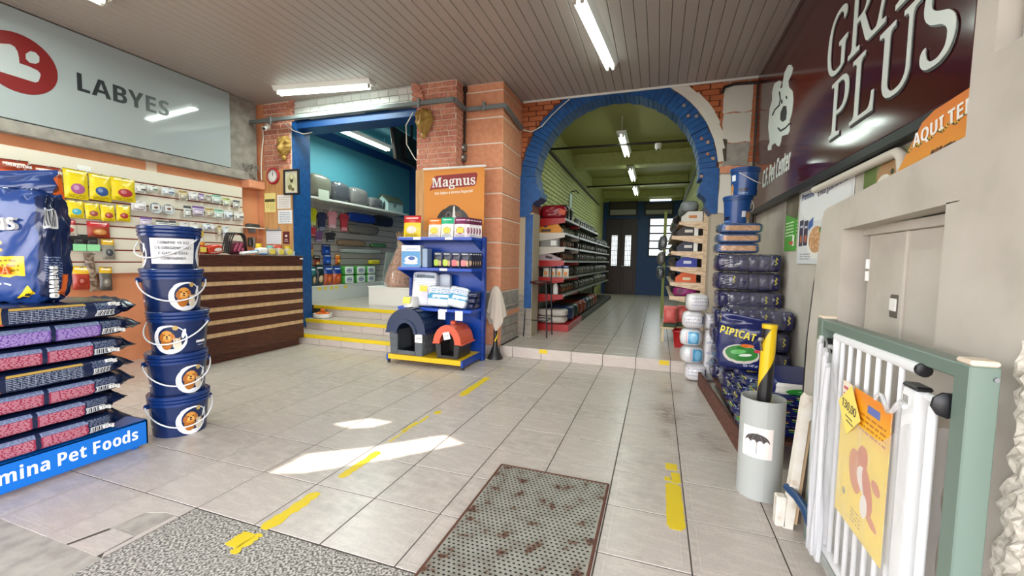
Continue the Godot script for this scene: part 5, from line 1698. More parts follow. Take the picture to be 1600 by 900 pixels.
	for j in rows + 1:
		var v := float(j) / rows
		var ring := []
		for i in nseg + 1:
			var t := TAU * i / nseg
			var drop := 0.36 + 0.10 * sin(t * 2.0 + 0.9) + 0.03 * sin(t * 5.0)
			var rad := 0.024 + 0.105 * pow(v, 0.6) * (0.75 + 0.25 * sin(t * 2.0 - 0.4))
			rad += 0.018 * v * sin(t * 9.0 + 0.8 * sin(t)) + 0.006 * fnl.get_noise_2d(i * 0.9, j * 0.5)
			ring.append(Vector3(sin(t) * rad * 1.05, 0.812 - drop * v - 0.0, cos(t) * rad * 0.7))
		ring[nseg] = ring[0]
		grid.append(ring)
	for j in rows:
		for i in nseg:
			quad(st, grid[j + 1][i], grid[j + 1][i + 1], grid[j][i + 1], grid[j][i])
	for i in nseg:
		v3(st, Vector3(0, 0.815, 0), Vector2.ZERO); v3(st, grid[0][i + 1], Vector2.ZERO); v3(st, grid[0][i], Vector2.ZERO)
	solo("floor_cloth", "grey-beige floor cloth draped over the black post", "cloth", done(st), mat("b9ada0", 0.95), Vector3(-1.69, 0, -4.36))

func floor_plate() -> void:
	var p := thing("metal_plate", "rusty perforated steel plate set in the floor at the entrance", "metal plate", Vector3(-0.4725, 0, -1.6375))
	var rust := tri(ntex(0.012, 5, 33, ["4c2c20", "6d4a38", "8b8478", "9a958a", "a39f94"], [0.06, 0.15, 0.24, 0.5, 0.85]), Vector3(1.4, 1.4, 1.4), 0.5, true)
	rust.metallic = 0.25
	part(p, "plate", box(0.565, 0.005, 0.875, 0.001), rust, Vector3(0, 0.0028, 0))
	for e in [[0.0, -0.4375, 0.575, 0.012], [-0.2825, 0.0, 0.012, 0.88], [0.2825, 0.0, 0.012, 0.88]]:
		part(p, "rusted_edge", box(e[2], 0.007, e[3], 0.002), mat("5a3526", 0.85), Vector3(e[0], 0.0035, e[1]))
	var st := tool()
	for j in 44:
		for i in 27:
			var x := -0.265 + 0.0203 * (i + (0.5 if j % 2 else 0.0))
			var z := -0.425 + 0.0197 * j
			if absf(x) > 0.272:
				continue
			st.set_smooth_group(-1)
			for k in 6:
				var a := TAU * k / 6.0
				var b := TAU * (k + 1) / 6.0
				for q in [Vector2.ZERO, Vector2(cos(a), sin(a)), Vector2(cos(b), sin(b))]:
					v3(st, Vector3(x + q.x * 0.0062, 0.0058, z + q.y * 0.0045), Vector2.ZERO)
	stuff(part(p, "punched_hole", done(st), mat("1d1a18", 0.9)))

# ---------------------------------------------------------------- right side: wrapped packs, umbrella tube, safety gate
func wrapped(called: String, label: String, cat: String, size: Vector3, at: Vector3, m: Material, sd: int, group := "", turn := 0.0, k := 6.0) -> Node3D:
	# a pack inside a crackly clear bag; at = middle of its underside
	var b := thing(called, label, cat, at, turn, group)
	part(b, "contents", pack(size.x * 0.97, size.y * 0.97, size.z * 0.97, k, 0.06, sd, 9, 2.2), m, Vector3(0, size.y / 2, 0))
	part(b, "clear_wrap", pack(size.x, size.y, size.z, k, 0.10, sd + 100, 14, 5.0), film("ffffff", 0.05, 0.06), Vector3(0, size.y / 2, 0))
	return b

func bale(label: String, size: Vector3, at: Vector3, m: Material, sd: int, turn: float) -> void:
	# six upright packets side by side inside a clear bag
	var b := thing("litter_bale", label, "bale", at, turn, "clear-wrapped purple bales")
	for i in 6:
		part(b, "packet", pack(size.x / 6.0 * 1.22, size.y * 0.97, size.z * 0.97, 5.0, 0.05, sd % 5 + i % 3, 6, 2.0), m if (i * 5 + sd) % 7 == 0 or i == 5 else mat("211f48", 0.22), Vector3(size.x * (-0.5 + (i + 0.5) / 6.0) * 0.95, size.y * 0.48, 0.004 * sin(i * 2.0 + sd)), Vector3(2.0 * sin(i + sd), 0, 4.0 * sin(i * 1.3 + sd)))
	part(b, "clear_wrap", pack(size.x, size.y, size.z, 6.0, 0.09, sd + 100, 16, 6.0), film("ffffff", 0.05, 0.06), Vector3(0, size.y / 2, 0))

func right_stack() -> void:
	var pl := thing("low_platform", "low reddish brown plank platform under the goods on the right", "platform", Vector3(0.68, 0, -3.4))
	var br := tri(ntex(0.02, 4, 51, ["4b2a22", "5f372c", "6d4234"], [0.25, 0.5, 0.75]), Vector3(2, 4, 2), 0.7, true)
	for k in 5:
		part(pl, "plank", box(0.025, 0.125, 0.292, 0.003), br, Vector3(-0.205 - 0.022 * k + 0.02, 0.063, 0.62 - 0.30 * k), Vector3(0, 4, 0))
	part(pl, "deck", box(0.44, 0.02, 1.5, 0.003), br, Vector3(0.05, 0.118, 0.0), Vector3(0, 2, 0))
	var y0 := 0.13
	# small navy litter packs in courses along the platform
	var im := canvas(160, 96, "182052")
	for i in 5:
		ell(im, 20 + i * 24, 30 + 34 * (i % 2), 9, 6, "3f9a3c")
		rct(im, 12 + i * 24, 12 + 34 * (i % 2), 20, 6, "d3c226")
		ell(im, 30 + i * 22, 60 - 26 * (i % 2), 3, 2, "b5352c")
	fine_print(im, 8, 80, 140, 8, 5, 2, "c9cfe6")
	var lit := pic(im, 0.16)
	var ord := ["lowest", "second", "third", "topmost"]
	for j in 4:
		for i in 3:
			var where: String = ["nearest the tube", "mid-row", "at the far end"][i]
			solo("litter_pack", "small navy litter pack with green print, %s course, %s" % [ord[j], where], "litter pack", pack(0.38 - 0.02 * j, 0.062, 0.27, 6, 0.14, 60 + j * 3 + i, 8, 3.0), lit, Vector3(0.685 + 0.012 * j, y0 + 0.033 + 0.062 * j, -2.83 - 0.275 * i), Vector3(1.5 * sin(i + j), 2.0 * sin(j * 2.0 + i), 0), "small navy litter packs on the platform")
	# big litter bag standing on them
	im = canvas(256, 192, "1b2358")
	ell(im, 74, 122, 56, 42, "cfc8bd")
	ell(im, 76, 118, 50, 34, "2f7d33")
	ell(im, 66, 112, 24, 10, "6cb86a", -0.2)
	ell(im, 88, 124, 20, 6, "dfe8dc", -0.2)
	ell(im, 92, 84, 20, 8, "d8702c")
	ell(im, 124, 104, 12, 7, "c8404c")
	fine_print(im, 84, 166, 44, 12, 6, 3, "c5cbe0")
	var pb := thing("litter_bag", "large navy bag with yellow PIPICAT lettering and green oval", "litter bag", Vector3(0.575, y0 + 0.25, -3.28), deg_to_rad(-8))
	part(pb, "bag", pack(0.31, 0.31, 0.14, 6.5, 0.08, 5, 12, 3.0), pic(im, 0.15), Vector3(0, 0.155, 0))
	part(pb, "bag_top", pouch(0.30, 0.14, 0.06, 0.1, 15, 0.15), mat("1b2358", 0.15), Vector3(0.0, 0.24, 0.02), Vector3(10, 0, -9))
	letters(pb, "PIPICAT", 0.05, mat("e3d226", 0.35), Vector3(-0.03, 0.255, 0.073), Vector3(-4, 0, -12), "Droid Sans", true, 0.01, Vector2(0.85, 1.0), true)
	# flat pack with green oval leaning at the wall
	im = canvas(160, 96, "d3d0c8")
	ell(im, 60, 52, 40, 26, "2f8a36")
	ell(im, 58, 48, 20, 8, "8cc98a")
	rct(im, 98, 0, 62, 96, "1b2358")
	solo("litter_bag", "grey bag with green oval lying behind the umbrella tube", "litter bag", pack(0.30, 0.09, 0.28, 6, 0.06, 8, 8), pic(im, 0.3), Vector3(0.80, y0 + 0.25 + 0.046, -2.86), Vector3(12, 0, 0))
	# clear-wrapped purple bales in two columns
	im = canvas(96, 128, "211f48")
	for i in 6:
		ell(im, 30 + 3 * sin(i * 2.0), 30 + i * 9, 4, 4, "bdb53c")
	fine_print(im, 62, 14, 14, 100, 16, 6, "8f8a3e")
	var pur := pic(im, 0.22)
	var names := ["lowest", "second", "third", "fourth", "fifth", "sixth", "topmost"]
	for k in 7:
		bale("clear-wrapped purple bale, %s in the taller column by the arch" % names[k], Vector3(0.475, 0.149, 0.33), Vector3(0.71 + 0.012 * sin(k * 2.0), y0 + 0.153 * k, -4.03), pur, 200 + k, 0.03 * sin(k * 1.7))
	for k in 4:
		bale("clear-wrapped purple bale, %s in the lower column in front" % ["lowest", "second", "third", "topmost"][k], Vector3(0.46, 0.159, 0.30), Vector3(0.725 + 0.012 * sin(k * 2.0 + 1.0), y0 + 0.163 * k, -3.68), pur, 220 + k, 0.02 * sin(k * 2.1))
	# bedding packs and blue buckets on the taller column
	im = canvas(160, 64, "14427c")
	rct(im, 8, 16, 84, 34, "b98a60")
	for i in 120:
		ell(im, 10 + rng.randf() * 80, 18 + rng.randf() * 30, 2, 2, ["d2a77c", "9a6c45", "c79a6c"][i % 3])
	var bed := pic(im, 0.25)
	for k in 3:
		wrapped("bedding_pack", "blue pack with wood shavings window, %s of three" % ["lowest", "middle", "topmost"][k], "bedding pack", Vector3(0.33, 0.083, 0.22), Vector3(0.62 + 0.008 * k, y0 + 0.153 * 7 + 0.083 * k, -4.02), bed, 240 + k, "wood shavings packs", 0.05 * k)
	im = canvas(512, 128, "0f4384")
	for o in [0, 256]:
		rct(im, 96 + o, 8, 34, 22, "dfe2e6")
		rct(im, 30 + o, 40, 28, 22, "dfe2e6")
		ell(im, 88 + o, 70, 22, 26, "bb8a58")
		ell(im, 88 + o, 104, 24, 28, "e8e2d8")
		ell(im, 88 + o, 82, 10, 12, "ebe4d8")
		ell(im, 88 + o, 76, 4, 3, "22160f")
		ell(im, 70 + o, 52, 8, 14, "b07e4c", 0.4)
		ell(im, 104 + o, 52, 8, 14, "b07e4c", -0.4)
		ell(im, 50 + o, 108, 16, 16, "c08a5c")
		rct(im, 150 + o, 60, 60, 10, "10192e")
		fine_print(im, 150 + o, 76, 60, 30, 8, 3, "9fb6d6")
	var bm := pic(im, 0.25)
	var blue := mat("0f3f7c", 0.28)
	for k in 2:
		var b := thing("storage_bucket", ["blue bucket with a seated dog picture, lower of the two on the bedding packs", "blue bucket with white label, upper of the two on the bedding packs"][k], "bucket", Vector3([0.625, 0.668][k], y0 + 0.153 * 7 + 0.083 * 3 + 0.002 + 0.232 * k, -4.07), deg_to_rad([80.0, 130.0][k] - 90.0), "small blue buckets")
		part(b, "bucket_body", lathe([Vector2(0, 0), Vector2(0.096, 0), Vector2(0.108, 0.19)], 28), bm)
		part(b, "lid", lathe([Vector2(0.108, 0.19), Vector2(0.114, 0.194), Vector2(0.114, 0.208), Vector2(0.117, 0.212), Vector2(0.117, 0.228), Vector2(0.112, 0.2315), Vector2(0.0, 0.2315)], 28), blue)
		var hang := []
		for i in 15:
			var t := PI * i / 14.0
			hang.append(Vector3(0.119 * cos(t), 0.185 - 0.09 * sin(t), 0.124 * sin(t)))
		part(b, "handle", tube(hang, 0.0035, 6), T.white, Vector3.ZERO, Vector3(0, [150, 20][k], 0))
	# white diaper packs in clear bags at the end of the platform
	im = canvas(160, 96, "dedbdc")
	for i in 9:
		rct(im, 10 * i, 0, 2, 96, "c6c3c8")  # diaper folds shaded in as grey stripes
	fine_print(im, 8, 20, 80, 60, 20, 5, "9aa0b8")
	rct(im, 96, 20, 12, 50, "53577e")
	var wp := pic(im, 0.35)
	im = canvas(160, 96, "dcdcde")
	rct(im, 40, 8, 56, 80, "3c9ccb")
	ell(im, 66, 46, 18, 30, "7cc3e2")
	for i in 7:
		rct(im, 30, 8 + i * 11, 6, 5, "b04a4a")
	var wb := pic(im, 0.3)
	var spec := [[0.0, wp, "lowest white pack in the clear-wrapped column at the step"], [0.165, wb, "white pack with blue panel, second from the floor by the step"], [0.33, wb, "white pack with blue panel, third from the floor by the step"], [0.495, wp, "white pack fourth from the floor in the column by the step"], [0.66, wp, "topmost white pack of the column by the step"]]
	for k in 5:
		var s: Array = spec[k]
		wrapped("diaper_pack", s[2], "diaper pack", Vector3(0.195, 0.165, 0.18), Vector3([0.375, 0.335, 0.325, 0.335, 0.36][k], s[0] + 0.002, -4.30), s[1], 260 + k, "white packs in clear bags", 0.25 * sin(k * 2.0), 3.3)
	wrapped("diaper_pack", "white pack beside the fourth of the column, next to the purple bales", "diaper pack", Vector3(0.12, 0.15, 0.16), Vector3(0.49, 0.5, -4.33), wp, 270, "white packs in clear bags", 0.2, 4.0)
	wrapped("diaper_pack", "white pack low at the bales, half hidden by the column", "diaper pack", Vector3(0.12, 0.5, 0.16), Vector3(0.495, 0.002, -4.33), wp, 271, "white packs in clear bags", 0.1, 5.0)

func umbrella_tube() -> void:
	var t := thing("umbrella_stand", "pale grey pipe umbrella stand with umbrella sticker", "umbrella stand", Vector3(0.505, 0, -2.275))
	var gm := mat("a9aca8", 0.4)
	part(t, "pipe", lathe([Vector2(0.088, 0.004), Vector2(0.095, 0.0), Vector2(0.095, 0.475), Vector2(0.089, 0.475), Vector2(0.089, 0.01), Vector2(0.0, 0.01)], 36), gm)
	# curved sticker
	var st := tool()
	st.set_smooth_group(1)
	for i in 14:
		var a0 := deg_to_rad(-62.0 + 5.7 * i)
		var a1 := deg_to_rad(-62.0 + 5.7 * (i + 1))
		quad(st, Vector3(sin(a0) * 0.0958, 0, cos(a0) * 0.0958), Vector3(sin(a1) * 0.0958, 0, cos(a1) * 0.0958), Vector3(sin(a1) * 0.0958, 0.145, cos(a1) * 0.0958), Vector3(sin(a0) * 0.0958, 0.145, cos(a0) * 0.0958), Vector2(i / 14.0, 1), Vector2((i + 1) / 14.0, 1), Vector2((i + 1) / 14.0, 0), Vector2(i / 14.0, 0))
	var im := canvas(256, 256, "e6dcd6")
	for y in 256:
		for x in range(20, 236):
			var d := Vector2(x - 128, (y - 128) * 1.35)
			if y < 128 and d.length() < 104:
				# scalloped hem
				var hem := 128.0 - 22.0 * absf(sin((x - 24) / 208.0 * PI * 4.0))
				if y < hem and absf(fposmod((x - 128) / maxf(0.2, (104.0 - (128 - y) * 0.9) / 104.0), 52.0) - 26.0) < 25.2:
					im.set_pixel(x, y, Color("3a3432"))
	rct(im, 126, 40, 4, 180, "3a3432")
	part(t, "umbrella_sticker", done(st), pic(im, 0.5), Vector3(0, 0.205, 0))
	var pm := canvas(64, 128, "1d1c1d")
	for y in 128:
		for x in 64:
			if fposmod(x / 64.0 + y / 128.0 * 2.0, 1.0) < 0.5:
				pm.set_pixel(x, y, Color("dcb712"))
	var pmm := pic(pm, 0.35)
	var p := thing("striped_post", "black and yellow spiral striped post standing in the umbrella stand", "post", Vector3(0.50, 0.012, -2.275))
	part(p, "pole", lathe([Vector2(0.031, 0.0), Vector2(0.031, 0.80)], 20), pmm, Vector3.ZERO, Vector3(0, 0, -1))
	part(p, "cap", lathe([Vector2(0.0315, 0.795), Vector2(0.033, 0.80), Vector2(0.033, 0.815), Vector2(0.0, 0.817)], 20), mat("d8b414", 0.4), Vector3.ZERO, Vector3(0, 0, -1))
	part(p, "chrome_knob", lathe([Vector2(0, -0.013), Vector2(0.01, -0.009), Vector2(0.013, 0), Vector2(0.01, 0.009), Vector2(0, 0.013)], 14), mat("c9c4bc", 0.15, 1.0), Vector3(-0.026, 0.745, 0.026))
	part(p, "knob_stem", tube([Vector3(-0.026, 0.73, 0.026), Vector3(-0.018, 0.69, 0.02)], 0.005, 6), mat("8d8278", 0.3, 0.8))
	# white-painted wooden panel leaning at the cupboard, with a blue squeegee handle
	var w := thing("leaning_frame", "white-painted wooden frame with bare ply leaning at the cupboard", "wooden frame", Vector3(0.6, 0, -2.02))
	var pw := tri(ntex(0.03, 4, 61, ["c2b29c", "d6cec0", "dbd5ca"], [0.08, 0.3, 0.7]), Vector3(0.7, 0.7, 0.7), 0.7, true)
	part(w, "stile", prism([Vector2(-0.055, 0.0), Vector2(-0.02, 0.0), Vector2(0.012, 0.47), Vector2(0.03, 0.50), Vector2(0.03, 0.575), Vector2(0.0, 0.58), Vector2(-0.012, 0.56)], 0.045), pw, Vector3(0, 0, -0.02))
	part(w, "bare_edge", prism([Vector2(-0.02, 0.02), Vector2(-0.004, 0.02), Vector2(0.026, 0.46), Vector2(0.012, 0.47)], 0.03), mat("cdb08a", 0.8), Vector3(0, 0, -0.015))
	part(w, "brown_bead", prism([Vector2(-0.004, 0.02), Vector2(0.012, 0.02), Vector2(0.04, 0.44), Vector2(0.026, 0.46)], 0.02), mat("54463f", 0.6), Vector3(0, 0, -0.015))
	part(w, "ply_panel", prism([Vector2(0.0, 0.06), Vector2(0.13, 0.06), Vector2(0.13, 0.50), Vector2(0.03, 0.50)], 0.012), tri(ntex(0.01, 4, 62, ["b0926a", "cdb184", "d6bd93"], [0.15, 0.4, 0.7]), Vector3(2, 2, 2), 0.8, true), Vector3(0, 0, -0.018))
	part(w, "top_rail", box(0.13, 0.085, 0.045, 0.012), pw, Vector3(0.08, 0.515, 0.002), Vector3(0, 0, -14))
	part(w, "foot_block", box(0.04, 0.13, 0.05, 0.006), pw, Vector3(-0.065, 0.065, 0.0))
	solo("squeegee_handle", "dark blue plastic handle sticking out across the wooden frame", "handle", tube([Vector3(0.555, 0.17, -2.02), Vector3(0.575, 0.165, -1.95), Vector3(0.585, 0.155, -1.88), Vector3(0.588, 0.13, -1.82)], 0.016, 10, 0.02), mat("163a62", 0.35))

func safety_gate() -> void:
	# sage green portal that carries the boxed gate
	var f := thing("gate_display_frame", "sage green steel portal frame standing near the street", "frame", Vector3(0.645, 0, -1.55))
	var sg := mat("687a6f", 0.35)
	part(f, "post", box(0.052, 0.905, 0.05, 0.003), sg, Vector3(-0.012, 0.4525, -0.387))
	part(f, "post", box(0.052, 0.905, 0.05, 0.003), sg, Vector3(0.01, 0.4525, 0.385))
	part(f, "top_bar", box(0.05, 0.034, 0.74, 0.003), sg, Vector3(0.0, 0.886, 0.0), Vector3(0, 1.6, 0))
	for e in [[-0.012, -0.387], [0.01, 0.385]]:
		part(f, "end_cap", box(0.05, 0.012, 0.05, 0.004), mat("d9c9b4", 0.6), Vector3(e[0], 0.911, e[1]))
	part(f, "foot_bar", box(0.04, 0.03, 0.72), sg, Vector3(0.0, 0.016, 0.0))
	part(f, "screw", cyl(0.005, 0.004, 8), T.steel, Vector3(0.027, 0.88, 0.410), Vector3(90, 0, 0))
	var g := thing("safety_gate", "white barred child safety gate in clear plastic, mounted in green frame", "safety gate", Vector3(0.63, 0, -1.55))
	var wt := mat("e8e9ea", 0.3)
	part(g, "top_rail", tube([Vector3(0, 0.855, -0.27), Vector3(0, 0.857, 0.245)], 0.016, 10), wt)
	part(g, "rail_cap", lathe([Vector2(0, 0), Vector2(0.017, 0.0), Vector2(0.017, 0.012), Vector2(0.0, 0.018)], 12), T.black, Vector3(0, 0.857, 0.243), Vector3(90, 0, 0))
	part(g, "side_tube", tube([Vector3(0, 0.06, -0.27), Vector3(0, 0.84, -0.27), Vector3(0, 0.855, -0.262)], 0.014, 10), wt)
	part(g, "bottom_rail", tube([Vector3(0, 0.06, -0.30), Vector3(0, 0.06, 0.33)], 0.014, 10), wt)
	for k in 7:
		part(g, "bar", tube([Vector3(0, 0.065, -0.22 + 0.063 * k), Vector3(0, 0.85, -0.22 + 0.063 * k)], 0.0075, 8), wt)
	part(g, "latch_post", box(0.034, 0.75, 0.06, 0.005), wt, Vector3(0, 0.43, 0.232))
	part(g, "latch_cap", box(0.036, 0.012, 0.062, 0.004), T.black, Vector3(0, 0.81, 0.232))
	var lb := part(g, "barcode_label", box(0.0012, 0.03, 0.03), T.white, Vector3(-0.0176, 0.775, 0.222))
	for k in 5:
		part(lb, "barcode_line", box(0.0006, 0.02, 0.002), T.black, Vector3(-0.0006, 0, -0.01 + 0.005 * k))
	part(g, "outer_tube", tube([Vector3(0, 0.06, 0.30), Vector3(0, 0.78, 0.30), Vector3(0, 0.80, 0.32)], 0.010, 10), wt)
	for s in [[0.805, -0.345, -1.0], [0.80, 0.345, 1.0], [0.12, -0.345, -1.0], [0.12, 0.345, 1.0]]:
		part(g, "clamp_screw", tube([Vector3(0, s[0], s[1] - 0.07 * s[2]), Vector3(0, s[0], s[1])], 0.009, 8), wt)
		part(g, "clamp_knob", lathe([Vector2(0, 0), Vector2(0.026, 0.0), Vector2(0.03, 0.008), Vector2(0.03, 0.014), Vector2(0.02, 0.02), Vector2(0.0, 0.02)], 9), T.black, Vector3(0, s[0], s[1] - 0.008 * s[2]), Vector3(90 * s[2], 0, 0))
	# leaflet behind the wrap
	var im := canvas(160, 224, "f0d022")
	for y in 70:
		rct(im, 0, y, 160, 1, Color("e4821e").lerp(Color("f0cc22"), y / 70.0).to_html(false))
	rct(im, 0, 0, 44, 40, "e9dccb")
	fine_print(im, 4, 8, 36, 26, 11, 5, "c24a52")
	rct(im, 92, 14, 38, 12, "5c6cae")
	fine_print(im, 70, 32, 80, 26, 8, 3, "b5651c")
	ell(im, 84, 104, 18, 26, "c9692c", 0.4)
	ell(im, 66, 128, 22, 34, "cf7a3c", -0.3)
	ell(im, 96, 132, 26, 18, "ece4dc", 0.5)
	ell(im, 108, 140, 14, 34, "c9602c", -0.4)
	ell(im, 132, 124, 14, 9, "d2763e", 0.4)
	ell(im, 124, 178, 20, 7, "cc6f38", 0.3)
	ell(im, 100, 168, 12, 18, "ece4dc")
	fine_print(im, 60, 190, 34, 24, 6, 2, "8a6a20")
	ell(im, 30, 178, 6, 6, "7f7a52")
	part(g, "leaflet", box(0.002, 0.44, 0.31), pic(im, 0.3), Vector3(-0.026, 0.51, 0.03), Vector3(0, 0, 0))
	part(g, "price_note", box(0.0016, 0.115, 0.115), mat("ecd66a", 0.7), Vector3(-0.036, 0.652, -0.045), Vector3(-40, 0, 0))
	letters(g, "130,00", 0.027, mat("2a2c34", 0.6), Vector3(-0.0375, 0.662, -0.045), Vector3(0, -90, -6), "Droid Sans", false, 0.0008, Vector2(0.95, 1.0), true)
	for k in 2:
		part(g, "pen_stroke", box(0.0008, 0.003, 0.05), mat("2a2c34", 0.6), Vector3(-0.0372, 0.628 - 0.014 * k, -0.04 + 0.008 * k), Vector3(6, 0, 0))
	# crumpled clear wrap over the lower nine tenths
	var st := tool()
	st.set_smooth_group(1)
	fnl.seed = 9
	fnl.frequency = 1.0
	for side in [-1.0, 1.0]:
		var grid := []
		for j in 25:
			var row := []
			for i in 29:
				var u := i / 28.0
				var v := j / 24.0
				var top := 0.86 - 0.23 * smoothstep(0.0, 0.42, u) + 0.10 * smoothstep(0.75, 1.0, u)
				var crease: float = 0.007 * sin(u * 46.0 + 3.0 * sin(v * 4.0 + u * 3.0)) * smoothstep(0.35, 0.0, u) + 0.009 * fnl.get_noise_2d(u * 9.0, v * 4.0)
				row.append(Vector3(side * (0.034 + crease), lerpf(0.04, top, v), lerpf(-0.305, 0.29, u) + 0.01 * fnl.get_noise_2d(v * 5.0, 3.0)))
			grid.append(row)
		for j in 24:
			for i in 28:
				quad(st, grid[j][i], grid[j][i + 1], grid[j + 1][i + 1], grid[j + 1][i])
	part(g, "clear_wrap", done(st), film("f4f4f6", 0.17, 0.2))
	# the wrap is gathered in thick folds along the hinge side
	for k in 9:
		var fq := []
		for j in 12:
			var v := j / 11.0
			fq.append(Vector3(-0.042 - 0.012 * absf(sin(k * 2.3 + v * 3.0)), lerpf(0.05, 0.85 - 0.012 * k, v), -0.285 + 0.012 * k + 0.010 * sin(v * 4.0 + k)))
		part(g, "wrap_fold", tube(fq, 0.009, 6), film("f0f0f3", 0.26, 0.22))
	var tail := []
	for i in 9:
		tail.append(Vector3(-0.03 - 0.004 * i, 0.735 + 0.02 * sin(i * 1.1) + 0.004 * i, 0.10 + 0.027 * i))
	part(g, "wrap_tail", tube(tail, 0.006, 5), film("f4f4f6", 0.45, 0.2))

# ---------------------------------------------------------------- slat wall, counter top, alcove, aisle
const ORD := ["first", "second", "third", "fourth", "fifth", "sixth", "seventh", "eighth", "ninth", "tenth"]

func card_print(base: String, band: String, blob: String) -> StandardMaterial3D:
	var key := "cp%s%s%s" % [base, band, blob]
	if mats.has(key):
		return mats[key]
	var im := canvas(64, 64, base)
	rct(im, 0, 0, 64, 14, band)
	ell(im, 32, 36, 18, 13, blob)
	ell(im, 26, 32, 7, 5, Color(blob).lightened(0.4).to_html(false))
	fine_print(im, 8, 54, 48, 7, 4, 2, "8a8a8a")
	mats[key] = print_cell(im, 0.3)
	return mats[key]

func hung(called: String, label: String, cat: String, z: float, top: float, w: float, h: float, d: float, m: Material, kind: String, group: String) -> Node3D:
	# a thing hung on a hook of the left slat wall, facing +x
	var b := thing(called, label, cat, Vector3(-5.035, top - h, z), PI / 2, group)
	if kind == "bag":
		part(b, "pouch", pouch(w, h, d, 0.09, int(absf(z * 100.0)) % 40 + 1, 0.05), m, Vector3(0, 0, 0.0), Vector3(-5, 0, 3.0 * sin(z * 40.0)))
	elif kind == "dish":
		part(b, "dish", lathe([Vector2(0, 0), Vector2(w * 0.42, 0.0), Vector2(w * 0.5, 0.03), Vector2(w * 0.47, 0.032), Vector2(w * 0.38, 0.012), Vector2(0, 0.012)], 20), mat("c3c8cc", 0.2), Vector3(0, h / 2, -0.01), Vector3(78, 0, 0))
		part(b, "card", box(w * 0.6, h * 0.5, 0.004), m, Vector3(0, h * 0.62, 0.018))
	else:
		part(b, "card", box(w, h, 0.004, 0.001), m, Vector3(0, h / 2, -0.006))
		part(b, "blister", pack(w * 0.72, h * 0.55, d, 5, 0.05, 3, 4), film("ffffff", 0.25, 0.1) if kind == "blister" else m, Vector3(0, h * 0.42, d * 0.3))
	part(b, "peg_hook", tube([Vector3(0, h - 0.012, -0.045), Vector3(0, h - 0.012, 0.03), Vector3(0, h - 0.004, 0.04)], 0.003, 5), T.steel)
	return b

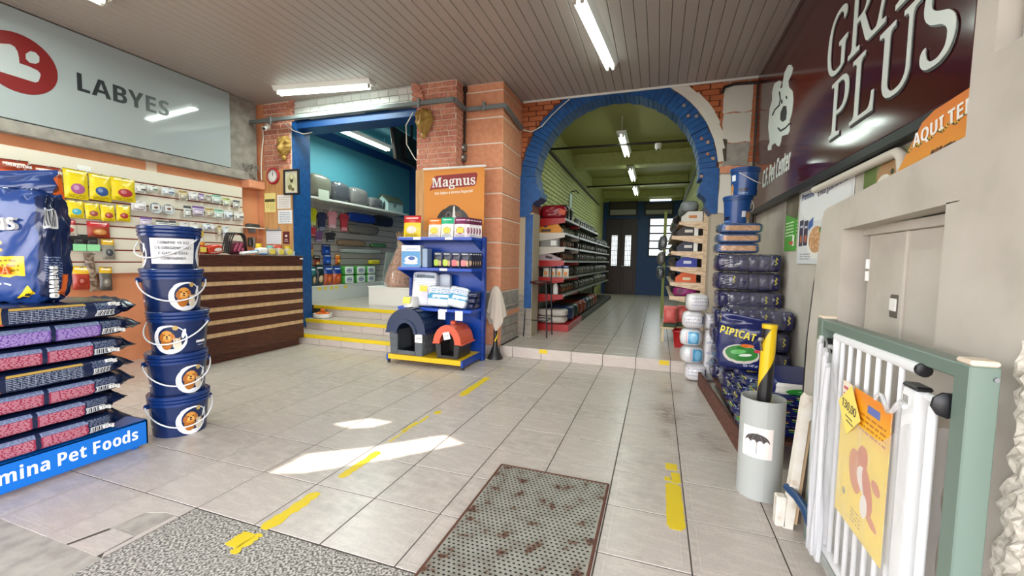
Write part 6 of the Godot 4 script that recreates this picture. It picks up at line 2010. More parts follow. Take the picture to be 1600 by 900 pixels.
func slat_wall() -> void:
	var g := "goods hung on the left slat wall"
	var og := pouch_print("c9561a", "8c2f14", "5a2a14")
	for p in [["orange dog snack bag at the upper left end of the slat wall", -2.0, 1.86, 0.18, 0.27], ["orange dog snack bag next to the first yellow one", -2.19, 1.85, 0.19, 0.28]]:
		var b := hung("snack_bag", p[0], "snack bag", p[1], p[2], p[3], p[4], 0.05, og, "bag", g)
		letters(b, "Magnus", 0.028, T.white, Vector3(0, p[4] * 0.82, 0.03), Vector3(-6, 0, 0), "Droid Serif", true, 0.002)
	var n := 0
	for p in [[-2.37, 1.86, 0.17, 0.27, "a85a8c"], [-2.545, 1.85, 0.165, 0.25, "2f4f8c"], [-2.73, 1.85, 0.20, 0.23, "a8343a"]]:
		hung("snack_bag", "large yellow snack bag, %s in the top row of yellow bags" % ORD[n], "snack bag", p[0], p[1], p[2], p[3], 0.06, pouch_print("e3c818", "e0c21a", p[4], 96, 128, 0.0, 0.25), "bag", g)
		n += 1
	n = 0
	for p in [[-2.27, 1.57, 0.07, 0.15, "8aa04a"], [-2.36, 1.58, 0.115, 0.16, "4aa6c0"], [-2.485, 1.57, 0.11, 0.15, "9c4a4a"], [-2.60, 1.57, 0.11, 0.16, "a8403a"], [-2.72, 1.58, 0.115, 0.16, "a83a34"]]:
		hung("snack_bag", "small yellow snack bag, %s in the second row" % ORD[n], "snack bag", p[0], p[1], p[2], p[3], 0.035, pouch_print("e3c818", "e5c61e", p[4], 96, 128, 0.0, 0.25), "bag", g)
		n += 1
	hung("snack_bag", "red and white snack bag under the yellow rows, nearer the sacks", "snack bag", -2.30, 1.40, 0.12, 0.145, 0.035, pouch_print("d9cdc2", "b3262a", "b33a30"), "bag", g)
	hung("snack_bag", "wide red snack bag under the yellow rows, nearer the buckets", "snack bag", -2.52, 1.40, 0.17, 0.15, 0.045, pouch_print("9c3a26", "b8222a", "c78a4a"), "bag", g)
	hung("pet_toy", "round dark blue toy hung behind the standing sack", "toy", -2.27, 1.27, 0.09, 0.14, 0.05, mat("0f3a86", 0.4), "solid", g)
	for p in [[-2.36, "black pack with mint price note, nearer the standing sack"], [-2.46, "black pack with mint price note, nearer the buckets"]]:
		var b := hung("black_pack", p[1], "pack", p[0], 1.27, 0.10, 0.15, 0.03, mat("2b2a2c", 0.4), "solid", g)
		part(b, "price_note", box(0.095, 0.062, 0.0015), mat("8fd6a0", 0.7), Vector3(0.0, 0.03, 0.03))
	hung("snack_bag", "yellow and grey snack bag beside the top bucket's handle", "snack bag", -2.59, 1.24, 0.10, 0.2, 0.035, pouch_print("8d8a80", "d8a821", "3c4048", 96, 128, 0.0, 0.3), "bag", g)
	hung("snack_bag", "yellow bag with red header low on the slat wall, left one", "snack bag", -2.24, 0.98, 0.09, 0.2, 0.04, pouch_print("e0b81c", "bb2222", "a8442c"), "bag", g)
	hung("snack_bag", "red sausage bag with yellow header low on the slat wall", "snack bag", -2.375, 0.98, 0.13, 0.22, 0.05, pouch_print("a8382a", "d9b01c", "8c2418"), "bag", g)
	hung("rawhide_bag", "long brown twist sticks bag low on the slat wall", "rawhide bag", -2.465, 1.10, 0.07, 0.36, 0.04, tri(ntex(0.03, 3, 81, ["4a3a30", "7a6654", "9c8a78"], [0.3, 0.5, 0.7], 128), Vector3(6, 6, 6), 0.4), "bag", g)
	hung("rawhide_bag", "dark grey bag with yellow header low by the buckets", "rawhide bag", -2.555, 0.97, 0.10, 0.23, 0.04, pouch_print("57534e", "d8a81e", "77726a", 96, 128, 0.0, 0.28), "bag", g)
	var cols := [["e6e4e0", "d8d5cf", "3c3f46", "white"], ["e4e6e2", "dfe2dd", "3f6a3a", "white and green"], ["e2e6ea", "d7dce2", "3c5680", "white and blue"], ["d8d2c0", "b79a5a", "9c948a", "tan"], ["e6e2e4", "e0dcdf", "a9a4ae", "pale grey"], ["dcd4e2", "7c5a9c", "c9c2d2", "lilac"], ["d2cfc8", "8a857c", "a8a49c", "grey"], ["e4e8e6", "7fb8a4", "c2c6c4", "white and mint"], ["dfe4da", "a8b44c", "c8ccc0", "white and lime"], ["e2e2e0", "55585c", "b4b6b8", "white and charcoal"]]
	var rows := [
		["top", [[-2.88, 1.82, 0.1, 0.1], [-2.99, 1.82, 0.1, 0.07], [-3.14, 1.82, 0.13, 0.08], [-3.29, 1.81, 0.09, 0.1], [-3.4, 1.81, 0.1, 0.09], [-3.49, 1.81, 0.06, 0.08], [-3.57, 1.8, 0.06, 0.08], [-3.67, 1.82, 0.11, 0.1], [-3.79, 1.8, 0.09, 0.09], [-3.92, 1.79, 0.09, 0.09]]],
		["middle", [[-2.86, 1.64, 0.13, 0.1], [-3.0, 1.64, 0.12, 0.12], [-3.125, 1.64, 0.12, 0.12], [-3.33, 1.65, 0.08, 0.13], [-3.45, 1.66, 0.13, 0.11], [-3.58, 1.65, 0.1, 0.1], [-3.69, 1.65, 0.11, 0.11], [-3.81, 1.65, 0.11, 0.1], [-3.95, 1.65, 0.13, 0.1]]],
		["lower", [[-2.92, 1.48, 0.11, 0.09], [-3.07, 1.46, 0.12, 0.08], [-3.17, 1.47, 0.07, 0.12], [-3.29, 1.46, 0.09, 0.12], [-3.4, 1.47, 0.10, 0.14], [-3.54, 1.47, 0.08, 0.08], [-3.61, 1.47, 0.05, 0.08], [-3.69, 1.46, 0.04, 0.13], [-3.77, 1.45, 0.07, 0.13]]],
		["lowest", [[-3.19, 1.29, 0.05, 0.11], [-3.26, 1.28, 0.05, 0.13], [-3.31, 1.32, 0.04, 0.14]]]]
	var pick := {"middle": [4, -1, -1, 9, 5, 3, 7, 2, 0], "lower": [5, 9, 9, 4, 0, 2, 4, 3, 2]}
	for r in rows:
		var k := 0
		for p in r[1]:
			var ci: int = pick[r[0]][k] if pick.has(r[0]) else k
			if ci < 0:
				hung("pet_dish", "steel pet dish on a hook, %s of the pair" % ["left", "right"][k - 1], "dish", p[0], p[1], p[2], p[3], 0.03, card_print("e8e8e8", "dcdcdc", "5a3a2a"), "dish", g)
			else:
				var c: Array = cols[ci]
				hung("blister_pack", "%s carded accessory, %s from the left in the %s card row" % [c[3], ORD[k], r[0]], "carded accessory", p[0], p[1], p[2], p[3], 0.022, card_print(c[0], c[1], c[2]), "solid", g)
			k += 1
	# handwritten price card on the wall board
	solo("price_card", "small white price card taped above the first yellow bags", "price card", box(0.002, 0.05, 0.10), T.white, Vector3(-5.072, 1.885, -2.45))

func counter_goods() -> void:
	var y := 1.1115
	for p in [["snack_jar", "squat jar of mixed treats with yellow price note on the counter", -2.86, 0.05, 0.075, "c2c6bc", "d8dad4", true], ["snack_jar", "tall red treat jar with yellow price note on the counter", -2.95, 0.04, 0.12, "b8382a", "d98f2a", true], ["supplement_jar", "white jar with bright yellow lid standing on the counter", -3.03, 0.055, 0.24, "d9d9d2", "e3c313", false], ["glue_pot", "small yellow pot near the counter's middle", -3.60, 0.03, 0.13, "e0bd16", "e6c61a", false]]:
		var j := thing(p[0], p[1], "jar", Vector3(-4.30 if p[0] != "supplement_jar" else -4.46, y, p[2]))
		var m := mat(p[5], 0.2)
		part(j, "jar_body", lathe([Vector2(0, 0), Vector2(p[3] * 0.95, 0), Vector2(p[3], 0.01), Vector2(p[3], p[4] * 0.68), Vector2(p[3] * 0.9, p[4] * 0.74), Vector2(0, p[4] * 0.74)], 20), m)
		part(j, "jar_lid", lathe([Vector2(0, p[4] * 0.74), Vector2(p[3] * 1.02, p[4] * 0.74), Vector2(p[3] * 1.02, p[4] * 0.98), Vector2(p[3] * 0.9, p[4]), Vector2(0, p[4])], 20), mat(p[6], 0.35))
		if p[7]:
			note_yellow(j, Vector3(p[3] + 0.006, p[4] * 0.36, 0), Vector3(0, 90, 0), p[3] * 1.5, 0.05)
	var im := canvas(128, 96, "c23a22")
	ell(im, 50, 50, 22, 16, "e3dcd2")
	fine_print(im, 8, 70, 64, 16, 8, 4, "ead9c8")
	solo("snack_bag", "bright red treat bag lying on the counter beside the red jar", "snack bag", pack(0.16, 0.10, 0.09, 4.0, 0.15, 7, 8), pic(im, 0.25), Vector3(-4.30, y + 0.047, -3.08), Vector3(0, 90, 8), "")
	# fringed handbag
	var hb := thing("fringed_bag", "black fringed handbag with pink lining on the counter", "handbag", Vector3(-4.40, y, -3.40), PI / 2)
	part(hb, "bag_body", pack(0.19, 0.15, 0.09, 4, 0.1, 5, 6), mat("5c1f30", 0.5), Vector3(0, 0.074, 0))
	for s in [-1.0, 1.0]:
		for k in 6:
			var q := []
			for i in 7:
				var t := i / 6.0
				q.append(Vector3(s * (0.02 + 0.085 * pow(t, 0.6) + 0.006 * k), 0.235 - 0.22 * t * t, 0.05 - 0.016 * k + 0.01 * sin(t * 5.0 + k)))
			part(hb, "fringe_strand", tube(q, 0.007, 5), mat("231b1b", 0.55))
	for k in 7:
		part(hb, "lining_patch", pack(0.03, 0.04, 0.012, 3, 0.1, k, 3), mat("b04a68", 0.5), Vector3(-0.045 + 0.015 * k, 0.05 + 0.03 * (k % 3), 0.048))
	var cm := thing("card_terminal", "white and blue card payment terminal lying on the counter", "card terminal", Vector3(-4.27, y, -3.45), deg_to_rad(78))
	part(cm, "housing", box(0.17, 0.035, 0.08, 0.012), T.white, Vector3(0, 0.024, 0), Vector3(0, 0, 7))
	part(cm, "blue_face", box(0.09, 0.012, 0.07, 0.004), mat("2a86bd", 0.35), Vector3(0.045, 0.043, 0), Vector3(0, 0, 7))
	var pr := thing("receipt_printer", "small white receipt printer with blue base on the counter", "printer", Vector3(-4.29, y, -3.62), PI / 2)
	part(pr, "housing", pack(0.11, 0.085, 0.10, 5, 0.0, 1, 6), T.white, Vector3(0, 0.0435, 0))
	part(pr, "blue_base", box(0.09, 0.02, 0.10, 0.006), mat("3f74b0", 0.4), Vector3(0, 0.012, 0.004))
	part(pr, "paper_slot", box(0.05, 0.006, 0.02), T.black, Vector3(0, 0.082, 0.015))
	for p in [["clear jar with yellow note, first of the three by the calendar", -3.745, "7fc2c2"], ["clear jar with yellow note, middle of the three by the calendar", -3.87, "d0503c"], ["clear jar with yellow note, last before the counter's end", -3.99, "d9c22a"]]:
		var j := thing("snack_jar", p[0], "jar", Vector3(-4.30, y, p[1]))
		part(j, "jar_body", lathe([Vector2(0, 0), Vector2(0.038, 0), Vector2(0.04, 0.008), Vector2(0.04, 0.075), Vector2(0.034, 0.085), Vector2(0, 0.085)], 16), mat("c9c3b4", 0.15))
		part(j, "jar_lid", cyl(0.036, 0.03, 16), mat(p[2], 0.4), Vector3(0, 0.085, 0))
		note_yellow(j, Vector3(0.043, 0.042, 0), Vector3(0, 90, 0), 0.07, 0.06)
	solo("snack_box", "pink and white treat bag leaning behind the jars", "snack bag", pouch(0.14, 0.13, 0.04, 0.08, 33, 0.05), pouch_print("dcd6d0", "c9503c", "cfa08a"), Vector3(-4.40, y, -3.90), Vector3(0, 90, 0))
	solo("small_carton", "tiny pale carton at the far end of the counter", "carton", box(0.05, 0.055, 0.045, 0.002), mat("c9cfcf", 0.5), Vector3(-4.30, y + 0.0285, -4.06))

func alcove_goods() -> void:
	# slatted panel and cupboard base on the alcove's left wall
	var sp := thing("slat_panel", "grey slatted display panel on the alcove's side wall", "slat panel", Vector3(-5.09, 0.64, -6.3))
	part(sp, "groove_backing", box(0.01, 1.32, 3.0), mat("5b4a44", 0.8), Vector3(0, 0.66, 0))
	for k in 12:
		part(sp, "slat_board", box(0.014, 0.1, 3.0, 0.002), mat("b9b3ab", 0.5), Vector3(0.009, 0.055 + 0.11 * k, 0))
	var cb := thing("low_cupboard", "long low white cupboard with yellow price notes along the alcove wall", "cupboard", Vector3(-5.012, 0.405, -6.15))
	part(cb, "front_panel", box(0.16, 0.232, 2.6, 0.003), mat("d3d6d0", 0.5), Vector3(0, 0.116, 0))
	part(cb, "top_board", box(0.17, 0.012, 2.6, 0.002), T.white, Vector3(0, 0.238, 0))
	for z in [-5.17, -5.29, -5.42, -5.53, -5.74]:
		note_yellow(cb, Vector3(0.082, 0.205, z + 6.15), Vector3(0, 90, 0), 0.07, 0.05)
	var wbx := thing("white_bench", "plain white box bench on the alcove floor", "bench", Vector3(-3.56, 0.405, -5.36))
	part(wbx, "bench_body", box(0.96, 0.262, 0.34, 0.003), mat("dcd9d2", 0.45), Vector3(0, 0.131, 0))
	part(wbx, "bench_top", box(0.98, 0.012, 0.36, 0.003), T.white, Vector3(0, 0.268, 0))
	var top := 0.649
	# bags and packs on the cupboard
	var goods := [
		["teal bag with a dog picture, first on the low cupboard", -5.10, 0.10, 0.30, "16393c", "2f6f70", "c9a878"],
		["black bag with a standing dog, second on the low cupboard", -5.235, 0.15, 0.33, "17242a", "1d2c30", "d2b888"],
		["blue bag with orange pot print, third on the low cupboard", -5.42, 0.17, 0.31, "b5481c", "1b3f8c", "e06a24"],
		["blue bag with orange arch print, fourth on the low cupboard", -5.62, 0.18, 0.31, "c0521c", "1a3a86", "d85a1c"]]
	for p in goods:
		var b := thing("food_bag", p[0], "food bag", Vector3(-5.005, top, p[1]), PI / 2, "bags on the low cupboard")
		part(b, "bag", pouch(p[2], p[3], 0.10, 0.07, int(absf(p[1]) * 30.0), 0.05), pouch_print(p[4], p[5], p[6], 96, 128, 0.0, 0.42))
	var im := canvas(160, 96, "e2e6e4")
	ell(im, 40, 46, 24, 24, "33496c")
	ell(im, 40, 46, 18, 18, "e2e6e4")
	ell(im, 40, 46, 13, 9, "3f5a86")
	rct(im, 82, 0, 14, 96, "3f9a3a")
	rct(im, 96, 0, 64, 96, "3f9a3a")
	var dm := pic(im, 0.3)
	var k := 0
	for p in [[-5.86, 0], [-5.86, 1], [-6.16, 0], [-6.16, 1], [-6.44, 0], [-6.44, 1]]:
		solo("diaper_pack", "white and green pack with round blue logo, %s of its pile, pile %s" % [["lower", "upper"][p[1]], ["nearest the bags", "in the middle", "nearest the bench"][k / 2]], "diaper pack", pack(0.26, 0.15, 0.12, 6, 0.04, 30 + k, 6), dm, Vector3(-4.995, top + 0.076 + 0.151 * p[1], p[0]), Vector3(0, 90, 0), "white and green packs on the low cupboard")
		k += 1
	# small hung packs above
	var hung2 := [
		["red and yellow pouch hung at the alcove's corner", -5.10, 1.28, 0.10, 0.18, "d9b43a", "a32a22", "c08a4a"],
		["dark pouch with burger print hung in the alcove", -5.23, 1.12, 0.14, 0.19, "7a2c1c", "2c1c16", "d0a060"],
		["shiny blue pouch, upper one hung in the alcove", -5.43, 1.30, 0.18, 0.17, "153f9c", "12367f", "2a60c0"],
		["shiny blue pouch, lower one hung in the alcove", -5.45, 1.14, 0.17, 0.17, "17439f", "133a86", "2f66c4"],
		["orange and yellow pouch hung beside the blue ones", -5.69, 1.15, 0.11, 0.17, "c9561c", "d98a24", "e8b838"],
		["pale grey carded item hung at the alcove's edge", -5.06, 1.46, 0.09, 0.12, "a9aeb0", "c9c6c2", "8a4a6a"]]
	for p in hung2:
		var b := thing("hung_pouch", p[0], "pouch", Vector3(-5.04, p[2] - p[4], p[1]), PI / 2, "pouches hung in the alcove")
		part(b, "pouch", pouch(p[3], p[4], 0.05, 0.08, int(absf(p[1]) * 50.0), 0.08), pouch_print(p[5], p[6], p[7]))
		part(b, "peg_hook", tube([Vector3(0, p[4] - 0.01, -0.035), Vector3(0, p[4] - 0.01, 0.03)], 0.003, 5), T.steel)
	# dog clothes on hangers
	var clothes := [
		["yellow dog shirt on a hanger at the alcove's corner", -5.09, 1.84, 0.13, 0.26, "c3c823"],
		["navy dog shirt with grey hem on a hanger", -5.27, 1.80, 0.16, 0.30, "2c3052"],
		["pink dog dress on a hanger", -5.49, 1.84, 0.18, 0.28, "d8929c"],
		["red patterned dog shirt on a hanger", -5.76, 1.83, 0.17, 0.30, "b23440"],
		["purple dog skirt hung below the navy shirt", -5.20, 1.50, 0.15, 0.17, "6c4a78"],
		["dark flowered dog shirt hung below the pink dress", -5.45, 1.50, 0.19, 0.16, "2b2630"],
		["red dog shorts hung at the corner below the yellow shirt", -5.08, 1.55, 0.12, 0.14, "b5363a"]]
	for p in clothes:
		var b := thing("dog_garment", p[0], "dog clothes", Vector3(-4.98, p[2] - p[4], p[1]), PI / 2 - 0.25, "dog clothes on hangers")
		var w: float = p[3]
		var h: float = p[4]
		part(b, "garment", prism([Vector2(-w * 0.32, 0), Vector2(w * 0.32, 0), Vector2(w * 0.36, h * 0.62), Vector2(w * 0.5, h * 0.68), Vector2(w * 0.42, h * 0.92), Vector2(w * 0.14, h), Vector2(0, h * 0.93), Vector2(-w * 0.14, h), Vector2(-w * 0.42, h * 0.92), Vector2(-w * 0.5, h * 0.68), Vector2(-w * 0.36, h * 0.62)], 0.025), mat(p[5], 0.9))
		part(b, "hem", box(w * 0.66, h * 0.24, 0.03, 0.008), mat(Color(p[5]).lerp(Color("c9c9d2"), 0.5).to_html(false), 0.9), Vector3(0, h * 0.12, 0.0125))
		part(b, "hanger", tube([Vector3(-w * 0.3, h * 0.96, 0.012), Vector3(0, h * 1.06, 0.012), Vector3(0, h * 1.06 + 0.03, 0.012)], 0.004, 5), T.white)
		part(b, "hanger_rail", tube([Vector3(0, h * 1.06 + 0.03, 0.012), Vector3(0, h * 1.06 + 0.03, -0.11)], 0.004, 5), T.white)
	# rolled and wrapped goods lying on slat brackets
	var rolls := [
		["blue wrapped cushion hung high in the alcove", -6.25, 1.80, 0.72, 0.16, "1f3f9c", 0.12],
		["dark wrapped cushion behind the blue one in the alcove", -6.85, 1.80, 0.6, 0.20, "26262e", 0.12],
		["grey wrapped mat below the blue cushion", -6.3, 1.60, 0.8, 0.16, "77716a", 0.1],
		["brown rolled mat on the slat wall in the alcove", -6.0, 1.345, 0.7, 0.10, "8a7058", 0.1],
		["green rolled mat on the slat wall in the alcove", -6.72, 1.335, 0.45, 0.08, "4f7a52", 0.1],
		["clear-wrapped grey roll under the brown mat", -6.25, 1.21, 1.1, 0.07, "9aa09c", 0.09],
		["yellow boxed item lying on the packs near the bench", -6.6, 1.02, 0.3, 0.08, "d2c02c", 0.08]]
	for p in rolls:
		var b := thing("wrapped_roll", p[0], "wrapped goods", Vector3(-5.01, p[2] - p[4] / 2, p[1]), PI / 2, "wrapped rolls in the alcove")
		part(b, "roll", pack(p[3], p[4], p[6], 4, 0.12, int(absf(p[1]) * 20.0), 8, 3.0), mat(p[5], 0.25), Vector3(0, p[4] / 2, 0))
		part(b, "bracket", box(0.02, 0.012, 0.10), T.steel, Vector3(0, 0.002, -0.02))
	# wire shelf with wrapped beds
	var ws := thing("wire_shelf", "white slatted high shelf on the alcove wall", "shelf", Vector3(-4.9, 1.955, -6.05))
	for kk in 14:
		part(ws, "shelf_slat", box(0.34, 0.016, 0.13, 0.003), mat("c9c9c4", 0.5), Vector3(0, 0.0, -1.15 + 0.177 * kk))
	part(ws, "front_rail", box(0.016, 0.03, 2.5, 0.003), T.white, Vector3(0.17, 0.005, 0))
	part(ws, "back_rail", box(0.03, 0.03, 2.5, 0.003), T.white, Vector3(-0.17, 0.005, 0))
	part(ws, "notice", box(0.002, 0.155, 0.21), mat("c9d2c4", 0.6), Vector3(0.182, 0.06, 1.0))
	for p in [["clear-wrapped olive grey pet bed at the front of the high shelf", -5.08, 0.44, 0.36, "6c6a58"], ["clear-wrapped dark navy pet bed second on the high shelf", -5.5, 0.40, 0.32, "2e3442"], ["clear-wrapped grey striped pet bed third on the high shelf", -5.94, 0.46, 0.30, "6f6c6c"], ["clear-wrapped flat grey pet bed at the far end of the high shelf", -6.38, 0.4, 0.2, "5c5c60"]]:
		wrapped("pet_bed", p[0], "pet bed", Vector3(0.30, p[3], p[2]), Vector3(-4.9, 1.968, p[1]), mat(p[4], 0.6), int(absf(p[1]) * 70.0), "wrapped pet beds on the high shelf", 0.06, 4.2)
	# cat house
	var ch := thing("cat_house", "pale mint toy cat house with grey roof on the high shelf", "cat house", Vector3(-4.86, 1.968, -6.88))
	part(ch, "house_walls", prism([Vector2(-0.13, 0), Vector2(0.13, 0), Vector2(0.13, 0.17), Vector2(0, 0.29), Vector2(-0.13, 0.17)], 0.48), mat("b5d0cc", 0.5), Vector3(0, 0, -0.24), Vector3(0, 0, 0))
	for s in [-1.0, 1.0]:
		part(ch, "roof_slope", box(0.20, 0.014, 0.54, 0.003), mat("55604f", 0.6), Vector3(s * 0.072, 0.243, 0), Vector3(0, 0, -s * 42.0))
	part(ch, "cat_door", prism([Vector2(-0.06, 0.03), Vector2(0.06, 0.03), Vector2(0.075, 0.11), Vector2(0.06, 0.19), Vector2(0.035, 0.15), Vector2(-0.035, 0.15), Vector2(-0.06, 0.19), Vector2(-0.075, 0.11)], 0.006), mat("39424a", 0.6), Vector3(0, 0, 0.238))
	var win := part(ch, "toy_window", box(0.006, 0.06, 0.07), mat("3c4a4c", 0.5), Vector3(0.132, 0.12, 0.03))
	part(win, "window_bar", box(0.004, 0.06, 0.008), mat("b5d0cc", 0.5), Vector3(0.003, 0, 0))
	solo("spray_tube", "olive tube standing at the far end of the high shelf", "tube", cyl(0.03, 0.3, 12), mat("9a9a62", 0.4), Vector3(-4.88, 1.968, -7.22))
	# wrapped rattan bundle
	var rb := thing("bone_bundle", "clear bag of brown rawhide bones tied at the neck, on the bench", "rawhide bag", Vector3(-3.62, 0.679, -5.38))
	part(rb, "bones", lathe([Vector2(0, 0), Vector2(0.19, 0.0), Vector2(0.225, 0.06), Vector2(0.20, 0.18), Vector2(0.13, 0.36), Vector2(0.06, 0.52), Vector2(0.035, 0.58), Vector2(0, 0.58)], 14), tri(ntex(0.03, 3, 91, ["7a4a32", "a86c4c", "c08a66"], [0.3, 0.5, 0.7], 128), Vector3(4, 4, 4), 0.3))
	for i in 9:
		var t := TAU * i / 9.0
		part(rb, "bone", tube([Vector3(cos(t) * 0.16, 0.06 + 0.04 * (i % 3), sin(t) * 0.16), Vector3(cos(t + 0.7) * 0.13, 0.28 + 0.05 * (i % 2), sin(t + 0.7) * 0.13)], 0.035, 8), mat("a5663f", 0.35))
	part(rb, "clear_bag", lathe([Vector2(0.0, 0.002), Vector2(0.215, 0.002), Vector2(0.245, 0.07), Vector2(0.215, 0.2), Vector2(0.14, 0.38), Vector2(0.065, 0.55), Vector2(0.045, 0.60), Vector2(0.06, 0.66)], 14), film("f4ece6", 0.16, 0.1))
	for i in 5:
		part(rb, "stick", tube([Vector3(0.0, 0.5, 0), Vector3(-0.09 + 0.05 * i, 0.80 + 0.02 * (i % 2), 0.02 * (i - 2))], 0.008, 6), mat("b0885c", 0.6))
	part(rb, "tag_card", box(0.004, 0.5, 0.2), mat("9fb4b2", 0.4), Vector3(-0.25, 0.26, -0.05), Vector3(0, 0, -8))
	# screen hung under the alcove ceiling
	var tv := thing("wall_screen", "dark flat screen hung from the alcove ceiling, edge-on", "television", Vector3(-3.3, 2.58, -5.1))
	part(tv, "screen_panel", box(0.045, 0.42, 0.86, 0.006), mat("241c1a", 0.35), Vector3(0, 0, 0), Vector3(0, 6, 8))
	part(tv, "screen_back", box(0.04, 0.25, 0.4, 0.01), T.black, Vector3(0.04, -0.02, 0), Vector3(0, 6, 8))
	part(tv, "mount_arm", tube([Vector3(0.04, 0.02, 0), Vector3(0.05, 0.3, 0), Vector3(0.05, 0.5, 0)], 0.018, 8), T.black)
	# dish of orange toys on the second step
	var dsh := thing("plastic_dish", "low white plastic dish standing on the second yellow-edged step", "dish", Vector3(-4.36, 0.263, -4.62))
	part(dsh, "dish_body", lathe([Vector2(0, 0), Vector2(0.105, 0), Vector2(0.12, 0.012), Vector2(0.125, 0.06), Vector2(0.118, 0.06), Vector2(0.11, 0.02), Vector2(0, 0.02)], 24), T.white)
	for i in 7:
		var tt := TAU * i / 6.0
		var at := Vector3(-4.36 + 0.062 * cos(tt), 0.263 + 0.052, -4.62 + 0.062 * sin(tt)) if i < 6 else Vector3(-4.36, 0.263 + 0.10, -4.62)
		var o := thing("pumpkin_toy", "orange pumpkin toy in the white dish, %s" % (["by the counter side", "at the back left", "at the back right", "at the alcove side", "at the front right", "at the front left", "on top of the others"][i]), "toy", at, tt, "orange toys in the white dish")
		part(o, "pumpkin", pack(0.062, 0.056, 0.062, 2.3, 0.05, i, 5), mat("dd6a18", 0.35))
		part(o, "stalk", cyl(0.006, 0.014, 6), mat("4a3a1c", 0.6), Vector3(0, 0.024, 0))

func aisle_row(names: Array, x: float, y: float, z0: float, z1: float, n: int, ms: Array, hs: Array, w: float, d: float, face: float, grp: String, shape := "pouch") -> void:
	for i in n:
		var z := lerpf(z0, z1, (i + 0.5) / n)
		var h: float = hs[i % hs.size()]
		var m: Material = ms[i % ms.size()]
		var label: String = names[0] % (ORD[i] if i < 10 else "last")
		var o: MeshInstance3D
		if shape == "box":
			o = solo(names[1], label, names[2], box(d, h, w, 0.003), m, Vector3(x, y + h / 2 + 0.0005, z), Vector3.ZERO, grp)
		else:
			o = solo(names[1], label, names[2], pouch(w, h, d, 0.08, (i * 3) % 7 + 1, 0.05, 6, 7), m, Vector3(x, y + 0.0005, z), Vector3(0, 90.0 * face, 0), grp)

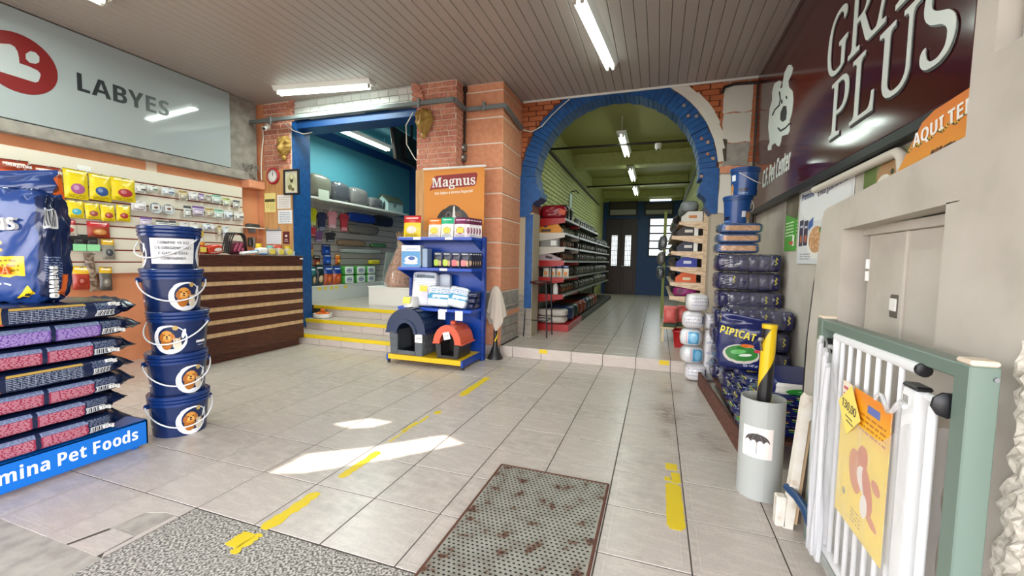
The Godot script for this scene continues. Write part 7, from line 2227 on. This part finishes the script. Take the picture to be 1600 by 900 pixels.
func aisle() -> void:
	var red := mat("a81d1c", 0.35)
	var wht := mat("cfc4ba", 0.5)
	# three shelf units along the left wall; the first has red and white ends
	var lv := [1.695, 1.495, 1.30, 1.11, 0.875, 0.635]
	var units := [[-5.75, -6.85, "red-ended shelf unit nearest the arch on the aisle's left"], [-6.9, -9.1, "dark shelf unit in the middle of the aisle's left side"], [-9.15, -11.4, "dark shelf unit at the far end of the aisle's left side"]]
	for u in 3:
		var za: float = units[u][0]
		var zb: float = units[u][1]
		var g := thing("aisle_shelf", units[u][2], "shelf unit", Vector3(-1.44, 0.122, (za + zb) / 2))
		var L := za - zb
		var frame := red if u == 0 else mat("3a3836", 0.5)
		for e in [-1.0, 1.0]:
			part(g, "upright", box(0.06, 1.80, 0.05, 0.003), frame, Vector3(-0.185, 0.90, e * (L / 2 - 0.025)))
		part(g, "back_panel", box(0.012, 1.75, L - 0.1), mat("8f938c", 0.5), Vector3(-0.20, 0.9, 0))
		part(g, "base_box", box(0.50, 0.095, L, 0.004), frame, Vector3(0.045, 0.0475, 0))
		for k in 6:
			if u == 2 and k == 0:
				continue
			var y: float = lv[k] - 0.122
			var sh := part(g, "shelf", box(0.40, 0.02, L - 0.02, 0.003), mat("6f6f6c", 0.4, 0.3), Vector3(0.01, y - 0.01, 0))
			part(sh, "shelf_lip", box(0.006, 0.03, L - 0.02), mat("b5b6b4", 0.35, 0.3), Vector3(0.203, 0, 0))
			var em := frame
			if u == 0:
				em = [red, wht, wht, red, red, red][k]
			for e in [-1.0, 1.0]:
				part(sh, "shelf_end", prism([Vector2(-0.2, -0.11), Vector2(0.2, -0.05), Vector2(0.2, 0.012), Vector2(-0.2, 0.012)], 0.012), em, Vector3(0, 0, e * (L / 2 - 0.012) - 0.006))
	var dk := [pouch_print("2e2c30", "3a3638", "6a5a50"), pouch_print("3c3a3c", "28262a", "807468"), pouch_print("26282c", "403c3a", "5a4c44"), pouch_print("4a4846", "302e30", "8a7c6c")]
	var br := [pouch_print("5a2c1c", "3a1c14", "a8602c"), pouch_print("6a3a20", "2c1a16", "c08040"), pouch_print("4c2418", "301814", "94502a")]
	var gr := [pouch_print("2c4a30", "22301f", "6c8c4a"), pouch_print("4a3a20", "2c2418", "9c7c3c")]
	# first unit
	var z0 := -5.80
	var b0 := thing("cushion_pack", "glossy red bag with orange tag on the first aisle unit's top shelf", "bag", Vector3(-1.44, 1.6955, -5.95), deg_to_rad(12))
	part(b0, "bag", pack(0.36, 0.20, 0.26, 4, 0.15, 8, 9, 3.0), mat("8f1524", 0.2), Vector3(0, 0.098, 0))
	part(b0, "price_tag", box(0.09, 0.07, 0.002), mat("d0512a", 0.5), Vector3(0.12, 0.10, 0.13), Vector3(0, 0, -20))
	for p in [[-6.22, "black double-holed feeder box on the first aisle unit's top"], [-6.48, "second black feeder box behind the first on the unit's top"]]:
		var fb := thing("feeder_box", p[1], "feeder", Vector3(-1.40, 1.6955, p[0]))
		part(fb, "feeder_body", pack(0.26, 0.24, 0.2, 5, 0.0, 1, 6), mat("1e1a1b", 0.3), Vector3(0, 0.12, 0))
		for s in [-1.0, 1.0]:
			part(fb, "label_plate", box(0.05, 0.10, 0.004), mat("aca9a6", 0.4), Vector3(0.06 * s, 0.13, 0.10))
	var ob := thing("snack_carton", "orange display carton on the first aisle unit's second shelf", "carton", Vector3(-1.44, 1.4955, -5.83))
	part(ob, "carton", prism([Vector2(-0.15, 0), Vector2(0.16, 0), Vector2(0.16, 0.06), Vector2(0.08, 0.15), Vector2(-0.15, 0.14)], 0.12), mat("d5870f", 0.4), Vector3(0, 0, -0.06))
	part(ob, "logo_dot", cyl(0.03, 0.002, 16), mat("2b3560", 0.4), Vector3(-0.07, 0.105, 0.06), Vector3(90, 0, 0))
	part(ob, "word_strip", box(0.14, 0.035, 0.002), mat("4a3a30", 0.5), Vector3(-0.06, 0.035, 0.061))
	var gb := thing("supply_box", "grey and white box on the first aisle unit's third shelf", "box", Vector3(-1.45, 1.3005, -5.83))
	part(gb, "carton", box(0.26, 0.13, 0.12, 0.003), mat("8a8683", 0.5), Vector3(0, 0.066, 0))
	part(gb, "white_label", box(0.08, 0.07, 0.003), T.white, Vector3(0.06, 0.055, 0.061))
	var pk := thing("supply_box", "pale pink slanted box on the first aisle unit's fourth shelf", "box", Vector3(-1.45, 1.1105, -5.83))
	part(pk, "carton", prism([Vector2(-0.16, 0), Vector2(0.17, 0), Vector2(0.17, 0.03), Vector2(0.0, 0.10), Vector2(-0.16, 0.12)], 0.12), mat("a8939a", 0.45), Vector3(0, 0, -0.06))
	part(pk, "dark_window", box(0.10, 0.035, 0.002), mat("3a3038", 0.4), Vector3(0.0, 0.045, 0.061), Vector3(0, 0, -10))
	var wo := pouch_print("d9cfc2", "1c2f66", "d07a24", 96, 128, 0.0, 0.25)
	for k in 4:
		solo("food_pouch", "white pouch with orange dog print, %s on the unit's fifth shelf" % ORD[k], "food pouch", pouch(0.085, 0.17, 0.04, 0.08, 3 + k, 0.04), wo, Vector3(-1.50 + 0.095 * k, 0.876, -5.82), Vector3.ZERO, "white pouches at the unit's end")
	var bt := thing("shampoo_bottle", "white bottle with green cap on the unit's lowest shelf", "bottle", Vector3(-1.36, 0.6355, -5.84))
	part(bt, "bottle_body", lathe([Vector2(0, 0), Vector2(0.035, 0), Vector2(0.038, 0.01), Vector2(0.038, 0.12), Vector2(0.02, 0.15), Vector2(0, 0.15)], 14), T.white)
	part(bt, "bottle_cap", cyl(0.018, 0.03, 12), mat("3f8a4a", 0.4), Vector3(0, 0.15, 0))
	for k in 5:
		var rows: Array = [[gr, "green-brown"], [br, "brown"], [br, "red-brown"], [dk, "dark"], [br, "amber"]][k]
		var nm: String = rows[1]
		aisle_row([nm + " pouch on shelf " + ["two", "three", "four", "five", "six"][k] + " of the red-ended unit, %s in its row", "shelf_pouch", "food pouch"], -1.33, lv[k + 1], -5.95, -6.83, 7, rows[0], [0.13, 0.14, 0.12], 0.11, 0.07, 1.0, "pouches on the red-ended unit")
	# sacks on the base
	for k in 2:
		solo("food_sack", ["white food sack, lower of two on the red base", "white food sack, upper of two on the red base"][k], "sack", pack(0.42, 0.10, 0.26, 5, 0.08, 12 + k, 8), mat("bdb4ac", 0.35), Vector3(-1.42 + 0.01 * k, 0.218 + 0.051 + 0.1 * k, -5.93), Vector3(0, 3 * k, 0), "sacks on the aisle bases")
	for k in 8:
		var zz := -6.25 - 0.36 * k
		solo("food_sack", "%s sack on the aisle base, %s behind the white ones" % [["dark blue", "black and green", "rust red", "red and gold"][k % 4], ORD[k]], "sack", pack(0.46, 0.22, 0.33, 4.5, 0.12, 20 + k, 7), mat(["1f2c4c", "23302a", "6a2416", "7a2c18"][k % 4], 0.3), Vector3(-1.40, 0.218 + 0.112, zz), Vector3(0, 5 * sin(k), 0), "sacks on the aisle bases")
	# the two dark units: rows of arched silvery packs
	var slv := [pouch_print("5c5a58", "44423f", "8f8a82"), pouch_print("4a4a4a", "333231", "7c7872"), pouch_print("6a6662", "4c4a46", "a09a90")]
	for u in [1, 2]:
		for k in range(1 if u == 2 else 0, 6):
			aisle_row([["", "grey pouch in the middle unit's ", "grey pouch in the far unit's "][u] + ["top", "second", "third", "fourth", "fifth", "lowest"][k] + " row, %s from the front", "shelf_pouch", "food pouch"], -1.32, lv[k], units[u][0] - 0.08, units[u][1] + 0.06, 9 if u == 1 else 7, slv if k != 2 else dk, [0.14, 0.15], 0.19 if u == 1 else 0.24, 0.09, 1.0, "pouches on the dark aisle units")
	# wooden shelf unit on the right
	var wl := [1.62, 1.445, 1.255, 1.06, 0.87, 0.695]
	var wd := thing("wooden_shelf", "pale pine shelf unit on the aisle's right, ends toward the arch", "shelf unit", Vector3(0.36, 0.122, -6.8))
	for e in [1.0, -1.0]:
		part(wd, "upright", box(0.05, 1.98, 0.06, 0.003), T.pine, Vector3(0.17, 0.99, e * 1.17))
	part(wd, "back_panel", box(0.012, 1.7, 2.3), mat("5a4a3a", 0.7), Vector3(0.20, 0.9, 0))
	for k in 6:
		var dd := 0.30 if k == 0 else 0.38
		var sh := part(wd, "shelf", box(dd, 0.02, 2.34, 0.002), T.pine, Vector3(0.17 - dd / 2, wl[k] - 0.122 - 0.01, 0))
		part(sh, "shelf_end", prism([Vector2(-dd / 2, -0.03), Vector2(dd / 2, -0.09), Vector2(dd / 2, 0.01), Vector2(-dd / 2, 0.01)], 0.02), T.pine, Vector3(0, 0, 1.165))
	var ends := [
		["white slanted box with orange logo on the pine unit's top shelf", "d9d4cc", "c7793a"], ["black display box on the pine unit's second shelf", "2a2422", "d8d2ca"], ["dark blue display box on the pine unit's third shelf", "22243a", "d2cec8"],
		["bright blue slanted box on the pine unit's fourth shelf", "1e2f96", "cdd2e0"], ["orange and cream box on the pine unit's fifth shelf", "d2571c", "d9c9a8"], ["magenta bag on the pine unit's lowest shelf", "8c2468", "5a1a44"]]
	for k in 6:
		var e: Array = ends[k]
		var b := thing("display_box", e[0], "display box", Vector3(0.335 if k else 0.375, wl[k] + 0.0005, -5.72))
		if k == 5:
			part(b, "bag", pack(0.28, 0.12, 0.2, 4, 0.12, 6, 7), mat(e[1], 0.3), Vector3(0, 0.06, 0))
			part(b, "dark_fold", box(0.06, 0.07, 0.01), mat(e[2], 0.4), Vector3(-0.06, 0.06, 0.095), Vector3(0, 0, -30))
		else:
			part(b, "carton", prism([Vector2(-0.12, 0), Vector2(0.12, 0), Vector2(0.12, 0.125), Vector2(-0.04, 0.125), Vector2(-0.12, 0.06)], 0.13), mat(e[1], 0.45), Vector3(0, 0, -0.065))
			part(b, "logo_patch", box(0.09, 0.035, 0.002), mat(e[2], 0.45), Vector3(0.01, 0.06 if k != 4 else 0.045, 0.066))
			if k in [1, 2]:
				part(b, "white_side", box(0.045, 0.12, 0.004), T.white, Vector3(0.095, 0.062, 0.067))
	for k in 6:
		aisle_row(["mixed pouch on the pine unit's " + ["top", "second", "third", "fourth", "fifth", "lowest"][k] + " shelf, %s from the front", "shelf_pouch", "food pouch"], 0.22, wl[k], -5.9, -7.9, 6, [dk[k % 4], slv[k % 3], gr[k % 2], br[k % 3]], [0.12, 0.14], 0.22, 0.10, -1.0, "pouches on the pine unit")
	# clear bags piled on top and hung in front of the pine unit
	for k in 3:
		wrapped("toy_bag", "clear bag of grey toys %s on the pine unit" % ["nearest on top", "second on top", "farthest on top"][k], "bag", Vector3(0.22, 0.15, 0.2), Vector3(0.36, wl[0] + 0.146, -6.0 - 0.3 * k), mat("7c8488", 0.5), 300 + k, "clear bags on the pine unit", 0.0, 3.0)
	for k in 6:
		var hb := wrapped("hung_bag", "clear bag of dark toys hung before the pine unit, %s from the front" % ORD[k], "bag", Vector3(0.10, 0.19, 0.15), Vector3(0.06 - 0.006 * k, 1.3 - 0.22 * (k % 3), -6.35 - 0.26 * k), mat(["3a4048", "4a4640", "2c3a44"][k % 3], 0.5), 310 + k, "clear bags hung before the pine unit", 0.0, 3.0)
		part(hb, "hook_rail", tube([Vector3(0, 0.18, 0), Vector3(0.12, 0.19, 0)], 0.004, 5), T.steel)
	solo("price_pole", "green and yellow measuring strip standing by the pine unit", "strip", box(0.05, 1.9, 0.02, 0.003), mat("8a9440", 0.5), Vector3(0.10, 0.122 + 0.951, -8.1))
	# bags on the floor before the pine unit
	for p in [["coral pink bag with green base below the pine unit, front one", 0.17, -5.62, "d0605a"], ["coral pink bag with green base below the pine unit, beside basket", 0.33, -5.75, "cf5f58"]]:
		var b := thing("grass_bag", p[0], "bag", Vector3(p[1], 0.31, p[2]))
		part(b, "bag", pouch(0.15, 0.22, 0.10, 0.1, 17, 0.1), mat(p[3], 0.35), Vector3(0, 0.04, 0))
		part(b, "green_base", box(0.15, 0.045, 0.11, 0.008), mat("1f3a24", 0.5), Vector3(0, 0.022, 0))
	var cs := thing("cream_stand", "cream painted low stool under the coral bags", "stool", Vector3(0.25, 0.122, -5.70))
	part(cs, "seat", box(0.38, 0.022, 0.34, 0.003), mat("cdb994", 0.5), Vector3(0, 0.176, 0))
	for s in [-1.0, 1.0]:
		for t in [-1.0, 1.0]:
			part(cs, "leg", box(0.03, 0.165, 0.03, 0.003), mat("cdb994", 0.5), Vector3(s * 0.16, 0.0825, t * 0.14))
	# red basket
	var rbk := thing("shopping_basket", "red slotted plastic basket on the aisle floor by the step", "basket", Vector3(0.315, 0.122, -5.32))
	var rm := mat("a31518", 0.35)
	part(rbk, "basket_body", lathe([Vector2(0, 0), Vector2(0.125, 0), Vector2(0.155, 0.2), Vector2(0.148, 0.2), Vector2(0.118, 0.01), Vector2(0, 0.01)], 4), rm, Vector3.ZERO, Vector3(0, 45, 0), Vector3(1.08, 1, 0.8))
	part(rbk, "basket_rim", lathe([Vector2(0.15, 0.185), Vector2(0.168, 0.19), Vector2(0.168, 0.205), Vector2(0.15, 0.205)], 4), rm, Vector3.ZERO, Vector3(0, 45, 0), Vector3(1.08, 1, 0.8))
	for k in 5:
		part(rbk, "basket_slot", box(0.15, 0.008, 0.004), mat("4c0a0c", 0.6), Vector3(0, 0.04 + 0.028 * k, 0.073 + 0.0034 * k), Vector3(-6, 0, 0))
	# bar stool
	var stl := thing("bar_stool", "black metal bar stool with dark red seat before the red unit", "bar stool", Vector3(-1.455, 0.122, -5.30))
	for s in [[-1, 1], [1, 1], [-1, -1], [1, -1]]:
		part(stl, "leg", tube([Vector3(s[0] * 0.155, 0.0, s[1] * 0.14), Vector3(s[0] * 0.125, 0.70, s[1] * 0.115)] if s[1] > 0 else [Vector3(s[0] * 0.155, 0.0, s[1] * 0.14), Vector3(s[0] * 0.13, 0.70, s[1] * 0.12), Vector3(s[0] * 0.13, 0.90, s[1] * 0.13)], 0.010, 8), T.black)
	part(stl, "seat", lathe([Vector2(0, 0.685), Vector2(0.15, 0.685), Vector2(0.165, 0.70), Vector2(0.16, 0.72), Vector2(0, 0.725)], 24), mat("3c0f10", 0.45))
	part(stl, "back_rail", tube([Vector3(-0.13, 0.90, -0.13), Vector3(0.13, 0.90, -0.13)], 0.010, 8), T.black)
	for s in [-1.0, 1.0]:
		part(stl, "footrest", tube([Vector3(-0.145, 0.22, s * 0.13), Vector3(0.145, 0.22, s * 0.13)], 0.007, 6), T.black)
		part(stl, "footrest", tube([Vector3(s * 0.145, 0.22, -0.13), Vector3(s * 0.145, 0.22, 0.13)], 0.007, 6), T.black)
	# pipes and rails under the aisle ceiling
	for p in [["dark metal rail crossing the aisle nearest the arch", [Vector3(-1.64, 2.84, -6.5), Vector3(0.60, 2.826, -6.5)]], ["dark metal rail crossing the far aisle", [Vector3(-1.64, 2.845, -10.0), Vector3(0.60, 2.86, -10.0)]], ["dark pipe running along the aisle's left brick wall", [Vector3(-1.62, 2.79, -5.6), Vector3(-1.62, 2.76, -7.0), Vector3(-1.62, 2.69, -12.0)]], ["dark pipe running along the aisle's right wall", [Vector3(0.585, 2.80, -5.6), Vector3(0.585, 2.78, -12.5)]]]:
		var st := tool()
		add_tube(st, p[1], 0.017, 8)
		solo("ceiling_rail", p[0], "rail", done(st), mat("2b2822", 0.5, 0.3))
	var lw := thing("wall_lamp", "pale lamp bracket on the aisle's left brick wall", "lamp", Vector3(-1.645, 2.35, -8.2))
	part(lw, "arm", tube([Vector3(0, 0.1, 0), Vector3(0.10, 0.12, 0), Vector3(0.14, 0.06, 0)], 0.012, 6), T.black)
	part(lw, "panel", box(0.02, 0.3, 0.18, 0.004), mat("c3d6d2", 0.4), Vector3(0.01, -0.1, 0.1))

func _ready() -> void:
	rng.seed = 7
	sky_and_camera()
	make_materials()
	lights()
	shell()
	signs()
	counter()
	pillar_fittings()
	middle_banner()
	bucket_stack()
	sack_display()
	gondola()
	floor_plate()
	right_stack()
	umbrella_tube()
	safety_gate()
	slat_wall()
	counter_goods()
	alcove_goods()
	aisle()
	finish_prints()
